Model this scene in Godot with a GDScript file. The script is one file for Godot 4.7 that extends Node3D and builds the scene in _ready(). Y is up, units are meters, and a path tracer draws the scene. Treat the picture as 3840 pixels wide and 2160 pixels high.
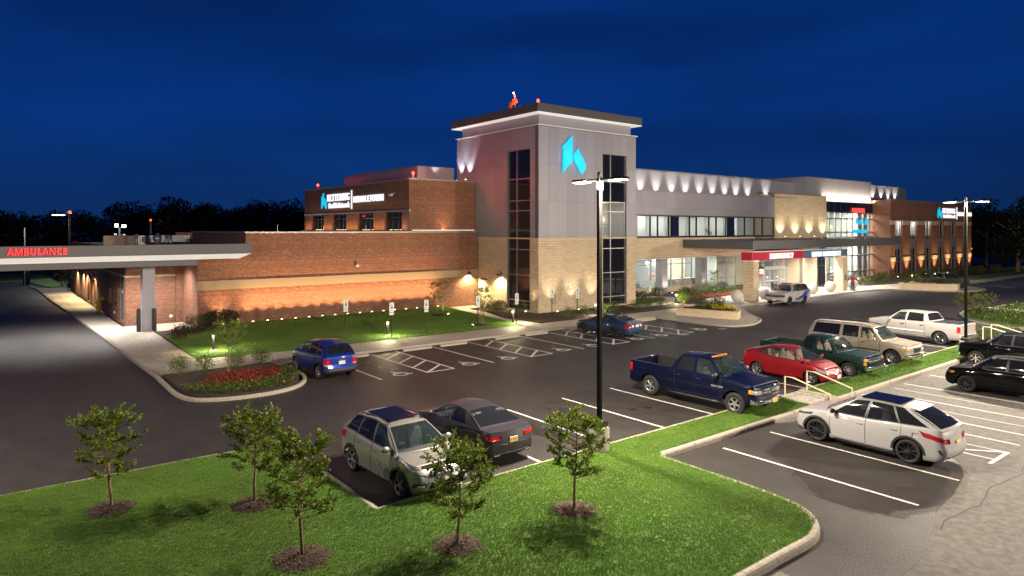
extends Node3D

const EXPO := 2.0

func _ready() -> void:
	# camera: 7 m up, level, lens shifted down (a 24 mm view)
	var cam := Camera3D.new()
	cam.name = "camera"
	cam.projection = Camera3D.PROJECTION_FRUSTUM
	cam.near = 0.1
	cam.far = 900.0
	cam.size = 0.1 * 2160.0 / 2536.0
	cam.frustum_offset = Vector2(0, -0.1 * 220.0 / 2536.0)
	cam.position = Vector3(0, 7, 0)
	cam.rotation.y = deg_to_rad(-38.2)
	cam.current = true
	add_child(cam)
	# dusk sky, no sun
	var env := Environment.new()
	env.background_mode = Environment.BG_SKY
	var sky := Sky.new()
	var pm := PanoramaSkyMaterial.new()
	pm.panorama = sky_picture()
	sky.sky_material = pm
	env.sky = sky
	env.background_energy_multiplier = 1.0 / EXPO
	env.tonemap_mode = Environment.TONE_MAPPER_LINEAR
	env.tonemap_exposure = EXPO
	env.sdfgi_enabled = true
	env.ssao_enabled = true
	env.ssil_enabled = true
	var we := WorldEnvironment.new()
	we.name = "world_environment"
	we.environment = env
	add_child(we)
	rng.seed = 20
	make_materials()
	lamp_posts()
	terrain()
	tower()
	brick_wing()
	upper_block()
	ambulance_block()
	ambulance_canopy()
	glass_wing()
	entrance_canopy()
	stone_block()
	atrium()
	office_wing()
	roof_things()
	vehicles()
	street_things()
	planting()
	far_things()

func sky_picture() -> ImageTexture:
	var im := Image.create(1024, 512, false, Image.FORMAT_RGBF)
	var n := FastNoiseLite.new()
	n.seed = 5
	n.frequency = 1.0
	n.fractal_octaves = 5
	for y in 512:
		var el := PI / 2 - PI * (y + 0.5) / 512.0
		for x in 1024:
			var az := TAU * (x + 0.5) / 1024.0
			var d := Vector3(cos(az) * cos(el), sin(el), sin(az) * cos(el))
			var up: float = clampf(sin(el), 0, 1)
			var low := Vector3(0.0014, 0.0195, 0.088)
			var mid := Vector3(0.0011, 0.0205, 0.125)
			var top := Vector3(0.0009, 0.0095, 0.073)
			var c := low.lerp(mid, smoothstep(0.0, 0.18, up)).lerp(top, smoothstep(0.2, 0.75, up))
			var cl := n.get_noise_3d(d.x * 1.3, d.y * 6.0, d.z * 1.3)
			c *= clampf(1.0 + 0.55 * cl, 0.6, 1.4) * (1.0 + 0.3 * cos(az - 0.2))
			var haze := pow(1.0 - up, 8.0)
			c += Vector3(0.004, 0.003, 0.004) * haze * (0.6 + 0.6 * n.get_noise_3d(d.x * 0.6 + 9.0, 0, d.z * 0.6))
			im.set_pixel(x, y, Color(max(0, c.x), max(0, c.y), max(0, c.z)))
	return ImageTexture.create_from_image(im)
# ---------------------------------------------------------------- helpers
var used := {}
var M := {}
var rng := RandomNumberGenerator.new()

func w(x: float, y: float, v: float) -> Vector3:
	return Vector3(x, y, -v)

func numbered(called: String) -> String:
	if not used.has(called):
		used[called] = 0
		return called
	used[called] += 1
	return "%s_%03d" % [called, used[called]]

func nth(k: int, from := "left") -> String:
	var ones := ["", "first", "second", "third", "fourth", "fifth", "sixth", "seventh", "eighth", "ninth", "tenth", "eleventh", "twelfth", "thirteenth", "fourteenth", "fifteenth", "sixteenth", "seventeenth", "eighteenth", "nineteenth"]
	var n := k + 1
	var word: String = ones[n] if n < 20 else ["twenti", "thirti", "forti", "fifti"][n / 10 - 2] + "eth" if n % 10 == 0 else ["twenty", "thirty", "forty", "fifty"][n / 10 - 2] + "-" + ones[n % 10]
	return word + " from the " + from

func tag(o: Node3D, label: String, category: String, group := "") -> void:
	o.set_meta("label", label)
	o.set_meta("category", category)
	if group != "":
		o.set_meta("group", group)

func thing(called: String, label: String, category: String, at := Vector3.ZERO, turn := 0.0, group := "") -> Node3D:
	var o := Node3D.new()
	o.name = numbered(called)
	add_child(o)
	o.position = at
	o.rotation.y = turn
	tag(o, label, category, group)
	return o

func part(called: String, mesh: Mesh, mat: Material, parent: Node3D, at := Transform3D()) -> MeshInstance3D:
	var o := MeshInstance3D.new()
	o.mesh = mesh
	o.material_override = mat
	o.name = called
	o.transform = at
	if parent == self:
		o.name = numbered(called)
	parent.add_child(o, true)
	return o

func ground_piece(called: String, mesh: Mesh, mat: Material) -> MeshInstance3D:
	var o := part(called, mesh, mat, self)
	o.set_meta("kind", "structure")
	return o

func copy_thing(src: Node3D, called: String, label: String, at: Vector3, turn := 0.0) -> Node3D:
	var o: Node3D = src.duplicate()
	o.name = numbered(called)
	add_child(o)
	o.position = at
	o.rotation.y = turn
	o.set_meta("label", label)
	return o

class MB:
	var st := SurfaceTool.new()
	var sm := 4294967295
	var count := 0
	func _init(smooth := false) -> void:
		st.begin(Mesh.PRIMITIVE_TRIANGLES)
		if smooth:
			sm = 0
	func tri(a: Vector3, b: Vector3, c: Vector3) -> void:
		st.set_smooth_group(sm)
		st.add_vertex(a)
		st.set_smooth_group(sm)
		st.add_vertex(b)
		st.set_smooth_group(sm)
		st.add_vertex(c)
		count += 1
	func quad(a: Vector3, b: Vector3, c: Vector3, d: Vector3) -> void:
		tri(a, b, c)
		tri(a, c, d)
	# box between two corners, a chamfer c on every edge
	func box(lo: Vector3, hi: Vector3, c := 0.0) -> void:
		xbox(Transform3D(Basis(), (lo + hi) / 2), (hi - lo).abs(), c)
	func xbox(x: Transform3D, size: Vector3, c := 0.0) -> void:
		var h := size / 2
		if c <= 0.0:
			for ax in 3:
				for sg in [-1.0, 1.0]:
					var u := Vector3.ZERO
					var vv := Vector3.ZERO
					var nn := Vector3.ZERO
					nn[ax] = sg * h[ax]
					u[(ax + 1) % 3] = h[(ax + 1) % 3]
					vv[(ax + 2) % 3] = h[(ax + 2) % 3] * sg
					quad(x * (nn - u - vv), x * (nn - u + vv), x * (nn + u + vv), x * (nn + u - vv))
			return
		c = min(c, min(h.x, min(h.y, h.z)) * 0.98)
		for ax in 3:
			var b1 := (ax + 1) % 3
			var b2 := (ax + 2) % 3
			for sg in [-1.0, 1.0]:
				var p := []
				for q in [[-1, -1], [-1, 1], [1, 1], [1, -1]]:
					var k := Vector3.ZERO
					k[ax] = sg * h[ax]
					k[b1] = q[0] * (h[b1] - c)
					k[b2] = q[1] * (h[b2] - c) * sg
					p.append(x * k)
				quad(p[0], p[1], p[2], p[3])
				for s2 in [-1.0, 1.0]:
					var e := []
					for q in [0, 1, 2, 3]:
						var k2 := Vector3.ZERO
						var along: float = (h[b2] - c) * (1.0 if q == 1 or q == 2 else -1.0)
						k2[ax] = sg * (h[ax] if q < 2 else h[ax] - c)
						k2[b1] = s2 * (h[b1] - c if q < 2 else h[b1])
						k2[b2] = along
						e.append(x * k2)
					if sg * s2 > 0:
						quad(e[0], e[1], e[2], e[3])
					else:
						quad(e[3], e[2], e[1], e[0])
		for sx in [-1.0, 1.0]:
			for sy in [-1.0, 1.0]:
				for sz in [-1.0, 1.0]:
					var k := Vector3(sx, sy, sz)
					var a := x * (k * Vector3(h.x, h.y - c, h.z - c))
					var b := x * (k * Vector3(h.x - c, h.y, h.z - c))
					var d := x * (k * Vector3(h.x - c, h.y - c, h.z))
					if sx * sy * sz > 0:
						tri(a, d, b)
					else:
						tri(a, b, d)
	func bar(a: Vector3, b: Vector3, wid: float, dep: float, c := 0.0, up := Vector3.UP) -> void:
		var f := (b - a).normalized()
		if absf(f.dot(up)) > 0.99:
			up = Vector3.RIGHT
		var r := f.cross(up).normalized()
		xbox(Transform3D(Basis(r, r.cross(f), -f), (a + b) / 2), Vector3(wid, dep, a.distance_to(b)), c)
	func tube(pts: Array, rad: Array, n := 8, caps := true) -> void:
		var rings := []
		var r := Vector3.ZERO
		for i in pts.size():
			var f: Vector3 = (pts[min(i + 1, pts.size() - 1)] - pts[max(i - 1, 0)]).normalized()
			if i == 0:
				r = f.cross(Vector3.UP if absf(f.y) < 0.9 else Vector3.RIGHT).normalized()
			else:
				r = (r - f * r.dot(f)).normalized()
			var u := r.cross(f)
			var ring := []
			var rr: float = rad[min(i, rad.size() - 1)]
			for k in n:
				var an := TAU * k / n
				ring.append(pts[i] + (r * cos(an) + u * sin(an)) * rr)
			rings.append(ring)
		for i in rings.size() - 1:
			for k in n:
				var k2 := (k + 1) % n
				quad(rings[i][k], rings[i + 1][k], rings[i + 1][k2], rings[i][k2])
		if caps:
			for k in range(1, n - 1):
				tri(rings[0][0], rings[0][k], rings[0][k + 1])
				tri(rings[-1][0], rings[-1][k + 1], rings[-1][k])
	# profile: Vector2(radius, height) upward
	func lathe(prof: Array, n := 16, x := Transform3D()) -> void:
		for i in prof.size() - 1:
			for k in n:
				var a0 := TAU * k / n
				var a1 := TAU * (k + 1) / n
				var p0: Vector2 = prof[i]
				var p1: Vector2 = prof[i + 1]
				var a := x * Vector3(p0.x * cos(a0), p0.y, p0.x * sin(a0))
				var b := x * Vector3(p0.x * cos(a1), p0.y, p0.x * sin(a1))
				var c := x * Vector3(p1.x * cos(a1), p1.y, p1.x * sin(a1))
				var d := x * Vector3(p1.x * cos(a0), p1.y, p1.x * sin(a0))
				if p0.x < 1e-5:
					tri(a, c, d)
				elif p1.x < 1e-5:
					tri(a, b, c)
				else:
					quad(a, b, c, d)
	# plan polygon of Vector2(x, v): a slab from y0 to y1
	func slab(poly: Array, y0: float, y1: float, bevel := 0.0) -> void:
		var pk := PackedVector2Array(poly)
		if Geometry2D.is_polygon_clockwise(pk):
			pk.reverse()
		var top := pk
		if bevel > 0.0:
			var off := Geometry2D.offset_polygon(pk, -bevel)
			if off.size() == 1 and off[0].size() == pk.size():
				top = off[0]
				var best := 0
				for i in top.size():
					if top[i].distance_to(pk[0]) < top[best].distance_to(pk[0]):
						best = i
				var ro := PackedVector2Array()
				for i in top.size():
					ro.append(top[(i + best) % top.size()])
				top = ro
		var ys := y1 - (bevel if top != pk else 0.0)
		for i in pk.size():
			var j := (i + 1) % pk.size()
			var a := Vector3(pk[i].x, y0, -pk[i].y)
			var b := Vector3(pk[j].x, y0, -pk[j].y)
			var a1 := Vector3(pk[i].x, ys, -pk[i].y)
			var b1 := Vector3(pk[j].x, ys, -pk[j].y)
			quad(a, a1, b1, b)
			if top != pk:
				quad(a1, Vector3(top[i].x, y1, -top[i].y), Vector3(top[j].x, y1, -top[j].y), b1)
		sheet(top, y1)
	func sheet(poly: Array, y: float) -> void:
		var pk := PackedVector2Array(poly)
		var ix := Geometry2D.triangulate_polygon(pk)
		for i in range(0, ix.size(), 3):
			var a := Vector3(pk[ix[i]].x, y, -pk[ix[i]].y)
			var b := Vector3(pk[ix[i + 1]].x, y, -pk[ix[i + 1]].y)
			var c := Vector3(pk[ix[i + 2]].x, y, -pk[ix[i + 2]].y)
			if (b - a).cross(c - a).y > 0:
				tri(a, c, b)
			else:
				tri(a, b, c)
	# a section of Vector2(sideways, up) swept along plan points Vector3(x, y, v)
	func sweep(path: Array, sec: Array, closed := false) -> void:
		var rows := []
		var n := path.size()
		for i in n:
			var p: Vector3 = path[i]
			var d0: Vector3 = (p - path[(i - 1 + n) % n]) if (i > 0 or closed) else (path[i + 1] - p)
			var d1: Vector3 = (path[(i + 1) % n] - p) if (i < n - 1 or closed) else d0
			var t0 := Vector2(d0.x, d0.z).normalized()
			var t1 := Vector2(d1.x, d1.z).normalized()
			var t := (t0 + t1).normalized()
			var side := Vector2(t.y, -t.x) / maxf(0.35, t.dot(t0))
			var row := []
			for q in sec:
				row.append(Vector3(p.x + side.x * q.x, p.y + q.y, -(p.z + side.y * q.x)))
			rows.append(row)
		for i in (n if closed else n - 1):
			var r0: Array = rows[i]
			var r1: Array = rows[(i + 1) % n]
			for k in sec.size() - 1:
				quad(r0[k], r0[k + 1], r1[k + 1], r1[k])
		if not closed:
			for k in range(1, sec.size() - 1):
				tri(rows[0][0], rows[0][k + 1], rows[0][k])
				tri(rows[-1][0], rows[-1][k], rows[-1][k + 1])
	func done() -> ArrayMesh:
		st.generate_normals()
		return st.commit()

func box_mesh(lo: Vector3, hi: Vector3, c := 0.0) -> ArrayMesh:
	var b := MB.new()
	b.box(lo, hi, c)
	return b.done()

# box given in world plan terms: x0..x1, y0..y1, v0..v1
func pb(called: String, x0: float, x1: float, y0: float, y1: float, v0: float, v1: float, mat: Material, parent: Node3D, c := 0.0) -> MeshInstance3D:
	return part(called, box_mesh(w(x0, y0, v0), w(x1, y1, v1), c), mat, parent)

# ---------------------------------------------------------------- materials
func lin(c: Array) -> Color:
	return Color(c[0], c[1], c[2]).linear_to_srgb()

func mat(called: String, c: Array, rough := 0.7, metal := 0.0) -> StandardMaterial3D:
	var m := StandardMaterial3D.new()
	m.resource_name = called
	m.albedo_color = lin(c)
	m.roughness = rough
	m.metallic = metal
	M[called] = m
	return m

func glow(called: String, c: Array, e: float) -> StandardMaterial3D:
	var m := mat(called, [c[0] * 0.5, c[1] * 0.5, c[2] * 0.5], 0.4)
	m.emission_enabled = true
	m.emission = lin(c)
	m.emission_energy_multiplier = e / EXPO
	return m

func noise_tex(freq: float, sd: int, ramp: Array, size := 512, octaves := 4, kind := FastNoiseLite.TYPE_SIMPLEX_SMOOTH) -> NoiseTexture2D:
	var n := FastNoiseLite.new()
	n.noise_type = kind
	n.frequency = freq
	n.seed = sd
	n.fractal_octaves = octaves
	var t := NoiseTexture2D.new()
	t.width = size
	t.height = size
	t.seamless = true
	t.noise = n
	var g := Gradient.new()
	g.offsets = PackedFloat32Array(ramp.map(func(q): return q[0]))
	g.colors = PackedColorArray(ramp.map(func(q): return lin(q[1])))
	t.color_ramp = g
	return t

func tri_mat(called: String, tex: Texture2D, scale: Vector3, rough: float, bump: Texture2D = null, bump_cm := 0.5) -> StandardMaterial3D:
	var m := mat(called, [1, 1, 1], rough)
	m.albedo_texture = tex
	m.uv1_triplanar = true
	m.uv1_world_triplanar = true
	m.uv1_scale = scale
	m.uv1_triplanar_sharpness = 8.0
	if bump:
		m.heightmap_enabled = true
		m.heightmap_texture = bump
		m.heightmap_scale = bump_cm
	return m

func brick_image(sd: int, tones: Array, mortar: Array, streak: float) -> Array:
	var im := Image.create(512, 512, false, Image.FORMAT_RGB8)
	var hm := Image.create(512, 512, false, Image.FORMAT_RGB8)
	var r := RandomNumberGenerator.new()
	r.seed = sd
	var rows := 32
	var cols := 16
	var bh := 512 / rows
	var bw := 512 / cols
	im.fill(lin(mortar))
	hm.fill(Color(0.2, 0.2, 0.2))
	for j in rows:
		var rowtone := r.randf_range(1.0 - streak, 1.0 + streak)
		for i in range(-1, cols):
			var t: Array = tones[r.randi() % tones.size()]
			var k := r.randf_range(0.85, 1.15) * rowtone
			var c := lin([t[0] * k, t[1] * k, t[2] * k])
			var x0: int = i * bw + (bw / 2 if j % 2 else 0) + 1
			for wrap in [0, 512]:
				var rc := Rect2i(x0 + wrap, j * bh + 1, bw - 3, bh - 3)
				im.fill_rect(rc.intersection(Rect2i(0, 0, 512, 512)), c)
				hm.fill_rect(rc.intersection(Rect2i(0, 0, 512, 512)), Color(0.8, 0.8, 0.8))
	for n in 26000:
		var x := r.randi() % 512
		var y := r.randi() % 512
		im.set_pixel(x, y, im.get_pixel(x, y).lightened(r.randf_range(-0.12, 0.12)) if r.randf() > 0.4 else im.get_pixel(x, y).darkened(0.12))
	return [ImageTexture.create_from_image(im), ImageTexture.create_from_image(hm)]

func paint(called: String, c: Array, metallic := 0.2, rough := 0.4) -> StandardMaterial3D:
	var m := mat(called, c, rough, metallic)
	m.metallic_specular = 0.25
	m.clearcoat_enabled = true
	m.clearcoat = 0.55
	m.clearcoat_roughness = 0.04
	return m

func pane(called: String, c: Array, alpha: float) -> StandardMaterial3D:
	var m := mat(called, c, 0.03)
	m.albedo_color.a = alpha
	m.transparency = BaseMaterial3D.TRANSPARENCY_ALPHA
	return m

func make_materials() -> void:
	# ground
	var asp := noise_tex(0.008, 3, [[0.2, [0.0185, 0.0155, 0.0135]], [0.5, [0.0225, 0.019, 0.0165]], [0.85, [0.0275, 0.0235, 0.0205]]], 1024, 9)
	var asp_b := noise_tex(0.35, 4, [[0.3, [0, 0, 0]], [0.7, [1, 1, 1]]], 512, 3)
	tri_mat("asphalt", asp, Vector3.ONE * 0.11, 0.6, asp_b, 0.6)
	var old := noise_tex(0.02, 13, [[0.15, [0.07, 0.063, 0.053]], [0.5, [0.1, 0.09, 0.077]], [0.85, [0.135, 0.122, 0.104]]], 1024, 9)
	tri_mat("old_asphalt", old, Vector3.ONE * 0.15, 0.75, asp_b, 1.0)
	var con := noise_tex(0.02, 21, [[0.25, [0.27, 0.235, 0.19]], [0.5, [0.36, 0.32, 0.265]], [0.8, [0.44, 0.39, 0.33]]], 512, 6)
	tri_mat("concrete", con, Vector3.ONE * 0.4, 0.7, noise_tex(0.25, 5, [[0.2, [0, 0, 0]], [0.8, [1, 1, 1]]], 256, 3), 0.15)
	var con2 := noise_tex(0.03, 23, [[0.2, [0.24, 0.205, 0.165]], [0.5, [0.3, 0.262, 0.215]], [0.8, [0.35, 0.31, 0.257]]], 512, 6)
	tri_mat("curb_concrete", con2, Vector3.ONE * 0.5, 0.75, noise_tex(0.25, 6, [[0.2, [0, 0, 0]], [0.8, [1, 1, 1]]], 256, 3), 0.2)
	var gr := noise_tex(0.06, 31, [[0.2, [0.035, 0.08, 0.01]], [0.5, [0.06, 0.125, 0.016]], [0.8, [0.09, 0.16, 0.022]]], 512, 6)
	tri_mat("turf", gr, Vector3.ONE * 0.35, 0.95, noise_tex(0.4, 33, [[0.2, [0, 0, 0]], [0.8, [1, 1, 1]]], 256, 3), 2.0)
	var field := noise_tex(0.02, 35, [[0.2, [0.03, 0.035, 0.012]], [0.5, [0.05, 0.058, 0.02]], [0.8, [0.075, 0.075, 0.03]]], 512, 6)
	tri_mat("field_turf", field, Vector3.ONE * 0.06, 0.95)
	var mul := noise_tex(0.12, 41, [[0.2, [0.012, 0.008, 0.006]], [0.5, [0.045, 0.028, 0.018]], [0.75, [0.11, 0.07, 0.042]]], 512, 5)
	tri_mat("mulch_bark", mul, Vector3.ONE * 0.7, 0.95, noise_tex(0.2, 42, [[0.2, [0, 0, 0]], [0.8, [1, 1, 1]]], 256, 4), 4.0)
	mat("white_paint", [0.55, 0.53, 0.5], 0.6)
	mat("worn_paint", [0.42, 0.4, 0.37], 0.7)
	# building
	var b := brick_image(7, [[0.245, 0.09, 0.047], [0.21, 0.076, 0.04], [0.285, 0.108, 0.056], [0.175, 0.063, 0.034]], [0.2, 0.15, 0.115], 0.16)
	tri_mat("brick", b[0], Vector3(1 / 3.4, 1 / 2.4, 1 / 3.4), 0.85, b[1], 0.7)
	var stn := noise_tex(0.03, 51, [[0.2, [0.46, 0.365, 0.25]], [0.5, [0.55, 0.445, 0.31]], [0.8, [0.63, 0.515, 0.365]]], 256, 5)
	for i in 3:
		var m := tri_mat("stone_%d" % i, stn, Vector3.ONE * 0.9, 0.85)
		m.albedo_color = lin([[1.0, 0.98, 0.96], [0.94, 0.92, 0.9], [0.88, 0.86, 0.83]][i])
	mat("band_stone", [0.3, 0.225, 0.145], 0.85)
	mat("stone_joint", [0.2, 0.165, 0.12], 0.9)
	for i in 3:
		mat("metal_panel_%d" % i, [[0.3, 0.29, 0.325], [0.285, 0.275, 0.31], [0.315, 0.305, 0.34]][i], 0.5, 0.25)
	mat("panel_joint", [0.1, 0.095, 0.1], 0.7)
	mat("fascia_metal", [0.1, 0.096, 0.098], 0.5, 0.2)
	mat("white_metal", [0.72, 0.71, 0.68], 0.5)
	mat("coping", [0.3, 0.28, 0.27], 0.4, 0.5)
	mat("mullion", [0.32, 0.31, 0.31], 0.4, 0.6)
	mat("dark_mullion", [0.04, 0.042, 0.045], 0.4, 0.5)
	mat("pole_paint", [0.008, 0.0078, 0.0075], 0.6).metallic_specular = 0.12
	mat("dark_metal", [0.018, 0.018, 0.018], 0.4, 0.4)
	mat("roof_membrane", [0.12, 0.12, 0.13], 0.9)
	mat("room_white", [0.5, 0.53, 0.5], 0.9)
	mat("room_gray", [0.32, 0.33, 0.33], 0.9)
	mat("room_cream", [0.62, 0.55, 0.4], 0.9)
	mat("carpet", [0.08, 0.09, 0.1], 0.95)
	mat("wood", [0.22, 0.11, 0.05], 0.5)
	mat("teal_cloth", [0.05, 0.14, 0.17], 0.8)
	mat("teal_panel", [0.16, 0.4, 0.43], 0.6)
	mat("black_matte", [0.012, 0.012, 0.012], 0.7)
	pane("glass", [0.6, 0.7, 0.7], 0.1)
	pane("dark_glass", [0.012, 0.013, 0.02], 0.86)
	mat("spandrel_glass", [0.012, 0.015, 0.045], 0.06)
	mat("sign_red", [0.4, 0.012, 0.04], 0.4)
	mat("sign_blue", [0.09, 0.11, 0.16], 0.4)
	mat("yellow_paint", [0.6, 0.35, 0.02], 0.5)
	mat("galvanized", [0.5, 0.5, 0.5], 0.4, 0.7)
	mat("bronze", [0.014, 0.013, 0.012], 0.5, 0.0)
	mat("rail_paint", [0.62, 0.5, 0.36], 0.5)
	mat("granite", [0.5, 0.46, 0.43], 0.6)
	mat("wood_door", [0.11, 0.05, 0.03], 0.5)
	# lights
	glow("lamp_led", [1.0, 0.9, 0.72], 7.0)
	glow("sconce_glow", [1.0, 0.85, 0.5], 6.0)
	glow("bollard_glow", [1.0, 0.9, 0.6], 3.5)
	glow("up_glow", [1.0, 0.92, 0.45], 5.0)
	glow("lit_soffit_glow", [1.0, 0.95, 0.88], 0.55)  # emission standing in for light falling on the pale soffit bands
	glow("cove_warm", [1.0, 0.85, 0.6], 1.6)
	glow("ceiling_glow", [0.98, 1.0, 0.96], 3.0)
	glow("pendant_glow", [0.98, 0.97, 0.92], 1.3)
	glow("sign_white", [0.95, 0.97, 1.0], 0.95)
	glow("letter_red", [1.0, 0.025, 0.035], 1.6)
	glow("sign_cyan", [0.0, 0.55, 0.85], 0.95)
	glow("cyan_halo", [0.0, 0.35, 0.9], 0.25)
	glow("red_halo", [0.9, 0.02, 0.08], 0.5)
	glow("sign_red_glow", [1.0, 0.06, 0.06], 1.5)
	glow("beacon_red", [1.0, 0.05, 0.01], 9.0)
	glow("flood_white", [0.8, 1.0, 0.97], 30.0)
	glow("exit_red", [1.0, 0.02, 0.02], 1.2)
	glow("shade_glow", [1.0, 0.8, 0.5], 1.5)
	# vehicles
	mat("roof_glass", [0.005, 0.005, 0.006], 0.06)
	mat("tyre", [0.014, 0.014, 0.014], 0.85)
	mat("alloy", [0.52, 0.52, 0.53], 0.28, 0.85)
	mat("dark_alloy", [0.06, 0.06, 0.065], 0.3, 0.8)
	mat("chrome", [0.75, 0.76, 0.78], 0.08, 1.0)
	mat("trim_black", [0.013, 0.013, 0.014], 0.5)
	mat("well_black", [0.004, 0.004, 0.004], 0.95)
	mat("seam", [0.01, 0.01, 0.01], 0.8)
	mat("lens_clear", [0.42, 0.43, 0.44], 0.08, 0.5)
	mat("lens_dark", [0.07, 0.075, 0.08], 0.06, 0.4)
	mat("lens_red", [0.28, 0.008, 0.012], 0.08)
	mat("lens_amber", [0.75, 0.24, 0.01], 0.15)
	mat("plate_white", [0.62, 0.6, 0.55], 0.5)
	mat("plate_yellow", [0.6, 0.46, 0.16], 0.5)
	mat("seat_dark", [0.03, 0.03, 0.032], 0.8)
	mat("seat_tan", [0.34, 0.29, 0.21], 0.8)
	mat("seat_gray", [0.14, 0.14, 0.14], 0.8)
	pane("car_glass", [0.03, 0.05, 0.05], 0.32)
	pane("tint_glass", [0.01, 0.011, 0.013], 0.88)

func omni(parent: Node3D, at: Vector3, c: Array, e: float, size := 0.08) -> void:
	var l := OmniLight3D.new()
	l.name = "lamp_light"
	l.light_color = lin(c)
	l.light_energy = e
	l.light_size = size
	l.omni_range = 60.0
	l.omni_attenuation = 2.0
	l.shadow_enabled = true
	parent.add_child(l, true)
	l.position = at

func spot(parent: Node3D, at: Vector3, towards: Vector3, c: Array, e: float, angle: float, soft := 0.6, size := 0.06) -> void:
	var l := SpotLight3D.new()
	l.name = "spot_light"
	l.light_color = lin(c)
	l.light_energy = e
	l.light_size = size
	l.spot_angle = angle
	l.spot_angle_attenuation = soft
	l.spot_range = 80.0
	l.spot_attenuation = 2.0
	l.shadow_enabled = true
	parent.add_child(l, true)
	var f := (towards - at).normalized()
	l.transform = Transform3D(Basis.looking_at(f, Vector3.UP if absf(f.y) < 0.98 else Vector3.RIGHT), at)

func area(parent: Node3D, at: Vector3, towards: Vector3, size: Vector2, c: Array, e: float) -> void:
	var l := AreaLight3D.new()
	l.name = "area_light"
	l.light_color = lin(c)
	l.light_energy = e
	l.area_size = size
	l.area_range = 60.0
	l.shadow_enabled = true
	parent.add_child(l, true)
	var f := (towards - at).normalized()
	l.transform = Transform3D(Basis.looking_at(f, Vector3.UP if absf(f.y) < 0.98 else Vector3.RIGHT), at)

# lettering fitted to a width and height; faces +z of its own axes
func letters(called: String, text: String, font: String, wid: float, hei: float, dep: float, m: Material, parent: Node3D, x: Transform3D, weight := 700) -> MeshInstance3D:
	var f := SystemFont.new()
	f.font_names = PackedStringArray([font])
	f.font_weight = weight
	var t := TextMesh.new()
	t.text = text
	t.font = f
	t.font_size = 64
	t.pixel_size = 0.01
	t.depth = 1.0
	t.curve_step = 1.5
	var bb := t.get_aabb()
	var s := Vector3(wid / bb.size.x, hei / bb.size.y, dep)
	var c := bb.get_center()
	return part(called, t, m, parent, x * Transform3D(Basis.from_scale(s), -Vector3(c.x * s.x, c.y * s.y, 0)))
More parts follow.
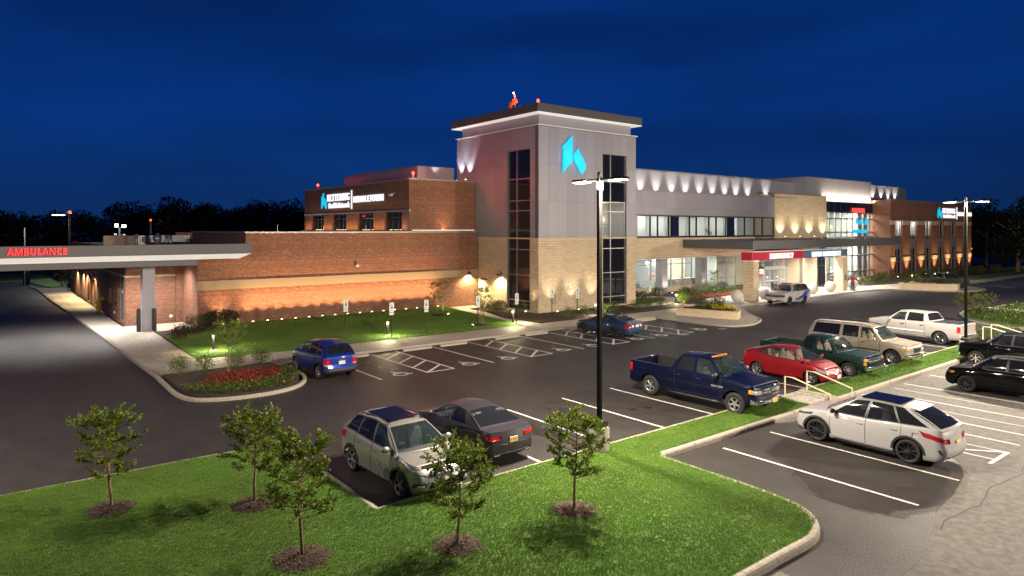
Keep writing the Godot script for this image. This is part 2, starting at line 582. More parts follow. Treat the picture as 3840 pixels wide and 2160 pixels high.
# ---------------------------------------------------------------- vehicles
class Body:
	var L := 4.5
	var W := 0.9
	var zb := 0.2
	var zc := 0.34
	var R := 0.4
	var aw := [0.9, 3.5]
	var sh := [[0.0, 0.8], [4.5, 1.0]]
	var fo := []
	var so := []
	var ro := []
	var pa := PackedFloat32Array()
	var py := PackedFloat32Array()
	var na := PackedFloat32Array()
	var ny := PackedFloat32Array()
	static func key(K: Array, x: float) -> float:
		if x <= K[0][0]:
			return K[0][1]
		for i in K.size() - 1:
			if x <= K[i + 1][0]:
				var t: float = (x - K[i][0]) / (K[i + 1][0] - K[i][0])
				t = t * t * (3 - 2 * t) * 0.5 + t * 0.5
				return lerpf(K[i][1], K[i + 1][1], t)
		return K[-1][1]
	func outline(bf: float, cf: Vector2, br: float, cr: Vector2, cuts: Array, taper: float) -> void:
		var pts := []
		for i in 7:
			var y := (W - cf.y) * i / 7.0
			pts.append(Vector2(bf * pow(y / W, 2), y))
		var a0 := bf * pow((W - cf.y) / W, 2)
		for i in 7:
			var ph := PI / 2 * i / 7.0
			pts.append(Vector2(a0 + cf.x * (1 - cos(ph)), W - cf.y + cf.y * sin(ph)))
		var a1 := L - br * pow((W - cr.y) / W, 2)
		var side := []
		var a := a0 + cf.x
		while a < a1 - cr.x:
			side.append(a)
			a += 0.085
		side.append(a1 - cr.x)
		for q in aw:
			for k in 13:
				side.append(q + R * cos(PI * k / 12.0))
		for q in cuts:
			side.append(q)
		side.sort()
		var last := -9.0
		for q in side:
			if q - last > 0.004 and q >= a0 + cf.x and q <= a1 - cr.x:
				pts.append(Vector2(q, W))
				last = q
		for i in range(1, 7):
			var ph := PI / 2 * i / 7.0
			pts.append(Vector2(a1 - cr.x + cr.x * sin(ph), W - cr.y + cr.y * cos(ph)))
		for i in 7:
			var y := (W - cr.y) * (6 - i) / 6.0
			pts.append(Vector2(L - br * pow(y / W, 2), y))
		for i in pts.size():
			var p: Vector2 = pts[i]
			var f := 1.0 - taper * pow(absf(2 * p.x / L - 1), 3.0)
			pa.append(p.x)
			py.append(p.y * f)
		for i in pts.size():
			var i0: int = max(i - 1, 0)
			var i1: int = min(i + 1, pts.size() - 1)
			var t := Vector2(pa[i1] - pa[i0], py[i1] - py[i0]).normalized()
			if i == 0:
				t = Vector2(0, 1)
			if i == pts.size() - 1:
				t = Vector2(0, -1)
			na.append(-t.y)
			ny.append(t.x)
	func at(fi: float, v: float, out := 0.0) -> Vector3:
		var n := pa.size() - 1
		var sg := 1.0
		if fi < 0:
			fi = -fi
			sg = -1.0
		if fi > n:
			fi = 2 * n - fi
			sg = -1.0
		var i: int = min(int(fi), n - 1)
		var t := fi - i
		var a := lerpf(pa[i], pa[i + 1], t)
		var y := lerpf(py[i], py[i + 1], t)
		var nn := Vector2(lerpf(na[i], na[i + 1], t), lerpf(ny[i], ny[i + 1], t)).normalized()
		var zs := key(sh, a)
		var ends: float = max(0.0, 1.0 - a / 0.6) + max(0.0, 1.0 - (L - a) / 0.6)
		var b := zb + 0.06 * ends
		var z := lerpf(b, zs, v)
		if nn.y > 0.5:
			for q in aw:
				if absf(a - q) < R:
					z = max(z, zc + sqrt(R * R - (a - q) * (a - q)))
		var vv := (z - b) / (zs - b)
		var o := nn.y * nn.y * key(so, vv) + nn.x * nn.x * (key(fo, vv) if nn.x < 0 else key(ro, vv))
		a -= nn.x * (o - out)
		y -= nn.y * (o - out)
		return Vector3(y * sg, z, a - L / 2)
	func side_i(a: float) -> float:
		var n := pa.size()
		for i in range(1, n):
			if pa[i] >= a and ny[i] > 0.3:
				return i - 1 + clampf((a - pa[i - 1]) / max(1e-6, pa[i] - pa[i - 1]), 0, 1)
		return n - 1
	func front_i(y: float) -> float:
		for i in range(1, pa.size()):
			if py[i] >= absf(y):
				return (i - 1 + (absf(y) - py[i - 1]) / (py[i] - py[i - 1])) * (-1.0 if y < 0 else 1.0)
		return 0.0
	func rear_i(y: float) -> float:
		var n := pa.size() - 1
		for k in range(1, n):
			var i := n - k
			if py[i] >= absf(y):
				var f := i + 1 - (absf(y) - py[i + 1]) / (py[i] - py[i + 1])
				return f if y >= 0 else 2 * n - f
		return n
	func where(q: Array) -> Vector2:
		if q[0] == "F":
			return Vector2(front_i(q[1]), q[2])
		if q[0] == "R":
			return Vector2(rear_i(q[1]), q[2])
		return Vector2(side_i(q[1]), q[2])

# a patch that lies on the body shell; corners: [kind, place, level] going round
func shell_patch(b: Body, c: Array, out: float, mirrored: bool, nu := 8, nv := 4) -> MB:
	var m := MB.new(true)
	shell_patch_to(m, b, c, out, mirrored, nu, nv)
	return m

func shell_patch_to(m: MB, b: Body, c: Array, out: float, mirrored: bool, nu := 8, nv := 4) -> void:
	var q := []
	for k in c:
		q.append(b.where(k))
	var grid := []
	for i in nu + 1:
		var row := []
		for j in nv + 1:
			var u := float(i) / nu
			var v := float(j) / nv
			var s: Vector2 = q[0].lerp(q[1], u).lerp(q[3].lerp(q[2], u), v)
			var p := b.at(s.x, s.y, out)
			if mirrored:
				p.x = -p.x
			row.append(p)
		grid.append(row)
	for i in nu:
		for j in nv:
			if mirrored:
				m.quad(grid[i][j], grid[i + 1][j], grid[i + 1][j + 1], grid[i][j + 1])
			else:
				m.quad(grid[i][j], grid[i][j + 1], grid[i + 1][j + 1], grid[i + 1][j])
	# a thin rim back to the shell
	var edge := []
	for i in nu:
		edge.append([i, 0])
	for j in nv:
		edge.append([nu, j])
	for i in nu:
		edge.append([nu - i, nv])
	for j in nv:
		edge.append([0, nv - j])
	for k in edge.size():
		var e0: Array = edge[k]
		var e1: Array = edge[(k + 1) % edge.size()]
		var a: Vector3 = grid[e0[0]][e0[1]]
		var d: Vector3 = grid[e1[0]][e1[1]]
		var inw := -Vector3(a.x, 0, a.z).normalized() * (out + 0.01)
		m.quad(a, d, d + inw, a + inw)

func wheel(root: Node3D, at: Vector3, r: float, wid: float, spokes: int, rim_mat: Material, rr := 0.66, double := false) -> void:
	var turn := Transform3D(Basis(Vector3.BACK, -PI / 2 if at.x > 0 else PI / 2), at)
	var key := "wheel%s_%s_%d_%s" % [r, rr, spokes, double]
	if not M.has(key):
		var t := MB.new(true)
		var h := wid / 2
		t.lathe([Vector2(r * rr, -h), Vector2(r * 0.9, -h), Vector2(r * 0.985, -h * 0.75), Vector2(r, -h * 0.3), Vector2(r, h * 0.3), Vector2(r * 0.985, h * 0.75), Vector2(r * 0.9, h), Vector2(r * 0.8, h * 1.04), Vector2(r * rr, h * 0.96), Vector2(r * (rr - 0.03), h * 0.3)], 28)
		var d := MB.new(true)
		d.lathe([Vector2(0, h * 0.1), Vector2(r * rr, h * 0.1)], 20)
		var s := MB.new()
		s.lathe([Vector2(r * (rr - 0.06), h * 0.55), Vector2(r * (rr - 0.04), h * 0.92), Vector2(r * (rr + 0.01), h * 0.98), Vector2(r * (rr + 0.01), h * 0.8)], 28)
		s.lathe([Vector2(r * 0.17, h * 0.4), Vector2(r * 0.17, h * 0.78), Vector2(r * 0.1, h * 0.86), Vector2(0, h * 0.86)], 12)
		for k in spokes:
			var an := TAU * k / spokes
			var offs := [0.0]
			if double:
				offs = [-0.09, 0.09]
			for o in offs:
				var dir := Vector3(cos(an + o), 0, sin(an + o))
				var root_dir := Vector3(cos(an), 0, sin(an))
				s.bar(root_dir * r * 0.1 + Vector3.UP * h * 0.72, dir * r * (rr - 0.03) + Vector3.UP * h * 0.8, r * (0.045 if double else 0.9 / spokes), 0.03, 0.006)
		M[key] = [t.done(), d.done(), s.done()]
	var a: Array = M[key]
	var tyre := part("wheel", a[0], M.tyre, root, turn)
	part("wheel_disc", a[1], M.well_black, tyre)
	part("rim", a[2], rim_mat, tyre)

func car(d: Dictionary) -> Node3D:
	var root := thing(d.name, d.label, d.category, d.at, d.turn, "vehicles parked in the lots")
	var b := Body.new()
	b.L = d.L
	b.W = d.W / 2.0
	b.zb = d.get("zb", 0.22)
	b.zc = d.r
	b.R = d.r + d.get("gap", 0.06)
	b.aw = [d.fo, d.fo + d.wb]
	b.sh = d.sh
	b.fo = d.get("fp", [[0, 0.14], [0.12, 0.04], [0.35, 0.0], [0.55, 0.02], [0.75, 0.09], [0.92, 0.2], [1.0, 0.34]])
	b.so = d.get("sp", [[0, 0.07], [0.1, 0.02], [0.35, 0.005], [0.6, 0.0], [0.85, 0.022], [0.95, 0.05], [1.0, 0.085]])
	b.ro = d.get("rp", [[0, 0.14], [0.12, 0.04], [0.35, 0.0], [0.6, 0.02], [0.85, 0.06], [1.0, 0.14]])
	var pk: bool = d.get("bed", 0.0) > 0.0
	var doors: Array = d.doors
	var cuts := []
	for q in doors:
		cuts.append(q[0])
		cuts.append(q[1])
	b.outline(d.get("bf", 0.22), d.get("cf", Vector2(0.55, 0.32)), d.get("br", 0.12), d.get("cr", Vector2(0.3, 0.22)), cuts, d.get("taper", 0.04))
	var n := b.pa.size()
	var lv := [0.0, 0.06, 0.12, 0.24, 0.36, 0.48, 0.6, 0.72, 0.84, 0.92, 0.97, 1.0]
	var body := MB.new(true)
	var door_mb := {}
	for sg in [1.0, -1.0]:
		for i in n - 1:
			var am := (b.pa[i] + b.pa[i + 1]) / 2
			for k in lv.size() - 1:
				var dst := body
				if b.ny[i] > 0.5 and k >= 2:
					for q in doors.size():
						if am > doors[q][0] and am < doors[q][1]:
							var kk := [q, sg]
							if not door_mb.has(kk):
								door_mb[kk] = MB.new(true)
							dst = door_mb[kk]
				var p := [b.at(i * sg, lv[k]), b.at(i * sg, lv[k + 1]), b.at((i + 1) * sg, lv[k + 1]), b.at((i + 1) * sg, lv[k])]
				for q in p:
					q.x = q.x
				if p[0].distance_to(p[1]) < 1e-5 and p[2].distance_to(p[3]) < 1e-5:
					continue
				if sg > 0:
					dst.quad(p[0], p[1], p[2], p[3])
				else:
					dst.quad(p[0], p[3], p[2], p[1])
	# hood and rear deck between the top edges
	var aA: float = d.gh[0]
	var aB: float = d.gh[1]
	var aC: float = d.gh[2]
	var aD: float = d.gh[3]
	var hood := MB.new(true)
	var deck := MB.new(true)
	var ny := 12
	for i in n - 1:
		var front := b.pa[i + 1] <= aA + 0.12 and i < n / 2
		var back: bool = b.pa[i] >= (d.bed_end if pk else aD - 0.06) and i > n / 2
		if not front and not back:
			continue
		var r0 := []
		var r1 := []
		for k in ny + 1:
			var t := 2.0 * k / ny - 1
			var row := []
			for j in [i, i + 1]:
				var e := b.at(j, 1.0)
				var cr: float = d.get("crown", 0.07) if front else d.get("dcrown", 0.03)
				var ramp := smoothstep(0.0, 1.0, (e.z - b.at(0.0, 1.0).z) / 0.9) if front else smoothstep(0.0, 1.0, (b.at(n - 1.0, 1.0).z - e.z) / 0.5)
				var bulge: float = d.get("power", 0.0) * (smoothstep(0.62, 0.42, absf(t))) * ramp if front else 0.0
				row.append(Vector3(e.x * t, e.y + cr * ramp * (1 - pow(absf(t), 2.4)) + bulge, e.z))
			r0.append(row[0])
			r1.append(row[1])
		var m := hood if front else deck
		for k in ny:
			m.quad(r0[k], r0[k + 1], r1[k + 1], r1[k])
	var shell := part("body", body.done(), d.paint, root)
	part("hood", hood.done(), d.paint, root)
	if not pk and aD < d.L - 0.3:
		part("trunk_lid", deck.done(), d.paint, root)
	elif not pk:
		part("tailgate_top", deck.done(), d.paint, root)
	# greenhouse
	var zr: Array = d.roof
	var wr: float = d.wr
	var rc: float = d.get("rcrown", 0.06)
	var base := func(a: float) -> Vector3:
		return b.at(b.side_i(a), 1.0)
	var side_pt := func(ab: float, ar: float, t: float, out: float) -> Vector3:
		var p: Vector3 = base.call(ab)
		var y := lerpf(p.x, wr, t) + (0.035 * 4 * t * (1 - t)) + out
		return Vector3(y, lerpf(p.y, Body.key(zr, ar) - rc, t), lerpf(ab, ar, t) - d.L / 2)
	var bowA: float = d.get("bow", 0.22)
	var bowD: float = d.get("rbow", 0.1)
	var cap := MB.new(true)
	var glass_sides := []
	for sg in [1.0, -1.0]:
		for si in d.seg.size():
			var s: Array = d.seg[si]
			var gl: bool = s[4] != "b"
			var pil := MB.new(true)
			var dark: bool = si > 0 and si < d.seg.size() - 1 and not d.has("body_pillars")
			var ts := [0.0, 0.06, 0.3, 0.55, 0.75, 0.9, 0.96, 1.0]
			var gm := MB.new(true)
			for k in ts.size() - 1:
				var nu := 3
				for u in nu:
					var u0 := float(u) / nu
					var u1 := float(u + 1) / nu
					var isg: bool = gl and k > 0 and k < ts.size() - 2
					var o := -0.008 if isg else 0.0
					var p := [side_pt.call(lerpf(s[0], s[2], u0), lerpf(s[1], s[3], u0), ts[k], o), side_pt.call(lerpf(s[0], s[2], u0), lerpf(s[1], s[3], u0), ts[k + 1], o), side_pt.call(lerpf(s[0], s[2], u1), lerpf(s[1], s[3], u1), ts[k + 1], o), side_pt.call(lerpf(s[0], s[2], u1), lerpf(s[1], s[3], u1), ts[k], o)]
					for q in 4:
						p[q] = Vector3(p[q].x * sg, p[q].y, p[q].z)
					var m := gm if isg else (pil if dark else cap)
					if sg > 0:
						m.quad(p[0], p[1], p[2], p[3])
					else:
						m.quad(p[0], p[3], p[2], p[1])
			if pil.count > 0:
				part("window_pillar", pil.done(), M.trim_black, root)
			if gl:
				glass_sides.append([gm, s[4]])
	# windscreen, roof, rear window as one grid from cowl to rear window base
	var rows := []   # [a at the edge, bow, z edge, z crown add, half width]
	var pA: Vector3 = base.call(aA)
	var pD: Vector3 = base.call(aD)
	var strips := [["windshield", 6], ["roof", 10], ["rear_window", 6]]
	var pt := func(st: int, u: float, t: float, out: float) -> Vector3:
		if st == 0:
			var y0 := lerpf(pA.x, wr, u)
			var k := u * u * 0.25 + u * 0.75
			return Vector3(y0 * t, lerpf(pA.y, Body.key(zr, aB) - rc, k * 0.5 + u * 0.5 + 0.06 * 4 * u * (1 - u)) + rc * (1 - t * t) * lerpf(0.7, 1.0, u) + out, lerpf(aA, aB, u) - lerpf(bowA, bowA * 0.55, u) * (1 - t * t) - d.L / 2 - out)
		if st == 1:
			var a := lerpf(aB, aC, u)
			return Vector3(wr * t, Body.key(zr, a) - rc + rc * (1 - t * t) + out, a - bowA * 0.55 * (1 - t * t) * (1 - u) + bowD * 0.5 * (1 - t * t) * u - d.L / 2)
		var y1 := lerpf(wr, pD.x, u)
		return Vector3(y1 * t, lerpf(Body.key(zr, aC) - rc, pD.y, u - 0.05 * 4 * u * (1 - u)) + rc * (1 - t * t) * lerpf(1.0, 0.5, u) + out, lerpf(aC, aD, u) + lerpf(bowD * 0.5, bowD, u) * (1 - t * t) - d.L / 2 + out)
	var border: Array = d.get("border", [[0.05, 0.97, 0.95], [0, 0, 0], [0.07, 0.9, 0.93]])
	for st in 3:
		var us := []
		for u in strips[st][1] + 1:
			us.append(float(u) / strips[st][1])
		var lo: float = border[st][0]
		var hi: float = border[st][1]
		var wt: float = border[st][2]
		if st != 1:
			us = [0.0, lo, 0.2, 0.35, 0.5, 0.65, 0.8, hi, 1.0]
		var tsx := [-1.0, -wt if st != 1 else -0.93, -0.75, -0.5, -0.25, 0.0, 0.25, 0.5, 0.75, wt if st != 1 else 0.93, 1.0]
		var gm := MB.new(true)
		var rm := MB.new(true)
		for i in us.size() - 1:
			for k in tsx.size() - 1:
				var isg: bool = st != 1 and us[i] >= lo - 0.001 and us[i + 1] <= hi + 0.001 and k > 0 and k < tsx.size() - 2
				var o := -0.006 if isg else 0.0
				var p := [pt.call(st, us[i], tsx[k], o), pt.call(st, us[i], tsx[k + 1], o), pt.call(st, us[i + 1], tsx[k + 1], o), pt.call(st, us[i + 1], tsx[k], o)]
				var m := gm if isg else (rm if st == 1 else cap)
				m.quad(p[0], p[1], p[2], p[3])
		if st == 1:
			part("roof", rm.done(), d.paint, root)
		else:
			part(strips[st][0], gm.done(), M.car_glass if st == 0 else d.get("rear_glass", M.tint_glass), root)
	part("cabin_frame", cap.done(), d.get("frame_paint", d.paint), root)
	for g in glass_sides:
		part("window", g[0].done(), M.tint_glass if g[1] == "t" else M.car_glass, root)
	# doors with handles and seams
	var seam := MB.new()
	for kk in door_mb:
		var q: Array = doors[kk[0]]
		var dn := part("door", door_mb[kk].done(), d.paint, root)
		var hb := MB.new()
		var hp := b.at(b.side_i(q[2]) * kk[1], d.get("hv", 0.8), 0.018)
		hb.xbox(Transform3D(Basis(), hp), Vector3(0.03, 0.035, 0.2), 0.012)
		part("handle", hb.done(), d.get("handle", d.paint), dn)
		for e in [q[0], q[1]]:
			for k in range(2, lv.size() - 1):
				var i: float = b.side_i(e) * kk[1]
				seam.quad(b.at(i - 0.08, lv[k], 0.003), b.at(i - 0.08, lv[k + 1], 0.003), b.at(i, lv[k + 1], 0.003) + Vector3(0, 0, 0.016), b.at(i, lv[k], 0.003) + Vector3(0, 0, 0.016))
	part("door_seam", seam.done(), M.seam, root)
	# floor pan, wheel wells, cabin
	var u := MB.new()
	u.box(Vector3(-b.W + 0.26, b.zb + 0.02, -d.L / 2 + 0.35), Vector3(b.W - 0.26, 0.62, d.L / 2 - 0.35))
	part("underbody", u.done(), M.well_black, root)
	var cabin_back: float = (d.bed_end - 0.05) if pk else min(aD, d.L - 0.35)
	var tub := MB.new()
	tub.box(Vector3(-b.W + 0.13, 0.62, aA - 0.1 - d.L / 2), Vector3(b.W - 0.13, 0.68, cabin_back - d.L / 2))
	tub.box(Vector3(-b.W + 0.14, 0.66, aA - 0.12 - d.L / 2), Vector3(b.W - 0.14, pA.y - 0.02, aA + 0.42 - d.L / 2), 0.06)
	part("dashboard", tub.done(), M.seat_dark, root)
	var sm: Material = d.get("seat", M.seat_dark)
	var seats := [[aA + 1.1, 0.38, 0.52], [aA + 1.1, -0.38, 0.52]]
	if d.get("rows", 2) > 1:
		seats.append([aA + 2.0, 0.0, 1.3])
	for s in seats:
		if s[0] > cabin_back - 0.1:
			continue
		var se := MB.new()
		se.xbox(Transform3D(Basis(), Vector3(s[1], 0.76, s[0] - 0.25 - d.L / 2)), Vector3(s[2], 0.16, 0.5), 0.06)
		se.xbox(Transform3D(Basis(Vector3.RIGHT, 0.22), Vector3(s[1], 1.02, s[0] + 0.05 - d.L / 2)), Vector3(s[2], 0.62, 0.16), 0.06)
		for hx in ([0.0] if s[2] < 1 else [-0.4, 0.4]):
			se.xbox(Transform3D(Basis(Vector3.RIGHT, 0.15), Vector3(s[1] + hx, 1.4 if Body.key(zr, aB + 0.4) > 1.55 else 1.27, s[0] + 0.12 - d.L / 2)), Vector3(0.26, 0.17, 0.1), 0.04)
		part("seat", se.done(), sm, root)
	var sw := MB.new(true)
	var ring := []
	for k in 13:
		ring.append(Vector3(-0.38 + 0.18 * cos(TAU * k / 12), pA.y + 0.02 + 0.17 * sin(TAU * k / 12), aA + 0.5 - d.L / 2 - 0.07 * sin(TAU * k / 12)))
	sw.tube(ring, [0.016], 6, false)
	part("steering_wheel", sw.done(), M.trim_black, root)
	# wheels
	for q in b.aw:
		for sg in [-1.0, 1.0]:
			wheel(root, Vector3(sg * (b.W - d.get("tyre_w", 0.23) / 2 - 0.03), d.r, q - d.L / 2), d.r, d.get("tyre_w", 0.23), d.get("spokes", 5), d.get("rim", M.alloy), d.get("rimr", 0.66), d.get("double", false))
	# mirrors
	for sg in [-1.0, 1.0]:
		var mp: Vector3 = base.call(aA + d.get("mir", 0.32))
		var mr := MB.new(true)
		var mx := Transform3D(Basis.from_scale(Vector3(0.13, 0.085, 0.07) * d.get("mirs", 1.0)), Vector3((mp.x + 0.16) * sg, mp.y + 0.08, mp.z))
		mr.lathe([Vector2(0, -1), Vector2(0.5, -0.87), Vector2(0.87, -0.5), Vector2(1, 0), Vector2(0.87, 0.5), Vector2(0.5, 0.87), Vector2(0, 1)], 12, mx)
		mr.bar(Vector3((mp.x - 0.02) * sg, mp.y + 0.02, mp.z), Vector3((mp.x + 0.12) * sg, mp.y + 0.05, mp.z), 0.05, 0.04)
		part("mirror", mr.done(), d.get("mirror", d.paint), root)
	# details: [name, material, corners, stand-out, mirrored too]
	for q in d.get("bits", []):
		part(q[0], shell_patch(b, q[2], q[3], false).done(), q[1], root)
		if q[4]:
			part(q[0], shell_patch(b, q[2], q[3], true).done(), q[1], root)
	# dark arch edges
	if d.has("arch"):
		for q in b.aw:
			for sg in [1.0, -1.0]:
				var am := MB.new(true)
				for k in 14:
					var a0 := PI * k / 14.0 * 1.0
					var a1 := PI * (k + 1) / 14.0
					var pp := []
					for e in [[a0, 0.0], [a0, 0.065], [a1, 0.065], [a1, 0.0]]:
						var aa: float = q - (b.R + e[1]) * cos(e[0])
						var zz: float = b.zc + (b.R + e[1]) * sin(e[0])
						var i := b.side_i(aa)
						var zs: float = Body.key(b.sh, aa)
						var o := Body.key(b.so, clampf((zz - b.zb) / (zs - b.zb), 0, 1))
						pp.append(Vector3((b.W * (1 - d.get("taper", 0.04) * pow(absf(2 * aa / d.L - 1), 3)) - o + 0.014) * sg, zz, aa - d.L / 2))
					if sg > 0:
						am.quad(pp[0], pp[1], pp[2], pp[3])
					else:
						am.quad(pp[0], pp[3], pp[2], pp[1])
				part("arch_trim", am.done(), d.arch, root)
	if pk:
		bed(root, b, d)
	# plates
	for q in d.get("plates", []):
		var pm: Vector3 = b.at(b.rear_i(0.0) if q[0] == "R" else 0.0, q[1], 0.02)
		var pl := part("licence_plate", box_mesh(Vector3(-0.155, -0.08, -0.008), Vector3(0.155, 0.08, 0.008), 0.004), q[2], root, Transform3D(Basis(Vector3.UP, 0.0 if q[0] == "R" else PI), pm))
		if q[3] != "":
			letters("plate_text", q[3], "Droid Sans Mono", 0.24, 0.075, 0.004, q[4], pl, Transform3D(Basis(), Vector3(0, -0.005, 0.009)))
	if d.has("rails"):
		for sg in [-1.0, 1.0]:
			var rl := MB.new()
			var pts := []
			for k in 9:
				var a := lerpf(aB + 0.1, aC - 0.1, k / 8.0)
				pts.append(Vector3((wr - 0.06) * sg, Body.key(zr, a) - rc * 0.75 + (0.06 if k > 0 and k < 8 else 0.0), a - d.L / 2))
			rl.tube(pts, [0.02], 6)
			part("roof_rail", rl.done(), d.rails, root)
	d["shell"] = b
	return root

func bed(root: Node3D, b: Body, d: Dictionary) -> void:
	var a0: float = d.bed_end
	var a1: float = d.L - 0.1
	var zf := 0.78
	var rail := MB.new()
	var inner := MB.new()
	var n := b.pa.size()
	for sg in [1.0, -1.0]:
		var prev = null
		for i in n:
			if b.pa[i] < a0 or i < n / 2 or b.ny[i] < 0.4:
				continue
			var e := b.at(i * sg, 1.0)
			var q := Vector3(e.x - 0.1 * sg, e.y, e.z)
			var f := Vector3(q.x, zf, q.z)
			if prev != null:
				if sg > 0:
					rail.quad(prev[1], prev[0], e, q)
					inner.quad(prev[2], prev[1], q, f)
				else:
					rail.quad(prev[0], prev[1], q, e)
					inner.quad(prev[1], prev[2], f, q)
			prev = [e, q, f]
	var h := b.W - 0.14
	var zt := Body.key(b.sh, a0)
	inner.box(Vector3(-h, zf - 0.04, a0 - d.L / 2), Vector3(h, zf, a1 - d.L / 2))
	inner.box(Vector3(-h, zf, a0 - d.L / 2), Vector3(h, zt, a0 + 0.05 - d.L / 2))
	part("bed_rail", rail.done(), d.paint, root)
	part("bed_liner", inner.done(), d.get("liner", M.trim_black), root)
	# cab back wall and tailgate
	var cb := MB.new()
	cb.box(Vector3(-h - 0.04, 0.6, a0 - 0.08 - d.L / 2), Vector3(h + 0.04, zt, a0 - 0.04 - d.L / 2))
	part("cab_back", cb.done(), d.paint, root)
	part("tailgate", box_mesh(Vector3(-h, zf - 0.1, a1 - 0.06 - d.L / 2), Vector3(h, Body.key(b.sh, d.L), a1 - d.L / 2 + 0.03), 0.02), d.paint, root)
	if d.has("cover"):
		for k in 3:
			var s0 := lerpf(a0 + 0.06, a1 - 0.05, k / 3.0)
			var s1 := lerpf(a0 + 0.06, a1 - 0.05, (k + 1) / 3.0) - 0.015
			part("bed_cover_panel", box_mesh(Vector3(-h - 0.02, zt, s0 - d.L / 2), Vector3(h + 0.02, zt + 0.035, s1 - d.L / 2), 0.01), d.cover, root)
func vehicles() -> void:
	var cladding: Material = M.trim_black
	var suv_ro := [[0, 0.16], [0.12, 0.03], [0.35, 0.0], [0.5, 0.05], [0.8, 0.07], [1.0, 0.1]]
	var truck_fo := [[0, 0.1], [0.08, 0.02], [0.32, 0.0], [0.36, 0.09], [0.8, 0.1], [0.93, 0.14], [1.0, 0.24]]
	var flat_ro := [[0, 0.08], [0.1, 0.0], [0.3, 0.0], [0.33, 0.12], [1.0, 0.12]]
	var truck_so := [[0, 0.06], [0.08, 0.02], [0.3, 0.0], [0.7, 0.0], [0.9, 0.02], [1.0, 0.05]]
	# silver crossover, nose to the viewer
	car({"name": "parked_car", "label": "silver crossover with a panoramic sunroof, nose to the lawn beside the charcoal sedan", "category": "car", "at": w(9.4, 0.0, 17.0), "turn": PI + 0.03,
		"L": 4.52, "W": 1.84, "r": 0.345, "fo": 0.9, "wb": 2.69, "zb": 0.23, "paint": paint("silver_paint", [0.24, 0.23, 0.215], 0.45, 0.35),
		"sh": [[0, 0.84], [0.25, 0.94], [1.15, 1.08], [2.4, 1.1], [3.6, 1.15], [4.2, 1.16], [4.52, 1.14]], "fp": [[0, 0.16], [0.1, 0.03], [0.3, 0.0], [0.5, 0.03], [0.7, 0.1], [0.88, 0.22], [1.0, 0.36]], "rp": suv_ro,
		"gh": [1.1, 1.95, 3.75, 4.3], "roof": [[1.9, 1.62], [2.7, 1.685], [3.9, 1.6]], "wr": 0.6, "rcrown": 0.045,
		"seg": [[1.1, 1.95, 1.34, 2.02, "b"], [1.34, 2.02, 2.32, 2.42, "g"], [2.32, 2.42, 2.42, 2.5, "b"], [2.42, 2.5, 3.25, 3.2, "t"], [3.25, 3.2, 3.33, 3.28, "b"], [3.33, 3.28, 4.02, 3.72, "t"], [4.02, 3.72, 4.3, 3.75, "b"]],
		"doors": [[1.3, 2.38, 2.2], [2.38, 3.36, 3.2]], "rear_glass": M.tint_glass, "spokes": 5, "rimr": 0.7, "plates": [], "rails": M.trim_black, "arch": M.trim_black,
		"bits": [
			["headlight", M.lens_clear, [["F", 0.5, 0.72], ["S", 0.8, 0.84], ["S", 0.86, 0.93], ["F", 0.56, 0.84]], 0.012, true],
			["turn_signal", M.lens_amber, [["S", 0.66, 0.8], ["S", 0.76, 0.84], ["S", 0.8, 0.89], ["S", 0.68, 0.86]], 0.018, true],
			["grille", M.trim_black, [["F", -0.48, 0.74], ["F", 0.48, 0.74], ["F", 0.42, 0.84], ["F", -0.42, 0.84]], 0.008, false],
			["grille_bar", M.chrome, [["F", -0.5, 0.68], ["F", 0.5, 0.68], ["F", 0.47, 0.75], ["F", -0.47, 0.75]], 0.02, false],
			["lower_grille", M.trim_black, [["F", -0.5, 0.2], ["F", 0.5, 0.2], ["F", 0.38, 0.52], ["F", -0.38, 0.52]], 0.008, false],
			["fog_light_bezel", M.trim_black, [["F", 0.58, 0.26], ["S", 0.36, 0.28], ["S", 0.3, 0.4], ["F", 0.52, 0.5]], 0.006, true],
			["fog_light", M.lens_clear, [["F", 0.62, 0.28], ["F", 0.76, 0.28], ["F", 0.76, 0.36], ["F", 0.62, 0.36]], 0.02, true],
			["sill_trim", cladding, [["S", 1.3, 0.0], ["S", 3.2, 0.0], ["S", 3.2, 0.1], ["S", 1.3, 0.1]], 0.01, true],
			["tail_light", M.lens_red, [["S", 4.0, 0.72], ["R", 0.6, 0.72], ["R", 0.6, 0.9], ["S", 3.9, 0.94]], 0.012, true]]})
	var sun := MB.new()
	for k in 2:
		sun.box(Vector3(-0.46, 1.672, -0.12 + k * 0.66), Vector3(0.46, 1.695, 0.5 + k * 0.66), 0.01)
	part("sunroof", sun.done(), M.roof_glass, get_node("parked_car"))
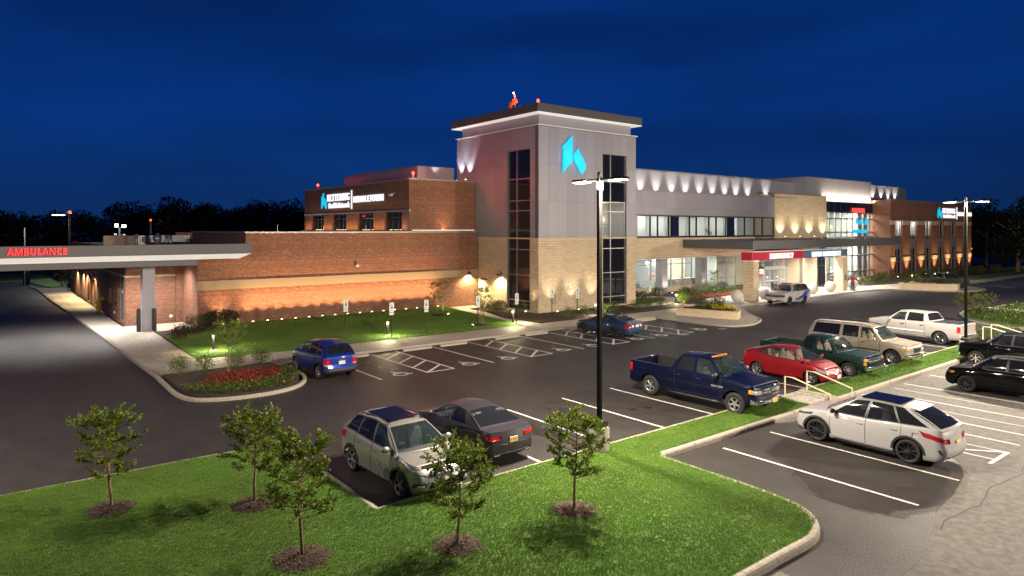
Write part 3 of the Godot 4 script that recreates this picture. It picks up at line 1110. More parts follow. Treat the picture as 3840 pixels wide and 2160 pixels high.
	# charcoal sedan
	car({"name": "parked_car", "label": "charcoal four-door sedan with its tail and yellow plate towards the lawn", "category": "car", "at": w(12.5, 0.0, 18.2), "turn": 0.0,
		"L": 4.83, "W": 1.85, "r": 0.335, "fo": 0.97, "wb": 2.775, "zb": 0.2, "paint": paint("charcoal_paint", [0.035, 0.032, 0.038], 0.4, 0.4),
		"sh": [[0, 0.7], [0.3, 0.78], [1.4, 0.96], [2.5, 0.98], [3.6, 1.02], [4.4, 1.05], [4.83, 1.02]], "rp": [[0, 0.16], [0.12, 0.03], [0.35, 0.0], [0.6, 0.02], [0.85, 0.07], [1.0, 0.1]],
		"gh": [1.4, 2.2, 3.2, 4.25], "roof": [[2.1, 1.42], [2.6, 1.46], [3.3, 1.41]], "wr": 0.56, "rcrown": 0.05, "rear_glass": M.tint_glass,
		"seg": [[1.4, 2.2, 1.62, 2.25, "b"], [1.62, 2.25, 2.55, 2.6, "g"], [2.55, 2.6, 2.65, 2.68, "b"], [2.65, 2.68, 3.5, 3.12, "t"], [3.5, 3.12, 4.25, 3.2, "b"]],
		"doors": [[1.55, 2.6, 2.42], [2.6, 3.55, 3.4]], "spokes": 7, "rimr": 0.7, "plates": [["R", 0.66, M.plate_yellow, "U 1011", M.black_matte]],
		"bits": [
			["tail_light", M.lens_red, [["S", 4.55, 0.72], ["R", 0.42, 0.7], ["R", 0.42, 0.84], ["S", 4.42, 0.86]], 0.012, true],
			["rear_bumper_trim", M.trim_black, [["R", 0.6, 0.08], ["R", -0.6, 0.08], ["R", -0.6, 0.2], ["R", 0.6, 0.2]], 0.01, false],
			["exhaust_tip", M.chrome, [["R", 0.68, 0.1], ["R", 0.48, 0.1], ["R", 0.48, 0.17], ["R", 0.68, 0.17]], 0.03, true],
			["trunk_lip", M.trim_black, [["R", 0.5, 0.5], ["R", -0.5, 0.5], ["R", -0.5, 0.52], ["R", 0.5, 0.52]], 0.006, false],
			["headlight", M.lens_clear, [["F", 0.45, 0.68], ["S", 0.7, 0.78], ["S", 0.72, 0.88], ["F", 0.5, 0.82]], 0.012, true],
			["sill_trim", M.trim_black, [["S", 1.4, 0.0], ["S", 3.3, 0.0], ["S", 3.3, 0.07], ["S", 1.4, 0.07]], 0.008, true]]})
	# blue crossover by the flower island
	car({"name": "parked_car", "label": "bright blue small crossover parked beside the flower island", "category": "car", "at": w(13.2, 0.0, 31.75), "turn": 0.04,
		"L": 4.25, "W": 1.77, "r": 0.34, "fo": 0.86, "wb": 2.555, "zb": 0.24, "paint": paint("blue_paint", [0.004, 0.02, 0.15], 0.35, 0.4),
		"sh": [[0, 0.86], [0.25, 0.95], [1.0, 1.06], [2.4, 1.08], [3.6, 1.12], [4.25, 1.1]], "rp": [[0, 0.14], [0.1, 0.0], [0.4, 0.0], [0.45, 0.08], [0.8, 0.1], [1.0, 0.13]],
		"gh": [1.05, 1.75, 3.6, 4.12], "roof": [[1.7, 1.6], [2.4, 1.66], [3.7, 1.6]], "wr": 0.6, "rcrown": 0.05,
		"seg": [[1.05, 1.75, 1.3, 1.84, "b"], [1.3, 1.84, 2.2, 2.3, "g"], [2.2, 2.3, 2.3, 2.38, "b"], [2.3, 2.38, 3.1, 3.05, "t"], [3.1, 3.05, 3.22, 3.15, "b"], [3.22, 3.15, 3.7, 3.45, "t"], [3.7, 3.45, 4.12, 3.6, "b"]],
		"doors": [[1.2, 2.26, 2.1], [2.26, 3.2, 3.05]], "spokes": 5, "plates": [["R", 0.62, M.plate_white, "EVL 4641", M.sign_blue]], "arch": cladding, "border": [[0.05, 0.97, 0.95], [0, 0, 0], [0.12, 0.85, 0.9]],
		"bits": [
			["tail_light", M.lens_red, [["S", 4.02, 0.5], ["R", 0.56, 0.5], ["R", 0.56, 0.84], ["S", 3.95, 0.86]], 0.014, true],
			["reverse_light", M.lens_clear, [["R", 0.82, 0.47], ["R", 0.58, 0.47], ["R", 0.58, 0.56], ["R", 0.82, 0.56]], 0.02, true],
			["rear_bumper", M.trim_black, [["R", 0.84, 0.03], ["R", -0.84, 0.03], ["R", -0.84, 0.3], ["R", 0.84, 0.3]], 0.012, false],
			["badge", M.chrome, [["R", 0.1, 0.8], ["R", -0.1, 0.8], ["R", -0.1, 0.84], ["R", 0.1, 0.84]], 0.02, false],
			["reflector", M.lens_red, [["R", 0.72, 0.32], ["R", 0.55, 0.32], ["R", 0.55, 0.35], ["R", 0.72, 0.35]], 0.018, true],
			["sill_trim", cladding, [["S", 1.3, 0.0], ["S", 2.95, 0.0], ["S", 2.95, 0.16], ["S", 1.3, 0.16]], 0.012, true]]})
	# slate-blue sedan near the tower
	car({"name": "parked_car", "label": "slate blue sedan parked at the wheel stops before the tower", "category": "car", "at": w(33.1, 0.0, 31.6), "turn": 0.06,
		"L": 4.84, "W": 1.83, "r": 0.33, "fo": 0.98, "wb": 2.73, "zb": 0.2, "paint": paint("slate_paint", [0.02, 0.042, 0.095], 0.4, 0.4),
		"sh": [[0, 0.72], [0.3, 0.8], [1.4, 0.97], [2.5, 0.99], [3.7, 1.03], [4.84, 1.03]], "rp": [[0, 0.14], [0.12, 0.02], [0.4, 0.0], [0.6, 0.04], [0.85, 0.06], [1.0, 0.09]],
		"gh": [1.4, 2.2, 3.2, 4.1], "roof": [[2.1, 1.41], [2.6, 1.45], [3.3, 1.4]], "wr": 0.57, "rcrown": 0.05, "rear_glass": M.car_glass,
		"seg": [[1.4, 2.2, 1.62, 2.25, "b"], [1.62, 2.25, 2.55, 2.6, "g"], [2.55, 2.6, 2.65, 2.68, "b"], [2.65, 2.68, 3.5, 3.12, "g"], [3.5, 3.12, 4.1, 3.2, "b"]],
		"doors": [[1.55, 2.6, 2.42], [2.6, 3.55, 3.4]], "spokes": 5, "rim": M.dark_alloy, "plates": [["R", 0.7, M.plate_white, "", null]],
		"bits": [
			["tail_light", M.lens_red, [["S", 4.5, 0.52], ["R", 0.58, 0.52], ["R", 0.62, 0.9], ["S", 4.55, 0.88]], 0.014, true],
			["reverse_light", M.plate_white, [["R", 0.5, 0.62], ["R", 0.32, 0.62], ["R", 0.32, 0.78], ["R", 0.5, 0.78]], 0.02, true],
			["brake_bar", M.lens_red, [["R", 0.4, 0.94], ["R", -0.4, 0.94], ["R", -0.4, 0.97], ["R", 0.4, 0.97]], 0.012, false],
			["sill_trim", M.trim_black, [["S", 1.4, 0.0], ["S", 3.3, 0.0], ["S", 3.3, 0.06], ["S", 1.4, 0.06]], 0.008, true]]})
	# navy pickup, nose to the viewer
	var truck := {"name": "pickup_truck", "label": "navy blue four-door pickup with an open bed and amber roof lights", "category": "pickup truck", "at": w(23.25, 0.0, 16.95), "turn": PI + 0.03,
		"body_pillars": true, "L": 6.1, "W": 2.02, "r": 0.42, "gap": 0.09, "fo": 0.98, "wb": 3.98, "zb": 0.42, "paint": paint("navy_paint", [0.0018, 0.0038, 0.019], 0.3, 0.4), "tyre_w": 0.27,
		"sh": [[0, 1.1], [0.3, 1.2], [1.3, 1.3], [2.6, 1.3], [3.9, 1.32], [4.05, 1.36], [6.1, 1.36]], "fp": truck_fo, "rp": flat_ro, "sp": truck_so, "bf": 0.14, "cf": Vector2(0.36, 0.24), "br": 0.02, "cr": Vector2(0.08, 0.08), "taper": 0.02,
		"gh": [1.42, 2.15, 3.55, 3.9], "roof": [[2.1, 1.9], [2.7, 1.96], [3.6, 1.92]], "wr": 0.7, "rcrown": 0.06, "bed": 2.0, "bed_end": 3.98, "crown": 0.1, "power": 0.05,
		"seg": [[1.42, 2.15, 1.66, 2.22, "b"], [1.66, 2.22, 2.66, 2.72, "g"], [2.66, 2.72, 2.8, 2.84, "b"], [2.8, 2.84, 3.62, 3.46, "t"], [3.62, 3.46, 3.9, 3.55, "b"]],
		"doors": [[1.56, 2.74, 2.55], [2.74, 3.7, 3.5]], "handle": M.chrome, "mirror": M.trim_black, "mirs": 1.35, "spokes": 5, "rimr": 0.56, "plates": [], "rear_glass": M.tint_glass,
		"bits": [
			["headlight", M.lens_clear, [["F", 0.5, 0.58], ["S", 0.26, 0.6], ["S", 0.28, 0.8], ["F", 0.5, 0.8]], 0.02, true],
			["turn_signal", M.lens_amber, [["S", 0.22, 0.6], ["S", 0.34, 0.61], ["S", 0.34, 0.8], ["S", 0.24, 0.8]], 0.026, true],
			["grille", M.chrome, [["F", -0.46, 0.5], ["F", 0.46, 0.5], ["F", 0.5, 0.96], ["F", -0.5, 0.96]], 0.05, false],
			["grille_opening", M.trim_black, [["F", 0.05, 0.54], ["F", 0.41, 0.54], ["F", 0.43, 0.7], ["F", 0.05, 0.7]], 0.068, true],
			["grille_opening", M.trim_black, [["F", 0.05, 0.75], ["F", 0.44, 0.75], ["F", 0.44, 0.91], ["F", 0.05, 0.91]], 0.068, true],
			["front_bumper", M.chrome, [["F", -0.96, 0.08], ["F", 0.96, 0.08], ["F", 0.96, 0.33], ["F", -0.96, 0.33]], 0.06, false],
			["bumper_pad", M.trim_black, [["F", -0.8, 0.36], ["F", 0.8, 0.36], ["F", 0.8, 0.5], ["F", -0.8, 0.5]], 0.05, false],
			["fog_light", M.lens_dark, [["F", 0.52, 0.14], ["F", 0.72, 0.14], ["F", 0.72, 0.26], ["F", 0.52, 0.26]], 0.068, true],
			["tail_light", M.lens_red, [["S", 5.9, 0.5], ["S", 6.02, 0.5], ["S", 6.02, 0.9], ["S", 5.9, 0.9]], 0.012, true],
			["running_board", M.chrome, [["S", 1.6, -0.06], ["S", 3.9, -0.06], ["S", 3.9, 0.0], ["S", 1.6, 0.0]], 0.06, true]]}
	var ram := car(truck)
	for k in 5:
		var cl := MB.new()
		cl.box(Vector3(-0.44 + k * 0.22 - 0.05, 1.93, -0.86), Vector3(-0.44 + k * 0.22 + 0.05, 1.975, -0.76), 0.015)
		part("roof_light", cl.done(), M.lens_amber, ram)
	var sh: Body = truck.shell
	var fp := sh.at(0.0, 0.2, 0.075)
	part("licence_plate", box_mesh(Vector3(-0.155, -0.08, -0.01), Vector3(0.155, 0.08, 0.01)), M.plate_yellow, ram, Transform3D(Basis(), fp + Vector3(-0.12, 0, 0)))
	letters("door_lettering", "RAM 2500", "Droid Sans", 0.5, 0.07, 0.006, M.galvanized, ram, Transform3D(Basis(Vector3.UP, -PI / 2), sh.at(-sh.side_i(1.7), 0.62, 0.006)))
	letters("door_lettering", "RAM 2500", "Droid Sans", 0.5, 0.07, 0.006, M.galvanized, ram, Transform3D(Basis(Vector3.UP, PI / 2), sh.at(sh.side_i(1.7), 0.62, 0.006)))
	# red hatchback
	car({"name": "parked_car", "label": "red hatchback with cream seats, parked between the navy and green pickups", "category": "car", "at": w(30.2, 0.0, 16.95), "turn": PI,
		"L": 4.45, "W": 1.73, "r": 0.31, "fo": 0.88, "wb": 2.7, "zb": 0.19, "paint": paint("red_paint", [0.2, 0.006, 0.011], 0.15, 0.4), "seat": M.seat_tan,
		"sh": [[0, 0.66], [0.25, 0.76], [0.9, 0.94], [1.5, 0.98], [2.6, 1.0], [3.8, 1.1], [4.45, 1.08]], "fp": [[0, 0.14], [0.12, 0.03], [0.35, 0.0], [0.6, 0.05], [0.8, 0.14], [1.0, 0.34]], "bf": 0.32, "cf": Vector2(0.6, 0.4),
		"gh": [0.95, 1.95, 3.1, 4.3], "roof": [[1.85, 1.43], [2.4, 1.49], [3.2, 1.45]], "wr": 0.55, "rcrown": 0.05, "rear_glass": M.car_glass,
		"seg": [[0.95, 1.95, 1.1, 1.98, "b"], [1.1, 1.98, 1.42, 2.02, "g"], [1.42, 2.02, 1.5, 2.08, "b"], [1.5, 2.08, 2.36, 2.42, "g"], [2.36, 2.42, 2.46, 2.5, "b"], [2.46, 2.5, 3.28, 3.02, "g"], [3.28, 3.02, 3.36, 3.06, "b"], [3.36, 3.06, 3.75, 3.12, "g"], [3.75, 3.12, 4.3, 3.14, "b"]],
		"doors": [[1.3, 2.4, 2.24], [2.4, 3.36, 3.2]], "spokes": 6, "rimr": 0.68, "plates": [["F", 0.42, M.plate_white, "", null]],
		"bits": [
			["headlight", M.lens_clear, [["F", 0.42, 0.62], ["S", 0.56, 0.66], ["S", 0.66, 0.9], ["F", 0.5, 0.84]], 0.012, true],
			["grille_bar", M.chrome, [["F", -0.24, 0.66], ["F", 0.24, 0.66], ["F", 0.24, 0.72], ["F", -0.24, 0.72]], 0.014, false],
			["lower_grille", M.trim_black, [["F", -0.4, 0.18], ["F", 0.4, 0.18], ["F", 0.36, 0.32], ["F", -0.36, 0.32]], 0.008, false],
			["tail_light", M.lens_red, [["S", 4.1, 0.6], ["R", 0.6, 0.6], ["R", 0.6, 0.95], ["S", 4.0, 0.95]], 0.012, true]]})
	# green pickup
	var gt := {"name": "pickup_truck", "label": "dark green older pickup with chrome bumper, beside the red hatchback", "category": "pickup truck", "at": w(33.05, 0.0, 17.1), "turn": PI,
		"body_pillars": true, "L": 5.55, "W": 1.95, "r": 0.37, "gap": 0.08, "fo": 0.9, "wb": 3.6, "zb": 0.36, "paint": paint("green_paint", [0.003, 0.024, 0.02], 0.3, 0.4), "seat": M.seat_tan,
		"sh": [[0, 1.02], [0.2, 1.06], [1.3, 1.12], [2.5, 1.14], [3.4, 1.16], [3.5, 1.2], [5.55, 1.2]], "fp": truck_fo, "rp": flat_ro, "sp": truck_so, "bf": 0.08, "cf": Vector2(0.2, 0.16), "br": 0.02, "cr": Vector2(0.08, 0.08), "taper": 0.015,
		"gh": [1.4, 1.95, 3.05, 3.3], "roof": [[1.9, 1.72], [2.4, 1.77], [3.1, 1.75]], "wr": 0.68, "rcrown": 0.05, "bed": 2.0, "bed_end": 3.42, "crown": 0.06,
		"seg": [[1.4, 1.95, 1.58, 2.0, "b"], [1.58, 2.0, 2.52, 2.52, "g"], [2.52, 2.52, 2.64, 2.62, "b"], [2.64, 2.62, 3.1, 3.0, "t"], [3.1, 3.0, 3.3, 3.05, "b"]],
		"doors": [[1.5, 2.58, 2.42]], "mirror": M.trim_black, "spokes": 8, "rimr": 0.56, "rim": M.galvanized, "plates": [], "rows": 1,
		"bits": [
			["grille", M.trim_black, [["F", -0.62, 0.44], ["F", 0.62, 0.44], ["F", 0.62, 0.96], ["F", -0.62, 0.96]], 0.03, false],
			["grille_bar", M.chrome, [["F", -0.64, 0.9], ["F", 0.64, 0.9], ["F", 0.64, 0.97], ["F", -0.64, 0.97]], 0.045, false],
			["grille_bar", M.chrome, [["F", -0.62, 0.66], ["F", 0.62, 0.66], ["F", 0.62, 0.74], ["F", -0.62, 0.74]], 0.045, false],
			["headlight", M.lens_clear, [["F", 0.62, 0.7], ["F", 0.86, 0.7], ["F", 0.86, 0.9], ["F", 0.62, 0.9]], 0.035, true],
			["turn_signal", M.lens_amber, [["F", 0.87, 0.46], ["S", 0.16, 0.46], ["S", 0.16, 0.64], ["F", 0.87, 0.64]], 0.035, true],
			["turn_signal", M.lens_amber, [["F", 0.87, 0.7], ["S", 0.16, 0.7], ["S", 0.16, 0.9], ["F", 0.87, 0.9]], 0.035, true],
			["front_bumper", M.chrome, [["F", -0.92, 0.06], ["F", 0.92, 0.06], ["F", 0.92, 0.32], ["F", -0.92, 0.32]], 0.07, false],
			["bumper_pad", M.trim_black, [["F", -0.92, 0.2], ["F", 0.92, 0.2], ["F", 0.92, 0.25], ["F", -0.92, 0.25]], 0.078, false]]}
	car(gt)
	# beige long SUV
	car({"name": "parked_car", "label": "beige long sport utility vehicle with roof rails behind the green pickup", "category": "suv", "at": w(37.95, 0.0, 17.15), "turn": PI,
		"body_pillars": true, "L": 5.57, "W": 2.0, "r": 0.385, "gap": 0.08, "fo": 0.96, "wb": 3.3, "zb": 0.34, "paint": paint("beige_paint", [0.32, 0.28, 0.22], 0.3, 0.32), "seat": M.seat_tan, "tyre_w": 0.26,
		"sh": [[0, 1.0], [0.2, 1.06], [1.35, 1.16], [3.0, 1.18], [5.0, 1.2], [5.57, 1.2]], "fp": truck_fo, "rp": [[0, 0.1], [0.1, 0.0], [0.3, 0.0], [0.35, 0.07], [1.0, 0.1]], "sp": truck_so, "bf": 0.12, "cf": Vector2(0.28, 0.22), "br": 0.05, "cr": Vector2(0.14, 0.14), "taper": 0.02,
		"gh": [1.42, 2.0, 5.2, 5.46], "roof": [[1.9, 1.82], [3.0, 1.88], [5.3, 1.84]], "wr": 0.72, "rcrown": 0.05, "crown": 0.06,
		"seg": [[1.42, 2.0, 1.62, 2.06, "b"], [1.62, 2.06, 2.52, 2.54, "g"], [2.52, 2.54, 2.66, 2.68, "b"], [2.66, 2.68, 3.5, 3.5, "t"], [3.5, 3.5, 3.68, 3.66, "b"], [3.68, 3.66, 5.18, 5.04, "t"], [5.18, 5.04, 5.46, 5.2, "b"]],
		"doors": [[1.52, 2.6, 2.44], [2.6, 3.6, 3.44]], "handle": M.trim_black, "rails": M.trim_black, "spokes": 6, "rimr": 0.58, "plates": [],
		"bits": [
			["grille", M.trim_black, [["F", -0.4, 0.46], ["F", 0.4, 0.46], ["F", 0.44, 0.86], ["F", -0.44, 0.86]], 0.03, false],
			["headlight", M.lens_clear, [["F", 0.48, 0.6], ["F", 0.9, 0.6], ["F", 0.9, 0.84], ["F", 0.48, 0.84]], 0.03, true],
			["turn_signal", M.lens_amber, [["F", 0.9, 0.6], ["S", 0.26, 0.6], ["S", 0.26, 0.84], ["F", 0.9, 0.84]], 0.032, true],
			["front_bumper", M.chrome, [["F", -0.95, 0.2], ["F", 0.95, 0.2], ["F", 0.95, 0.36], ["F", -0.95, 0.36]], 0.06, false],
			["side_moulding", M.trim_black, [["S", 1.5, 0.36], ["S", 4.0, 0.36], ["S", 4.0, 0.44], ["S", 1.5, 0.44]], 0.014, true],
			["lower_grille", M.trim_black, [["F", -0.5, 0.08], ["F", 0.5, 0.08], ["F", 0.5, 0.17], ["F", -0.5, 0.17]], 0.02, false]]})
	# white pickup, tail to the viewer
	car({"name": "pickup_truck", "label": "white crew-cab pickup with a black bed cover by the far lamp post", "category": "pickup truck", "at": w(46.75, 0.0, 17.75), "turn": -0.1,
		"body_pillars": true, "L": 5.85, "W": 2.03, "r": 0.4, "gap": 0.09, "fo": 0.98, "wb": 3.645, "zb": 0.38, "paint": paint("white_paint_coat", [0.32, 0.31, 0.3], 0.0, 0.4), "tyre_w": 0.27,
		"sh": [[0, 1.12], [0.2, 1.16], [1.35, 1.24], [3.9, 1.28], [4.0, 1.32], [5.85, 1.34]], "fp": truck_fo, "rp": flat_ro, "sp": truck_so, "bf": 0.12, "cf": Vector2(0.3, 0.22), "br": 0.02, "cr": Vector2(0.08, 0.08), "taper": 0.015,
		"gh": [1.42, 2.1, 3.75, 4.0], "roof": [[2.0, 1.82], [2.7, 1.88], [3.8, 1.85]], "wr": 0.7, "rcrown": 0.05, "bed": 1.8, "bed_end": 4.08, "crown": 0.08, "cover": M.trim_black,
		"seg": [[1.42, 2.1, 1.62, 2.16, "b"], [1.62, 2.16, 2.58, 2.62, "g"], [2.58, 2.62, 2.7, 2.74, "b"], [2.7, 2.74, 3.72, 3.62, "t"], [3.72, 3.62, 4.0, 3.75, "b"]],
		"doors": [[1.52, 2.64, 2.46], [2.64, 3.76, 3.6]], "handle": M.trim_black, "spokes": 6, "rim": M.chrome, "rimr": 0.6, "plates": [],
		"bits": [
			["tail_light", M.lens_red, [["S", 5.62, 0.48], ["R", 0.86, 0.48], ["R", 0.86, 0.86], ["S", 5.62, 0.86]], 0.014, true],
			["rear_bumper", M.chrome, [["R", 0.95, 0.08], ["R", -0.95, 0.08], ["R", -0.95, 0.28], ["R", 0.95, 0.28]], 0.05, false],
			["tailgate_badge", M.trim_black, [["R", 0.12, 0.7], ["R", -0.12, 0.7], ["R", -0.12, 0.76], ["R", 0.12, 0.76]], 0.012, false],
			["side_moulding", M.white_metal, [["S", 1.5, 0.34], ["S", 3.8, 0.34], ["S", 3.8, 0.42], ["S", 1.5, 0.42]], 0.016, true],
			["headlight", M.lens_clear, [["F", 0.56, 0.6], ["F", 0.92, 0.6], ["F", 0.92, 0.86], ["F", 0.56, 0.86]], 0.02, true],
			["running_board", M.chrome, [["S", 1.6, -0.06], ["S", 3.9, -0.06], ["S", 3.9, 0.0], ["S", 1.6, 0.0]], 0.06, true]]})
	# white coupe-backed SUV in the lower lot
	var lex := {"name": "parked_car", "label": "pearl white sport utility vehicle with a black roof panel in the lower lot", "category": "suv", "at": w(23.15, -0.15, 10.1), "turn": 0.0,
		"L": 4.95, "W": 1.9, "r": 0.375, "gap": 0.05, "fo": 0.98, "wb": 2.85, "zb": 0.22, "paint": paint("pearl_paint", [0.29, 0.285, 0.285], 0.0, 0.35), "tyre_w": 0.25,
		"sh": [[0, 0.88], [0.25, 0.97], [1.3, 1.08], [2.6, 1.1], [3.6, 1.16], [4.5, 1.2], [4.95, 1.12]], "rp": [[0, 0.2], [0.1, 0.06], [0.3, 0.0], [0.45, 0.02], [0.55, 0.08], [0.8, 0.12], [1.0, 0.22]],
		"gh": [1.25, 2.15, 3.75, 4.74], "roof": [[2.05, 1.63], [2.7, 1.7], [3.8, 1.66]], "wr": 0.62, "rcrown": 0.04, "bf": 0.28, "cf": Vector2(0.6, 0.36),
		"seg": [[1.25, 2.15, 1.5, 2.2, "b"], [1.5, 2.2, 2.5, 2.62, "t"], [2.5, 2.62, 2.6, 2.7, "b"], [2.6, 2.7, 3.55, 3.3, "t"], [3.55, 3.3, 3.62, 3.36, "b"], [3.62, 3.36, 4.42, 3.6, "t"], [4.42, 3.6, 4.74, 3.75, "b"]],
		"doors": [[1.42, 2.56, 2.4], [2.56, 3.62, 3.42]], "spokes": 10, "double": true, "rim": M.dark_alloy, "rimr": 0.74, "plates": [["R", 0.55, M.plate_yellow, "", null]], "arch": M.trim_black, "mirror": M.trim_black, "border": [[0.05, 0.97, 0.95], [0, 0, 0], [0.14, 0.92, 0.93]],
		"bits": [
			["tail_light", M.lens_red, [["S", 4.3, 0.72], ["R", 0.5, 0.58], ["R", 0.5, 0.74], ["S", 4.14, 0.9]], 0.014, true],
			["headlight", M.lens_dark, [["F", 0.55, 0.72], ["S", 0.8, 0.84], ["S", 0.8, 0.9], ["F", 0.6, 0.84]], 0.014, true],
			["grille", M.trim_black, [["F", -0.34, 0.15], ["F", 0.34, 0.15], ["F", 0.4, 0.8], ["F", -0.4, 0.8]], 0.012, false],
			["bumper_trim", M.trim_black, [["F", 0.5, 0.08], ["S", 0.5, 0.08], ["S", 0.4, 0.16], ["F", 0.5, 0.2]], 0.012, true],
			["rear_bumper_trim", M.trim_black, [["R", 0.7, 0.04], ["R", -0.7, 0.04], ["R", -0.66, 0.16], ["R", 0.66, 0.16]], 0.012, false],
			["rear_vent", M.trim_black, [["S", 4.72, 0.26], ["S", 4.78, 0.26], ["S", 4.72, 0.4], ["S", 4.66, 0.4]], 0.01, true],
			["fuel_door", M.pearl_paint, [["S", 3.95, 0.66], ["S", 4.15, 0.66], ["S", 4.15, 0.8], ["S", 3.95, 0.8]], 0.006, true],
			["sill_trim", M.trim_black, [["S", 1.4, 0.0], ["S", 3.4, 0.0], ["S", 3.4, 0.06], ["S", 1.4, 0.06]], 0.01, true]]}
	var lx := car(lex)
	part("roof_panel", box_mesh(Vector3(-0.52, 1.675, -0.2), Vector3(0.52, 1.712, 1.02), 0.012), M.roof_glass, lx)
	var sp := MB.new()
	sp.xbox(Transform3D(Basis(Vector3.RIGHT, 0.1), Vector3(0, 1.612, 1.4)), Vector3(1.1, 0.03, 0.34), 0.015)
	part("rear_spoiler", sp.done(), M.pearl_paint, lx)
	# black SUV in the lower lot
	car({"name": "parked_car", "label": "black sport utility vehicle with black wheels, nose to the grass strip in the lower lot", "category": "suv", "at": w(34.95, -0.15, 9.55), "turn": 0.0,
		"L": 4.9, "W": 1.85, "r": 0.365, "gap": 0.06, "fo": 0.98, "wb": 2.89, "zb": 0.24, "paint": paint("black_paint", [0.003, 0.003, 0.004], 0.0, 0.5), "sh": [[0, 0.92], [0.2, 0.98], [1.2, 1.08], [3.6, 1.12], [4.9, 1.12]], "rp": suv_ro, "bf": 0.16, "cf": Vector2(0.4, 0.28),
		"gh": [1.2, 1.9, 4.2, 4.7], "roof": [[1.85, 1.62], [2.6, 1.69], [4.3, 1.64]], "wr": 0.64, "rcrown": 0.05, "rails": M.dark_alloy,
		"seg": [[1.2, 1.9, 1.42, 1.98, "b"], [1.42, 1.98, 2.4, 2.46, "t"], [2.4, 2.46, 2.52, 2.56, "b"], [2.52, 2.56, 3.4, 3.36, "t"], [3.4, 3.36, 3.52, 3.46, "b"], [3.52, 3.46, 4.4, 4.1, "t"], [4.4, 4.1, 4.7, 4.2, "b"]],
		"doors": [[1.35, 2.46, 2.28], [2.46, 3.46, 3.3]], "spokes": 8, "rim": M.trim_black, "rimr": 0.66, "plates": [], "handle": M.dark_alloy,
		"bits": [["headlight", M.lens_dark, [["F", 0.5, 0.68], ["S", 0.46, 0.7], ["S", 0.46, 0.88], ["F", 0.5, 0.86]], 0.014, true], ["turn_signal", M.lens_amber, [["S", 0.36, 0.7], ["S", 0.5, 0.72], ["S", 0.5, 0.8], ["S", 0.4, 0.78]], 0.02, true], ["grille", M.lens_dark, [["F", -0.44, 0.62], ["F", 0.44, 0.62], ["F", 0.46, 0.84], ["F", -0.46, 0.84]], 0.012, false]]})
	M.black_paint.clearcoat = 0.3
	M.black_paint.metallic_specular = 0.08
	# black pickup beyond it
	car({"name": "pickup_truck", "label": "black pickup beside the black sport utility vehicle at the foot of the far lamp post", "category": "pickup truck", "at": w(41.95, -0.15, 10.9), "turn": 0.0,
		"L": 5.8, "W": 2.0, "r": 0.4, "gap": 0.09, "fo": 0.98, "wb": 3.6, "zb": 0.4, "paint": M.black_paint, "sh": [[0, 1.08], [0.2, 1.12], [1.35, 1.2], [3.9, 1.24], [4.0, 1.3], [5.8, 1.3]], "fp": truck_fo, "rp": flat_ro, "sp": truck_so, "bf": 0.12, "cf": Vector2(0.3, 0.22), "br": 0.02, "cr": Vector2(0.08, 0.08),
		"gh": [1.42, 2.1, 3.5, 3.8], "roof": [[2.0, 1.78], [2.7, 1.84], [3.6, 1.81]], "wr": 0.7, "rcrown": 0.05, "bed": 1.8, "bed_end": 3.95, "crown": 0.08,
		"seg": [[1.42, 2.1, 1.62, 2.16, "b"], [1.62, 2.16, 2.5, 2.56, "t"], [2.5, 2.56, 2.62, 2.66, "b"], [2.62, 2.66, 3.52, 3.42, "t"], [3.52, 3.42, 3.8, 3.5, "b"]],
		"doors": [[1.52, 2.56, 2.4], [2.56, 3.6, 3.42]], "spokes": 6, "rimr": 0.6, "rim": M.chrome, "plates": [], "handle": M.chrome, "mirror": M.chrome,
		"bits": [["grille", M.chrome, [["F", -0.5, 0.5], ["F", 0.5, 0.5], ["F", 0.5, 0.8], ["F", -0.5, 0.8]], 0.02, false], ["headlight", M.lens_clear, [["F", 0.56, 0.56], ["F", 0.92, 0.56], ["F", 0.92, 0.82], ["F", 0.56, 0.82]], 0.02, true], ["front_bumper", M.chrome, [["F", -0.94, 0.1], ["F", 0.94, 0.1], ["F", 0.94, 0.3], ["F", -0.94, 0.3]], 0.05, false]]})
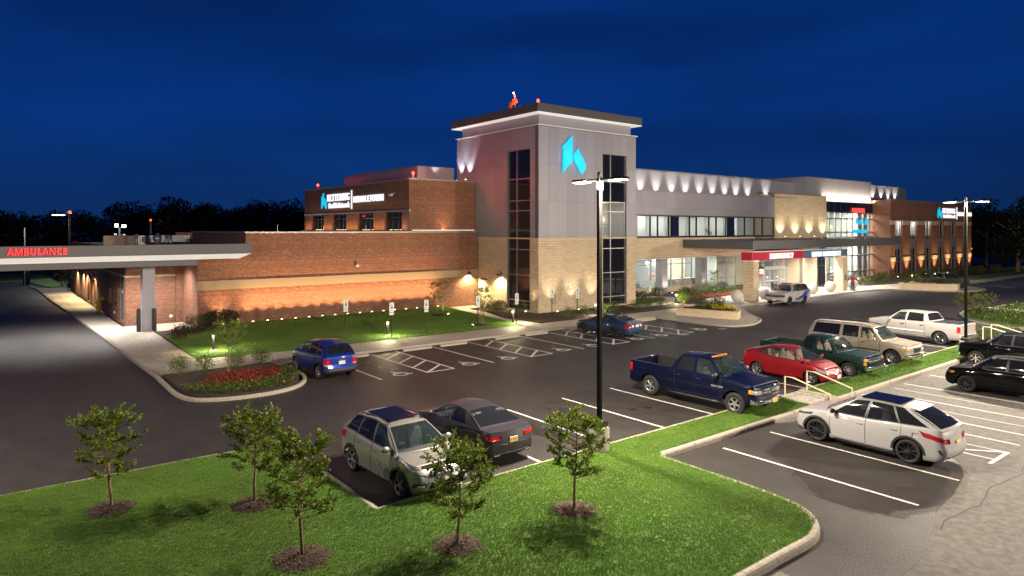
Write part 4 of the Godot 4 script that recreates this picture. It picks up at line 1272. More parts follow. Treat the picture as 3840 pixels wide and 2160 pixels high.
	# patrol SUV at the entrance
	var pol := {"name": "patrol_car", "label": "white police sport utility vehicle with a blue stripe under the entrance canopy", "category": "police car", "at": w(60.2, 0.0, 34.2), "turn": PI / 2 + 0.04,
		"L": 5.18, "W": 2.04, "r": 0.385, "gap": 0.07, "fo": 1.0, "wb": 2.95, "zb": 0.28, "paint": M.white_paint_coat, "sh": [[0, 1.06], [0.2, 1.1], [1.3, 1.2], [3.6, 1.24], [5.18, 1.24]], "fp": truck_fo, "rp": suv_ro, "sp": truck_so, "bf": 0.14, "cf": Vector2(0.34, 0.24), "br": 0.06, "cr": Vector2(0.2, 0.18),
		"gh": [1.35, 2.0, 4.6, 5.0], "roof": [[1.9, 1.82], [2.8, 1.88], [4.7, 1.84]], "wr": 0.72, "rcrown": 0.05, "rails": M.white_metal,
		"seg": [[1.35, 2.0, 1.56, 2.06, "b"], [1.56, 2.06, 2.46, 2.5, "g"], [2.46, 2.5, 2.58, 2.6, "b"], [2.58, 2.6, 3.5, 3.5, "t"], [3.5, 3.5, 3.66, 3.64, "b"], [3.66, 3.64, 4.72, 4.5, "t"], [4.72, 4.5, 5.0, 4.6, "b"]],
		"doors": [[1.45, 2.52, 2.36], [2.52, 3.56, 3.4]], "spokes": 5, "rim": M.dark_alloy, "rimr": 0.6, "plates": [["F", 0.2, M.plate_white, "", null]],
		"bits": [
			["grille", M.trim_black, [["F", -0.56, 0.56], ["F", 0.56, 0.56], ["F", 0.6, 0.84], ["F", -0.6, 0.84]], 0.02, false],
			["grille_bar", M.chrome, [["F", -0.56, 0.68], ["F", 0.56, 0.68], ["F", 0.56, 0.73], ["F", -0.56, 0.73]], 0.03, false],
			["headlight", M.lens_dark, [["F", 0.6, 0.58], ["F", 0.94, 0.58], ["F", 0.94, 0.84], ["F", 0.6, 0.84]], 0.02, true],
			["lower_grille", M.trim_black, [["F", -0.7, 0.1], ["F", 0.7, 0.1], ["F", 0.66, 0.2], ["F", -0.66, 0.2]], 0.012, false],
			["stripe", mat("police_blue", [0.01, 0.045, 0.32], 0.4), [["S", 1.7, 0.16], ["S", 2.7, 0.12], ["S", 4.6, 0.66], ["S", 4.3, 0.98]], 0.012, true],
			["stripe", M.police_blue, [["S", 3.3, 0.84], ["S", 3.9, 0.72], ["S", 4.8, 0.8], ["S", 4.8, 0.98]], 0.014, true],
			["stripe", mat("stripe_gold", [0.45, 0.33, 0.12], 0.5), [["S", 1.9, 0.42], ["S", 2.1, 0.36], ["S", 3.9, 0.9], ["S", 3.6, 0.94]], 0.016, true],
			["tail_light", M.lens_red, [["S", 4.9, 0.5], ["R", 0.86, 0.5], ["R", 0.86, 0.95], ["S", 4.9, 0.95]], 0.012, true]]}
	var pc := car(pol)
	part("light_bar", box_mesh(Vector3(-0.5, 1.88, -0.4), Vector3(0.5, 1.94, -0.22), 0.02), M.lens_dark, pc)
	for sg in [-1.0, 1.0]:
		part("light_bar_lens", box_mesh(Vector3(sg * 0.3 - 0.16, 1.9, -0.42), Vector3(sg * 0.3 + 0.16, 1.955, -0.2), 0.02), M.lens_red if sg < 0 else M.police_blue, pc)
	# dark pickup far off behind the long planter
	car({"name": "pickup_truck", "label": "dark grey crew-cab pickup parked behind the long stone planter, far right", "category": "pickup truck", "at": w(89.5, 0.0, 31.2), "turn": -PI / 2 - 0.5,
		"L": 5.7, "W": 1.98, "r": 0.39, "gap": 0.09, "fo": 0.95, "wb": 3.4, "zb": 0.4, "paint": paint("grey_truck_paint", [0.09, 0.085, 0.085], 0.3, 0.35), "sh": [[0, 1.1], [0.2, 1.14], [1.35, 1.22], [3.9, 1.26], [5.7, 1.3]], "fp": truck_fo, "rp": flat_ro, "sp": truck_so, "bf": 0.1, "cf": Vector2(0.3, 0.22), "br": 0.02, "cr": Vector2(0.08, 0.08),
		"gh": [1.42, 2.0, 3.6, 3.85], "roof": [[1.9, 1.84], [2.7, 1.9], [3.7, 1.87]], "wr": 0.7, "rcrown": 0.05, "bed": 1.7, "bed_end": 3.95, "crown": 0.06,
		"seg": [[1.42, 2.0, 1.6, 2.06, "b"], [1.6, 2.06, 2.5, 2.54, "t"], [2.5, 2.54, 2.62, 2.66, "b"], [2.62, 2.66, 3.56, 3.48, "t"], [3.56, 3.48, 3.85, 3.6, "b"]],
		"doors": [[1.52, 2.56, 2.4], [2.56, 3.62, 3.44]], "spokes": 6, "rimr": 0.6, "plates": [],
		"bits": [["tail_light", M.lens_red, [["S", 5.46, 0.5], ["R", 0.86, 0.5], ["R", 0.86, 0.9], ["S", 5.46, 0.9]], 0.012, true], ["headlight", M.lens_clear, [["F", 0.56, 0.56], ["F", 0.9, 0.56], ["F", 0.9, 0.84], ["F", 0.56, 0.84]], 0.02, true]]})
# ---------------------------------------------------------------- ground
var LAWN := []
var LAWN2 := []

func lawn_y(x: float, v: float) -> float:
	var up := 0.1
	var k := smoothstep(15.2, 13.8, v) * smoothstep(6.0, 14.0, x)
	return lerpf(up, 0.03, k) + 0.03 * sin(x * 0.5) * cos(v * 0.4) * smoothstep(16.5, 20.0, v + (3.0 if x < 7 else -3.0)) * 0.4

func lawn2_y(_x: float, v: float) -> float:
	return 0.12 + 0.14 * smoothstep(39.0, 49.3, v)

# a lawn as a fine grid cut to a plan polygon
func lawn_mesh(poly: Array, step: float, hf: Callable) -> ArrayMesh:
	var m := MB.new(true)
	var pk := PackedVector2Array(poly)
	var lo := pk[0]
	var hi := pk[0]
	for p in pk:
		lo = lo.min(p)
		hi = hi.max(p)
	for i in int(ceil((hi.x - lo.x) / step)):
		for j in int(ceil((hi.y - lo.y) / step)):
			var a := lo + Vector2(i, j) * step
			var cell := PackedVector2Array([a, a + Vector2(step, 0), a + Vector2(step, step), a + Vector2(0, step)])
			for q in Geometry2D.intersect_polygons(cell, pk):
				var ix := Geometry2D.triangulate_polygon(q)
				for k in range(0, ix.size(), 3):
					var t := []
					for e in 3:
						var p := q[ix[k + e]]
						t.append(w(p.x, hf.call(p.x, p.y), p.y))
					if (t[1] - t[0]).cross(t[2] - t[0]).y > 0:
						m.tri(t[0], t[2], t[1])
					else:
						m.tri(t[0], t[1], t[2])
	return m.done()

func tufts(called: String, label: String, poly: Array, per_m2: float, hf: Callable, hgt: float, tone: Array) -> void:
	var m := MB.new(true)
	for k in 5:
		var an := TAU * k / 5.0 + rng.randf() * 0.6
		var d := Vector3(cos(an), 0, sin(an))
		var s := Vector3(-d.z, 0, d.x)
		var h := rng.randf_range(0.7, 1.1) * hgt
		var b := d * 0.012
		var lean := d * rng.randf_range(0.2, 0.7) * h
		m.tri(b - s * 0.004, b + lean * 0.4 + Vector3.UP * h * 0.6 , b + s * 0.004)
		m.tri(b - s * 0.004 + lean * 0.3 + Vector3.UP * h * 0.4, b + lean + Vector3.UP * h, b + s * 0.004 + lean * 0.3 + Vector3.UP * h * 0.4)
	var g := mat(called + "_blades", [1, 1, 1], 0.7)
	g.vertex_color_use_as_albedo = true
	g.backlight_enabled = true
	g.backlight = lin([0.2, 0.32, 0.05])
	var mm := MultiMesh.new()
	mm.transform_format = MultiMesh.TRANSFORM_3D
	mm.use_colors = true
	var mesh := m.done()
	mm.mesh = mesh
	var pk := PackedVector2Array(poly)
	var lo := pk[0]
	var hi := pk[0]
	for p in pk:
		lo = lo.min(p)
		hi = hi.max(p)
	var pts := []
	var want := int((hi.x - lo.x) * (hi.y - lo.y) * per_m2)
	var patch := FastNoiseLite.new()
	patch.seed = 77
	patch.frequency = 0.3
	for k in want:
		var p := Vector2(rng.randf_range(lo.x, hi.x), rng.randf_range(lo.y, hi.y))
		if Geometry2D.is_point_in_polygon(p, pk):
			pts.append(p)
	mm.instance_count = pts.size()
	for k in pts.size():
		var p: Vector2 = pts[k]
		var s := rng.randf_range(0.7, 1.25)
		mm.set_instance_transform(k, Transform3D(Basis(Vector3.UP, rng.randf() * TAU).scaled(Vector3(s, s * rng.randf_range(0.7, 1.2), s)), w(p.x, hf.call(p.x, p.y) - 0.004, p.y)))
		var t := rng.randf_range(0.88, 1.12) * (1.0 + 0.35 * patch.get_noise_2d(p.x, p.y))
		var yel := rng.randf_range(0.9, 1.2) * (1.0 + 0.25 * patch.get_noise_2d(p.x * 0.6 + 40, p.y * 0.6))
		mm.set_instance_color(k, Color(tone[0] * t * yel, tone[1] * t, tone[2] * t))
	var o := MultiMeshInstance3D.new()
	o.name = numbered(called)
	o.multimesh = mm
	o.material_override = g
	o.set_meta("kind", "stuff")
	tag(o, label, "grass")
	add_child(o)

# slabs of paving between two plan lines, one piece each
func paving(called: String, poly: Array, cell: Vector2, y: float, m: Material, origin := Vector2.ZERO) -> void:
	var root := Node3D.new()
	root.name = numbered(called)
	root.set_meta("kind", "structure")
	add_child(root)
	var pk := PackedVector2Array(poly)
	var lo := pk[0]
	var hi := pk[0]
	for p in pk:
		lo = lo.min(p)
		hi = hi.max(p)
	var i0 := int(floor((lo.x - origin.x) / cell.x))
	var j0 := int(floor((lo.y - origin.y) / cell.y))
	for i in range(i0, int(ceil((hi.x - origin.x) / cell.x))):
		for j in range(j0, int(ceil((hi.y - origin.y) / cell.y))):
			var a := origin + Vector2(i * cell.x, j * cell.y)
			var g := 0.008
			var c := PackedVector2Array([a + Vector2(g, g), a + Vector2(cell.x - g, g), a + cell - Vector2(g, g), a + Vector2(g, cell.y - g)])
			for q in Geometry2D.intersect_polygons(c, pk):
				if q.size() < 3:
					continue
				var mb := MB.new()
				mb.slab(Array(q), 0.0, y + rng.randf_range(-0.003, 0.003))
				part("slab", mb.done(), m, root)
	var bed := MB.new()
	bed.slab(poly, -0.05, y - 0.015)
	part("paving_bed", bed.done(), M.stone_joint, root)

func curb(called: String, path: Array, y0: float, y1: float, wid := 0.15, closed := false, round_top := 0.03) -> void:
	var m := MB.new()
	var h := y1 - y0
	var sec := [Vector2(-wid / 2, 0), Vector2(-wid / 2, h - round_top), Vector2(-wid / 2 + round_top * 0.35, h - round_top * 0.3), Vector2(-wid / 2 + round_top, h), Vector2(wid / 2 - round_top, h), Vector2(wid / 2 - round_top * 0.35, h - round_top * 0.3), Vector2(wid / 2, h - round_top), Vector2(wid / 2, 0)]
	var pts := []
	for p in path:
		pts.append(Vector3(p.x, y0, p.y))
	m.sweep(pts, sec, closed)
	var o := ground_piece(called, m.done(), M.curb_concrete)
	# joints
	var j := MB.new()
	for i in path.size() - 1:
		var a: Vector2 = path[i]
		var b: Vector2 = path[i + 1]
		var n := int(a.distance_to(b) / 3.0)
		for k in n:
			var p := a.lerp(b, (k + 0.5) / n)
			var d := (b - a).normalized()
			j.xbox(Transform3D(Basis(Vector3.UP, atan2(d.y, d.x)), w(p.x, (y0 + y1) / 2 + 0.001, p.y)), Vector3(0.012, h + 0.004, wid + 0.004))
	if j.count > 0:
		part("curb_joint", j.done(), M.stone_joint, o)

func round_path(pts: Array, n := 4) -> Array:
	# Catmull-Rom through plan points
	var out := []
	for i in pts.size() - 1:
		var p0: Vector2 = pts[max(i - 1, 0)]
		var p1: Vector2 = pts[i]
		var p2: Vector2 = pts[i + 1]
		var p3: Vector2 = pts[min(i + 2, pts.size() - 1)]
		for k in n:
			out.append(p1.cubic_interpolate(p2, p0, p3, float(k) / n))
	out.append(pts[-1])
	return out

func line(parent: Node3D, called: String, a: Vector2, b: Vector2, y: float, wid := 0.1, m: Material = null) -> void:
	var d := (b - a).normalized()
	var s := Vector2(-d.y, d.x) * wid / 2
	var mb := MB.new()
	mb.slab([a - s, b - s, b + s, a + s], y - 0.002, y)
	part(called, mb.done(), m if m else M.white_paint, parent)

func painted(called: String, label: String, cat: String, group := "") -> Node3D:
	return thing(called, label, cat, Vector3.ZERO, 0.0, group)

func wheelchair(at: Vector2, label: String, y: float) -> void:
	var t := painted("wheelchair_symbol", label, "pavement marking", "wheelchair symbols painted in the accessible stalls")
	var mb := MB.new()
	var P := func(x: float, z: float) -> Vector2: return at + Vector2(x, z) * 0.62
	var stroke := func(pts: Array, wd: float) -> void:
		for i in pts.size() - 1:
			var a: Vector2 = pts[i]
			var b: Vector2 = pts[i + 1]
			var d := (b - a).normalized() * wd * 0.4
			var s := Vector2(-d.y, d.x) * 1.25
			mb.sheet([a - d * 0.5 - s, b + d * 0.5 - s, b + d * 0.5 + s, a - d * 0.5 + s], y + 0.001 * (i % 3))
	var head := []
	for k in 12:
		head.append(P.call(-0.2 + 0.13 * cos(TAU * k / 12), 0.86 + 0.13 * sin(TAU * k / 12)))
	mb.sheet(head, y)
	stroke.call([P.call(-0.18, 0.68), P.call(-0.1, 0.0), P.call(0.42, 0.0), P.call(0.62, -0.6), P.call(0.86, -0.5)], 0.13)
	stroke.call([P.call(-0.14, 0.36), P.call(0.36, 0.34)], 0.11)
	var arc := []
	for k in 13:
		var an := deg_to_rad(110 + k * 19.0)
		arc.append(P.call(-0.02 + 0.55 * cos(an), -0.32 + 0.5 * sin(an)))
	stroke.call(arc, 0.13)
	part("symbol", mb.done(), M.white_paint, t)

func terrain() -> void:
	# everything around: a sheet to the horizon
	var g := MB.new()
	g.box(Vector3(-420, -0.8, -560), Vector3(520, -0.4, 160))
	ground_piece("ground", g.done(), M.field_turf)
	# asphalt of the upper lot, drive and road, a little above
	var a := MB.new()
	a.slab([Vector2(-60, 15.25), Vector2(180, 15.25), Vector2(180, 62), Vector2(132, 62), Vector2(132, 46), Vector2(9, 46), Vector2(7.7, 90), Vector2(7, 104), Vector2(5, 110), Vector2(-60, 104)], -0.38, 0.0)
	ground_piece("parking_lot", a.done(), M.asphalt)
	var lot := get_node("parking_lot")
	mat("oil_stain", [0.0135, 0.011, 0.0095], 0.4)
	for k in 22:
		var c := Vector2([16.0, 20.0, 22.5, 26.6, 29.0, 35.4, 12.0, 15.0, 17.5, 20.4][k % 10] + rng.randf_range(-0.5, 0.5), rng.randf_range(30.0, 33.5) if k % 10 < 6 else rng.randf_range(16.5, 20.0))
		var blob := []
		for j in 14:
			var r := rng.randf_range(0.1, 0.2) * (1.0 + 0.4 * sin(j * 1.3 + k))
			blob.append(c + Vector2(cos(TAU * j / 14), sin(TAU * j / 14) * 1.3) * r)
		var ob := MB.new()
		ob.sheet(blob, 0.004)
		part("oil_stain", ob.done(), M.oil_stain, lot)
	# lower lot: darker area and older asphalt
	var lo := MB.new()
	lo.slab([Vector2(10, -30), Vector2(130, -30), Vector2(130, 13.7), Vector2(10, 13.7)], -0.39, -0.154)
	ground_piece("lower_lot", lo.done(), M.old_asphalt)
	var np := MB.new()
	np.slab(round_path([Vector2(16.5, 13.66), Vector2(22.9, 13.66)], 2) + round_path([Vector2(24.6, 13.0), Vector2(24.6, 10.6), Vector2(24.3, 8.6), Vector2(23.0, 7.55), Vector2(21.2, 7.05), Vector2(19.3, 6.85), Vector2(17.6, 6.4), Vector2(15.6, 6.0), Vector2(13.0, 6.2)], 4) + [Vector2(13.2, 7.8)], -0.3, -0.15)
	ground_piece("dark_asphalt_area", np.done(), M.asphalt)
	# a sealed seam in the old asphalt
	var crack := MB.new()
	var cp := []
	for k in 40:
		var t := k / 39.0
		cp.append(Vector3(lerpf(18.0, 36.0, t) + 0.12 * sin(k * 1.7), -0.152, 6.35 + 0.2 * t + 0.1 * sin(k * 0.9) + rng.randf_range(-0.05, 0.05)))
	crack.sweep(cp, [Vector2(-0.022, 0), Vector2(0.0, 0.003), Vector2(0.022, 0)])
	ground_piece("tar_seam", crack.done(), M.black_matte)

	# foreground lawn wrapping the two lots
	LAWN = [Vector2(-30, 22.0), Vector2(0.4, 21.95), Vector2(5.0, 21.95), Vector2(6.6, 21.75), Vector2(7.3, 21.2), Vector2(7.6, 20.2), Vector2(7.65, 15.2), Vector2(26.0, 15.1), Vector2(26.0, 13.8), Vector2(16.75, 13.8), Vector2(16.55, 13.5), Vector2(16.5, 10.0), Vector2(16.35, 9.0), Vector2(15.8, 8.25), Vector2(14.9, 7.95), Vector2(13.3, 7.95), Vector2(8, 7.95), Vector2(-30, 7.95)]
	ground_piece("lawn", lawn_mesh(LAWN, 0.5, lawn_y), M.turf)
	tufts("lawn_grass", "mown green grass of the foreground lawn around the young trees", [Vector2(-3, 22.0), Vector2(0.4, 21.95), Vector2(5.0, 21.95), Vector2(6.6, 21.75), Vector2(7.3, 21.2), Vector2(7.6, 20.2), Vector2(7.65, 15.2), Vector2(25.98, 15.08), Vector2(25.98, 13.82), Vector2(16.75, 13.8), Vector2(16.55, 13.5), Vector2(16.5, 10.0), Vector2(16.35, 9.0), Vector2(15.8, 8.25), Vector2(14.9, 7.95), Vector2(2, 7.95)], 1100.0, lawn_y, 0.045, [0.12, 0.225, 0.02])
	var strip := [Vector2(27.7, 15.1), Vector2(48.0, 15.1), Vector2(48.0, 13.8), Vector2(27.7, 13.8)]
	ground_piece("lawn", lawn_mesh(strip, 0.5, lawn_y), M.turf)
	tufts("lawn_grass", "mown grass strip between the upper and the lower parking lot", strip, 500.0, lawn_y, 0.045, [0.12, 0.225, 0.02])
	curb("curb", [Vector2(7.72, 20.4), Vector2(7.72, 15.2), Vector2(26.0, 15.2)], -0.1, 0.1)
	curb("curb", [Vector2(27.7, 15.2), Vector2(47.5, 15.2)], -0.1, 0.1)
	curb("curb", [Vector2(-30, 22.05)] + round_path([Vector2(0.4, 22.0), Vector2(5.0, 22.0), Vector2(6.6, 21.82), Vector2(7.4, 21.2), Vector2(7.72, 20.3)], 3), -0.1, 0.08)
	curb("curb", [Vector2(26.0, 13.72), Vector2(16.75, 13.72), Vector2(16.47, 13.5)], -0.3, 0.04, 0.22, false, 0.07)
	curb("curb", round_path([Vector2(16.47, 13.5), Vector2(16.45, 11.0), Vector2(16.42, 10.0), Vector2(16.25, 9.0), Vector2(15.75, 8.3), Vector2(14.9, 7.92), Vector2(13.3, 7.9), Vector2(8, 7.9), Vector2(-30, 7.9)], 4), -0.3, 0.04, 0.22, false, 0.07)
	curb("curb", [Vector2(48.0, 13.72), Vector2(27.7, 13.72)], -0.3, 0.04, 0.22, false, 0.07)
	# steps between the lots
	var st := MB.new()
	st.box(w(26.1, -0.3, 13.9), w(27.6, 0.06, 15.25), 0.01)
	st.box(w(26.1, -0.3, 13.5), w(27.6, -0.06, 13.91), 0.01)
	ground_piece("steps", st.done(), M.concrete)
	pb("steps_cheek", 25.9, 26.1, -0.3, 0.1, 13.6, 15.2, M.concrete, self, 0.02).set_meta("kind", "structure")
	pb("steps_cheek", 27.6, 27.8, -0.3, 0.12, 13.6, 15.2, M.concrete, self, 0.02).set_meta("kind", "structure")

	# lawn under the brick wing
	LAWN2 = [Vector2(9.1, 47.0), Vector2(9.1, 44.5), Vector2(9.0, 38.5), Vector2(11.3, 38.1), Vector2(14.0, 37.9), Vector2(20.7, 37.85), Vector2(30.65, 37.6), Vector2(31.1, 39.5), Vector2(31.35, 44.0), Vector2(31.55, 47.0), Vector2(32.0, 50.3), Vector2(12.0, 50.3), Vector2(11.6, 48.6)]
	ground_piece("lawn", lawn_mesh(LAWN2, 0.7, lawn2_y), M.turf)
	tufts("lawn_grass", "floodlit green lawn under the long brick wall", LAWN2, 260.0, lawn2_y, 0.045, [0.12, 0.225, 0.02])

	# walks
	paving("sidewalk", [Vector2(6.75, 35.2), Vector2(47.5, 35.05), Vector2(47.5, 37.4), Vector2(30.7, 37.6), Vector2(14, 37.9), Vector2(9.0, 38.5), Vector2(6.55, 38.5)], Vector2(1.85, 2.9), 0.12, M.concrete, Vector2(6.4, 35.0))
	paving("sidewalk", [Vector2(6.5, 38.5), Vector2(9.0, 38.5), Vector2(9.1, 47.0), Vector2(9.3, 50.4), Vector2(11.9, 50.4), Vector2(11.9, 54.6), Vector2(7.9, 54.6), Vector2(7.9, 96), Vector2(5.3, 96), Vector2(5.6, 78), Vector2(5.95, 68), Vector2(6.3, 52.5)], Vector2(2.6, 1.55), 0.12, M.concrete, Vector2(6.4, 38.5))
	curb("curb", [Vector2(4.75, 100), Vector2(5.2, 96), Vector2(5.5, 78), Vector2(5.85, 68), Vector2(6.2, 52.5), Vector2(6.35, 42.3), Vector2(6.5, 37.1)] + round_path([Vector2(6.55, 35.5), Vector2(6.5, 33.2), Vector2(6.5, 31.0), Vector2(6.75, 29.8), Vector2(7.35, 29.2), Vector2(8.35, 28.85), Vector2(9.6, 28.8), Vector2(10.8, 29.2), Vector2(11.6, 30.1), Vector2(12.0, 31.1), Vector2(12.15, 32.3), Vector2(12.1, 33.8), Vector2(11.95, 35.0)], 3), -0.05, 0.14, 0.17)
	curb("curb", [Vector2(11.95, 35.15), Vector2(47.0, 34.95)], -0.05, 0.135, 0.16)
	var walk_b := [Vector2(30.8, 37.65), Vector2(32.2, 37.5), Vector2(32.1, 39.6), Vector2(31.9, 41.5), Vector2(33.0, 45.4), Vector2(33.3, 48.4), Vector2(35.6, 48.6), Vector2(35.6, 50.25), Vector2(32.1, 50.25), Vector2(31.6, 47.0), Vector2(31.4, 44.0), Vector2(31.2, 39.5)]
	paving("sidewalk", walk_b, Vector2(2.0, 1.5), 0.125, M.concrete, Vector2(31, 37.5))
	# plaza under the entrance canopy and the kerb round it
	var pl := [Vector2(47.5, 37.4), Vector2(47.5, 35.05), Vector2(41.9, 34.9), Vector2(41.8, 33.8), Vector2(41.75, 30.9), Vector2(41.95, 29.2), Vector2(42.55, 28.3), Vector2(44.1, 28.0), Vector2(46.4, 28.75), Vector2(47.7, 29.65), Vector2(49.8, 31.9), Vector2(51.9, 33.8), Vector2(53.2, 35.0), Vector2(55.0, 35.5), Vector2(66.6, 35.45), Vector2(80.0, 35.3), Vector2(83.0, 33.9), Vector2(85.8, 28.5), Vector2(88.4, 27.6), Vector2(92.0, 28.0), Vector2(94.0, 32.0), Vector2(132, 31.5), Vector2(132, 36.0), Vector2(94, 37.0), Vector2(79.0, 38.6), Vector2(79.0, 43.4), Vector2(69.0, 44.0), Vector2(65.0, 41.6), Vector2(56.5, 40.9), Vector2(52.0, 38.3)]
	paving("plaza", pl, Vector2(3.0, 3.0), 0.12, M.concrete, Vector2(41, 28))
	curb("curb", round_path([Vector2(41.9, 34.95), Vector2(41.72, 33.8), Vector2(41.66, 30.9), Vector2(41.87, 29.15), Vector2(42.5, 28.2), Vector2(44.15, 27.9), Vector2(46.45, 28.65), Vector2(47.75, 29.55), Vector2(49.85, 31.8), Vector2(51.95, 33.72), Vector2(53.25, 34.95), Vector2(55.0, 35.4), Vector2(58.4, 35.38), Vector2(66.6, 35.36), Vector2(80.0, 35.2), Vector2(83.0, 33.8), Vector2(84.2, 31.0), Vector2(85.8, 28.45), Vector2(88.4, 27.5), Vector2(92.0, 27.9), Vector2(94.0, 31.9)], 3), -0.05, 0.135, 0.16)
	# mulch beds along the tower and round the garden
	for q in [[Vector2(32.4, 39.9), Vector2(32.3, 37.75), Vector2(35.0, 37.55), Vector2(47.4, 37.45), Vector2(52.0, 38.4), Vector2(56.4, 41.0), Vector2(65.0, 41.7), Vector2(69.0, 44.1), Vector2(69.0, 47.4), Vector2(48.0, 47.6), Vector2(47.5, 41.9), Vector2(35.6, 41.9), Vector2(33.2, 41.9)], [Vector2(32.2, 42.0), Vector2(35.6, 41.9), Vector2(35.6, 48.5), Vector2(33.4, 48.3), Vector2(33.1, 45.4)], [Vector2(6.75, 31.0), Vector2(7.0, 30.0), Vector2(7.5, 29.4), Vector2(8.4, 29.0), Vector2(9.6, 28.95), Vector2(10.7, 29.35), Vector2(11.4, 30.2), Vector2(11.8, 31.2), Vector2(11.95, 32.3), Vector2(11.9, 33.8), Vector2(11.75, 35.1), Vector2(6.75, 35.15)], [Vector2(9.15, 50.3), Vector2(9.15, 44.0), Vector2(10.2, 45.2), Vector2(11.8, 48.7), Vector2(13.6, 49.6), Vector2(14.8, 50.25), Vector2(11.95, 50.3)], [Vector2(79.2, 38.7), Vector2(94, 37.1), Vector2(132, 36.1), Vector2(132, 41.9), Vector2(101, 41.9), Vector2(99, 43.0), Vector2(82, 43.0), Vector2(79.2, 41.0)]]:
		var mb := MB.new()
		mb.slab(q, -0.05, 0.17)
		ground_piece("mulch_bed", mb.done(), M.mulch_bark)
	# garden path curling off to the right of the tower
	var gp := MB.new()
	var pts := []
	for p in round_path([Vector2(45.0, 40.4), Vector2(49.0, 40.4), Vector2(52.4, 41.6), Vector2(53.9, 43.6), Vector2(52.9, 45.3), Vector2(49.5, 45.9)], 5):
		pts.append(Vector3(p.x, 0.12, p.y))
	gp.sweep(pts, [Vector2(-0.7, 0), Vector2(-0.7, 0.075), Vector2(0.7, 0.075), Vector2(0.7, 0)])
	ground_piece("garden_path", gp.done(), M.concrete)

	# painted lines
	var t := painted("stall_lines", "white stall lines and hatched aisles of the accessible row", "pavement marking")
	var near := 28.5
	var xs := [14.7, 17.2, 18.75, 21.2, 23.8, 25.35, 27.8, 30.3, 31.75, 34.1, 36.6, 38.2]
	for k in xs.size():
		line(t, "line", Vector2(xs[k], near), Vector2(xs[k], 34.7), 0.006)
	for k in [1, 4, 7, 10]:
		line(t, "line", Vector2(xs[k] + 0.05, near + 0.05), Vector2(xs[k + 1] - 0.05, near + 0.05), 0.006)
		for j in 4:
			line(t, "hatch_line", Vector2(xs[k] + 0.06, near + 0.1 + j * 1.42), Vector2(xs[k + 1] - 0.06, near + 1.3 + j * 1.42), 0.006, 0.13)
	for q in [[16.0, "first wheelchair symbol from the left, beside the blue crossover's empty stall"], [20.0, "second wheelchair symbol from the left, right of the first hatched aisle"], [22.55, "third wheelchair symbol from the left, left of the middle hatched aisle"], [26.6, "fourth wheelchair symbol from the left, right of the middle hatched aisle"], [29.05, "fifth wheelchair symbol from the left, partly behind the lamp post"], [32.95, "wheelchair symbol behind the slate blue sedan"], [35.35, "wheelchair symbol right of the slate blue sedan"], [39.6, "rightmost wheelchair symbol, below the stone planter island"]]:
		wheelchair(Vector2(q[0], 29.2), q[1], 0.006)
	for q in [35.9, 40.2]:
		var vt := painted("stencil_lettering", "white stencilled lettering on the asphalt " + ("left of" if q < 38 else "below") + (" the right hatched aisle" if q < 38 else " the stone planter island"), "pavement marking")
		for k in 2:
			line(vt, "stencil_stroke", Vector2(q + 0.7 + k * 0.35, 28.0), Vector2(q + 0.7 + k * 0.35, 28.5), 0.006, 0.14, M.worn_paint)
	t = painted("stall_lines", "white stall lines of the row beside the grass strip", "pavement marking")
	for x in [10.4, 13.25, 16.1, 18.97, 21.82, 24.65, 28.6, 31.5, 34.35, 36.3, 39.4, 42.2, 45.0, 47.9]:
		line(t, "line", Vector2(x, 15.3), Vector2(x, 20.75), 0.006)
	t = painted("stall_lines", "white stall lines of the lower lot", "pavement marking")
	for x in [19.1, 21.9]:
		line(t, "line", Vector2(x, 13.1), Vector2(x, 7.25), -0.144)
	for x in [24.75, 27.05, 28.5, 31.05, 33.65, 36.6, 39.4, 42.2]:
		line(t, "line", Vector2(x, 13.4), Vector2(x, 7.2), -0.146)
	for x in [25.85, 29.75, 32.35]:
		line(t, "worn_line", Vector2(x, 13.3), Vector2(x, 7.2), -0.147, 0.09, M.worn_paint)
	line(t, "hatch_line", Vector2(24.2, 7.2), Vector2(25.9, 7.2), -0.143, 0.12)
	line(t, "hatch_line", Vector2(24.75, 8.6), Vector2(25.85, 7.25), -0.142, 0.12)
	t = painted("stall_lines", "far white hatching and stall lines beyond the long planter", "pavement marking")
	for k in 8:
		line(t, "line", Vector2(97 + k * 3.0, 26.0), Vector2(97 + k * 3.0, 31.2), 0.006, 0.12)
	for k in 4:
		line(t, "hatch_line", Vector2(97.2 + k * 6.0, 26.4), Vector2(99.8 + k * 6.0, 29.2), 0.006, 0.12)

	# right-hand planting islands
	var isl := [Vector2(62.7, 20.7), Vector2(59.1, 18.8), Vector2(57.6, 17.0), Vector2(57.2, 15.2), Vector2(57.4, 13.0), Vector2(74, 12.5), Vector2(74, 20.0), Vector2(70.4, 20.6), Vector2(67.0, 21.4)]
	var im := MB.new()
	im.slab(isl, -0.05, 0.14)
	ground_piece("planting_island", im.done(), M.turf)
	curb("curb", round_path(isl + [isl[0]], 3), -0.05, 0.15, 0.17)
	pb("sidewalk_strip", 66.9, 69.6, -0.05, 0.155, 12.6, 21.5, M.concrete, self).set_meta("kind", "structure")
	var fl := MB.new()
	fl.slab([Vector2(96, 33.2), Vector2(150, 33.0), Vector2(170, 40), Vector2(133, 42)], -0.05, 0.13)
	ground_piece("lawn", fl.done(), M.turf)
	# grass beyond the road at the far left
	var gl := MB.new()
	gl.slab([Vector2(-60, 104), Vector2(5, 110), Vector2(6, 101), Vector2(7.9, 88), Vector2(7.9, 130), Vector2(-60, 130)], -0.1, 0.1)
	ground_piece("lawn", gl.done(), M.turf)
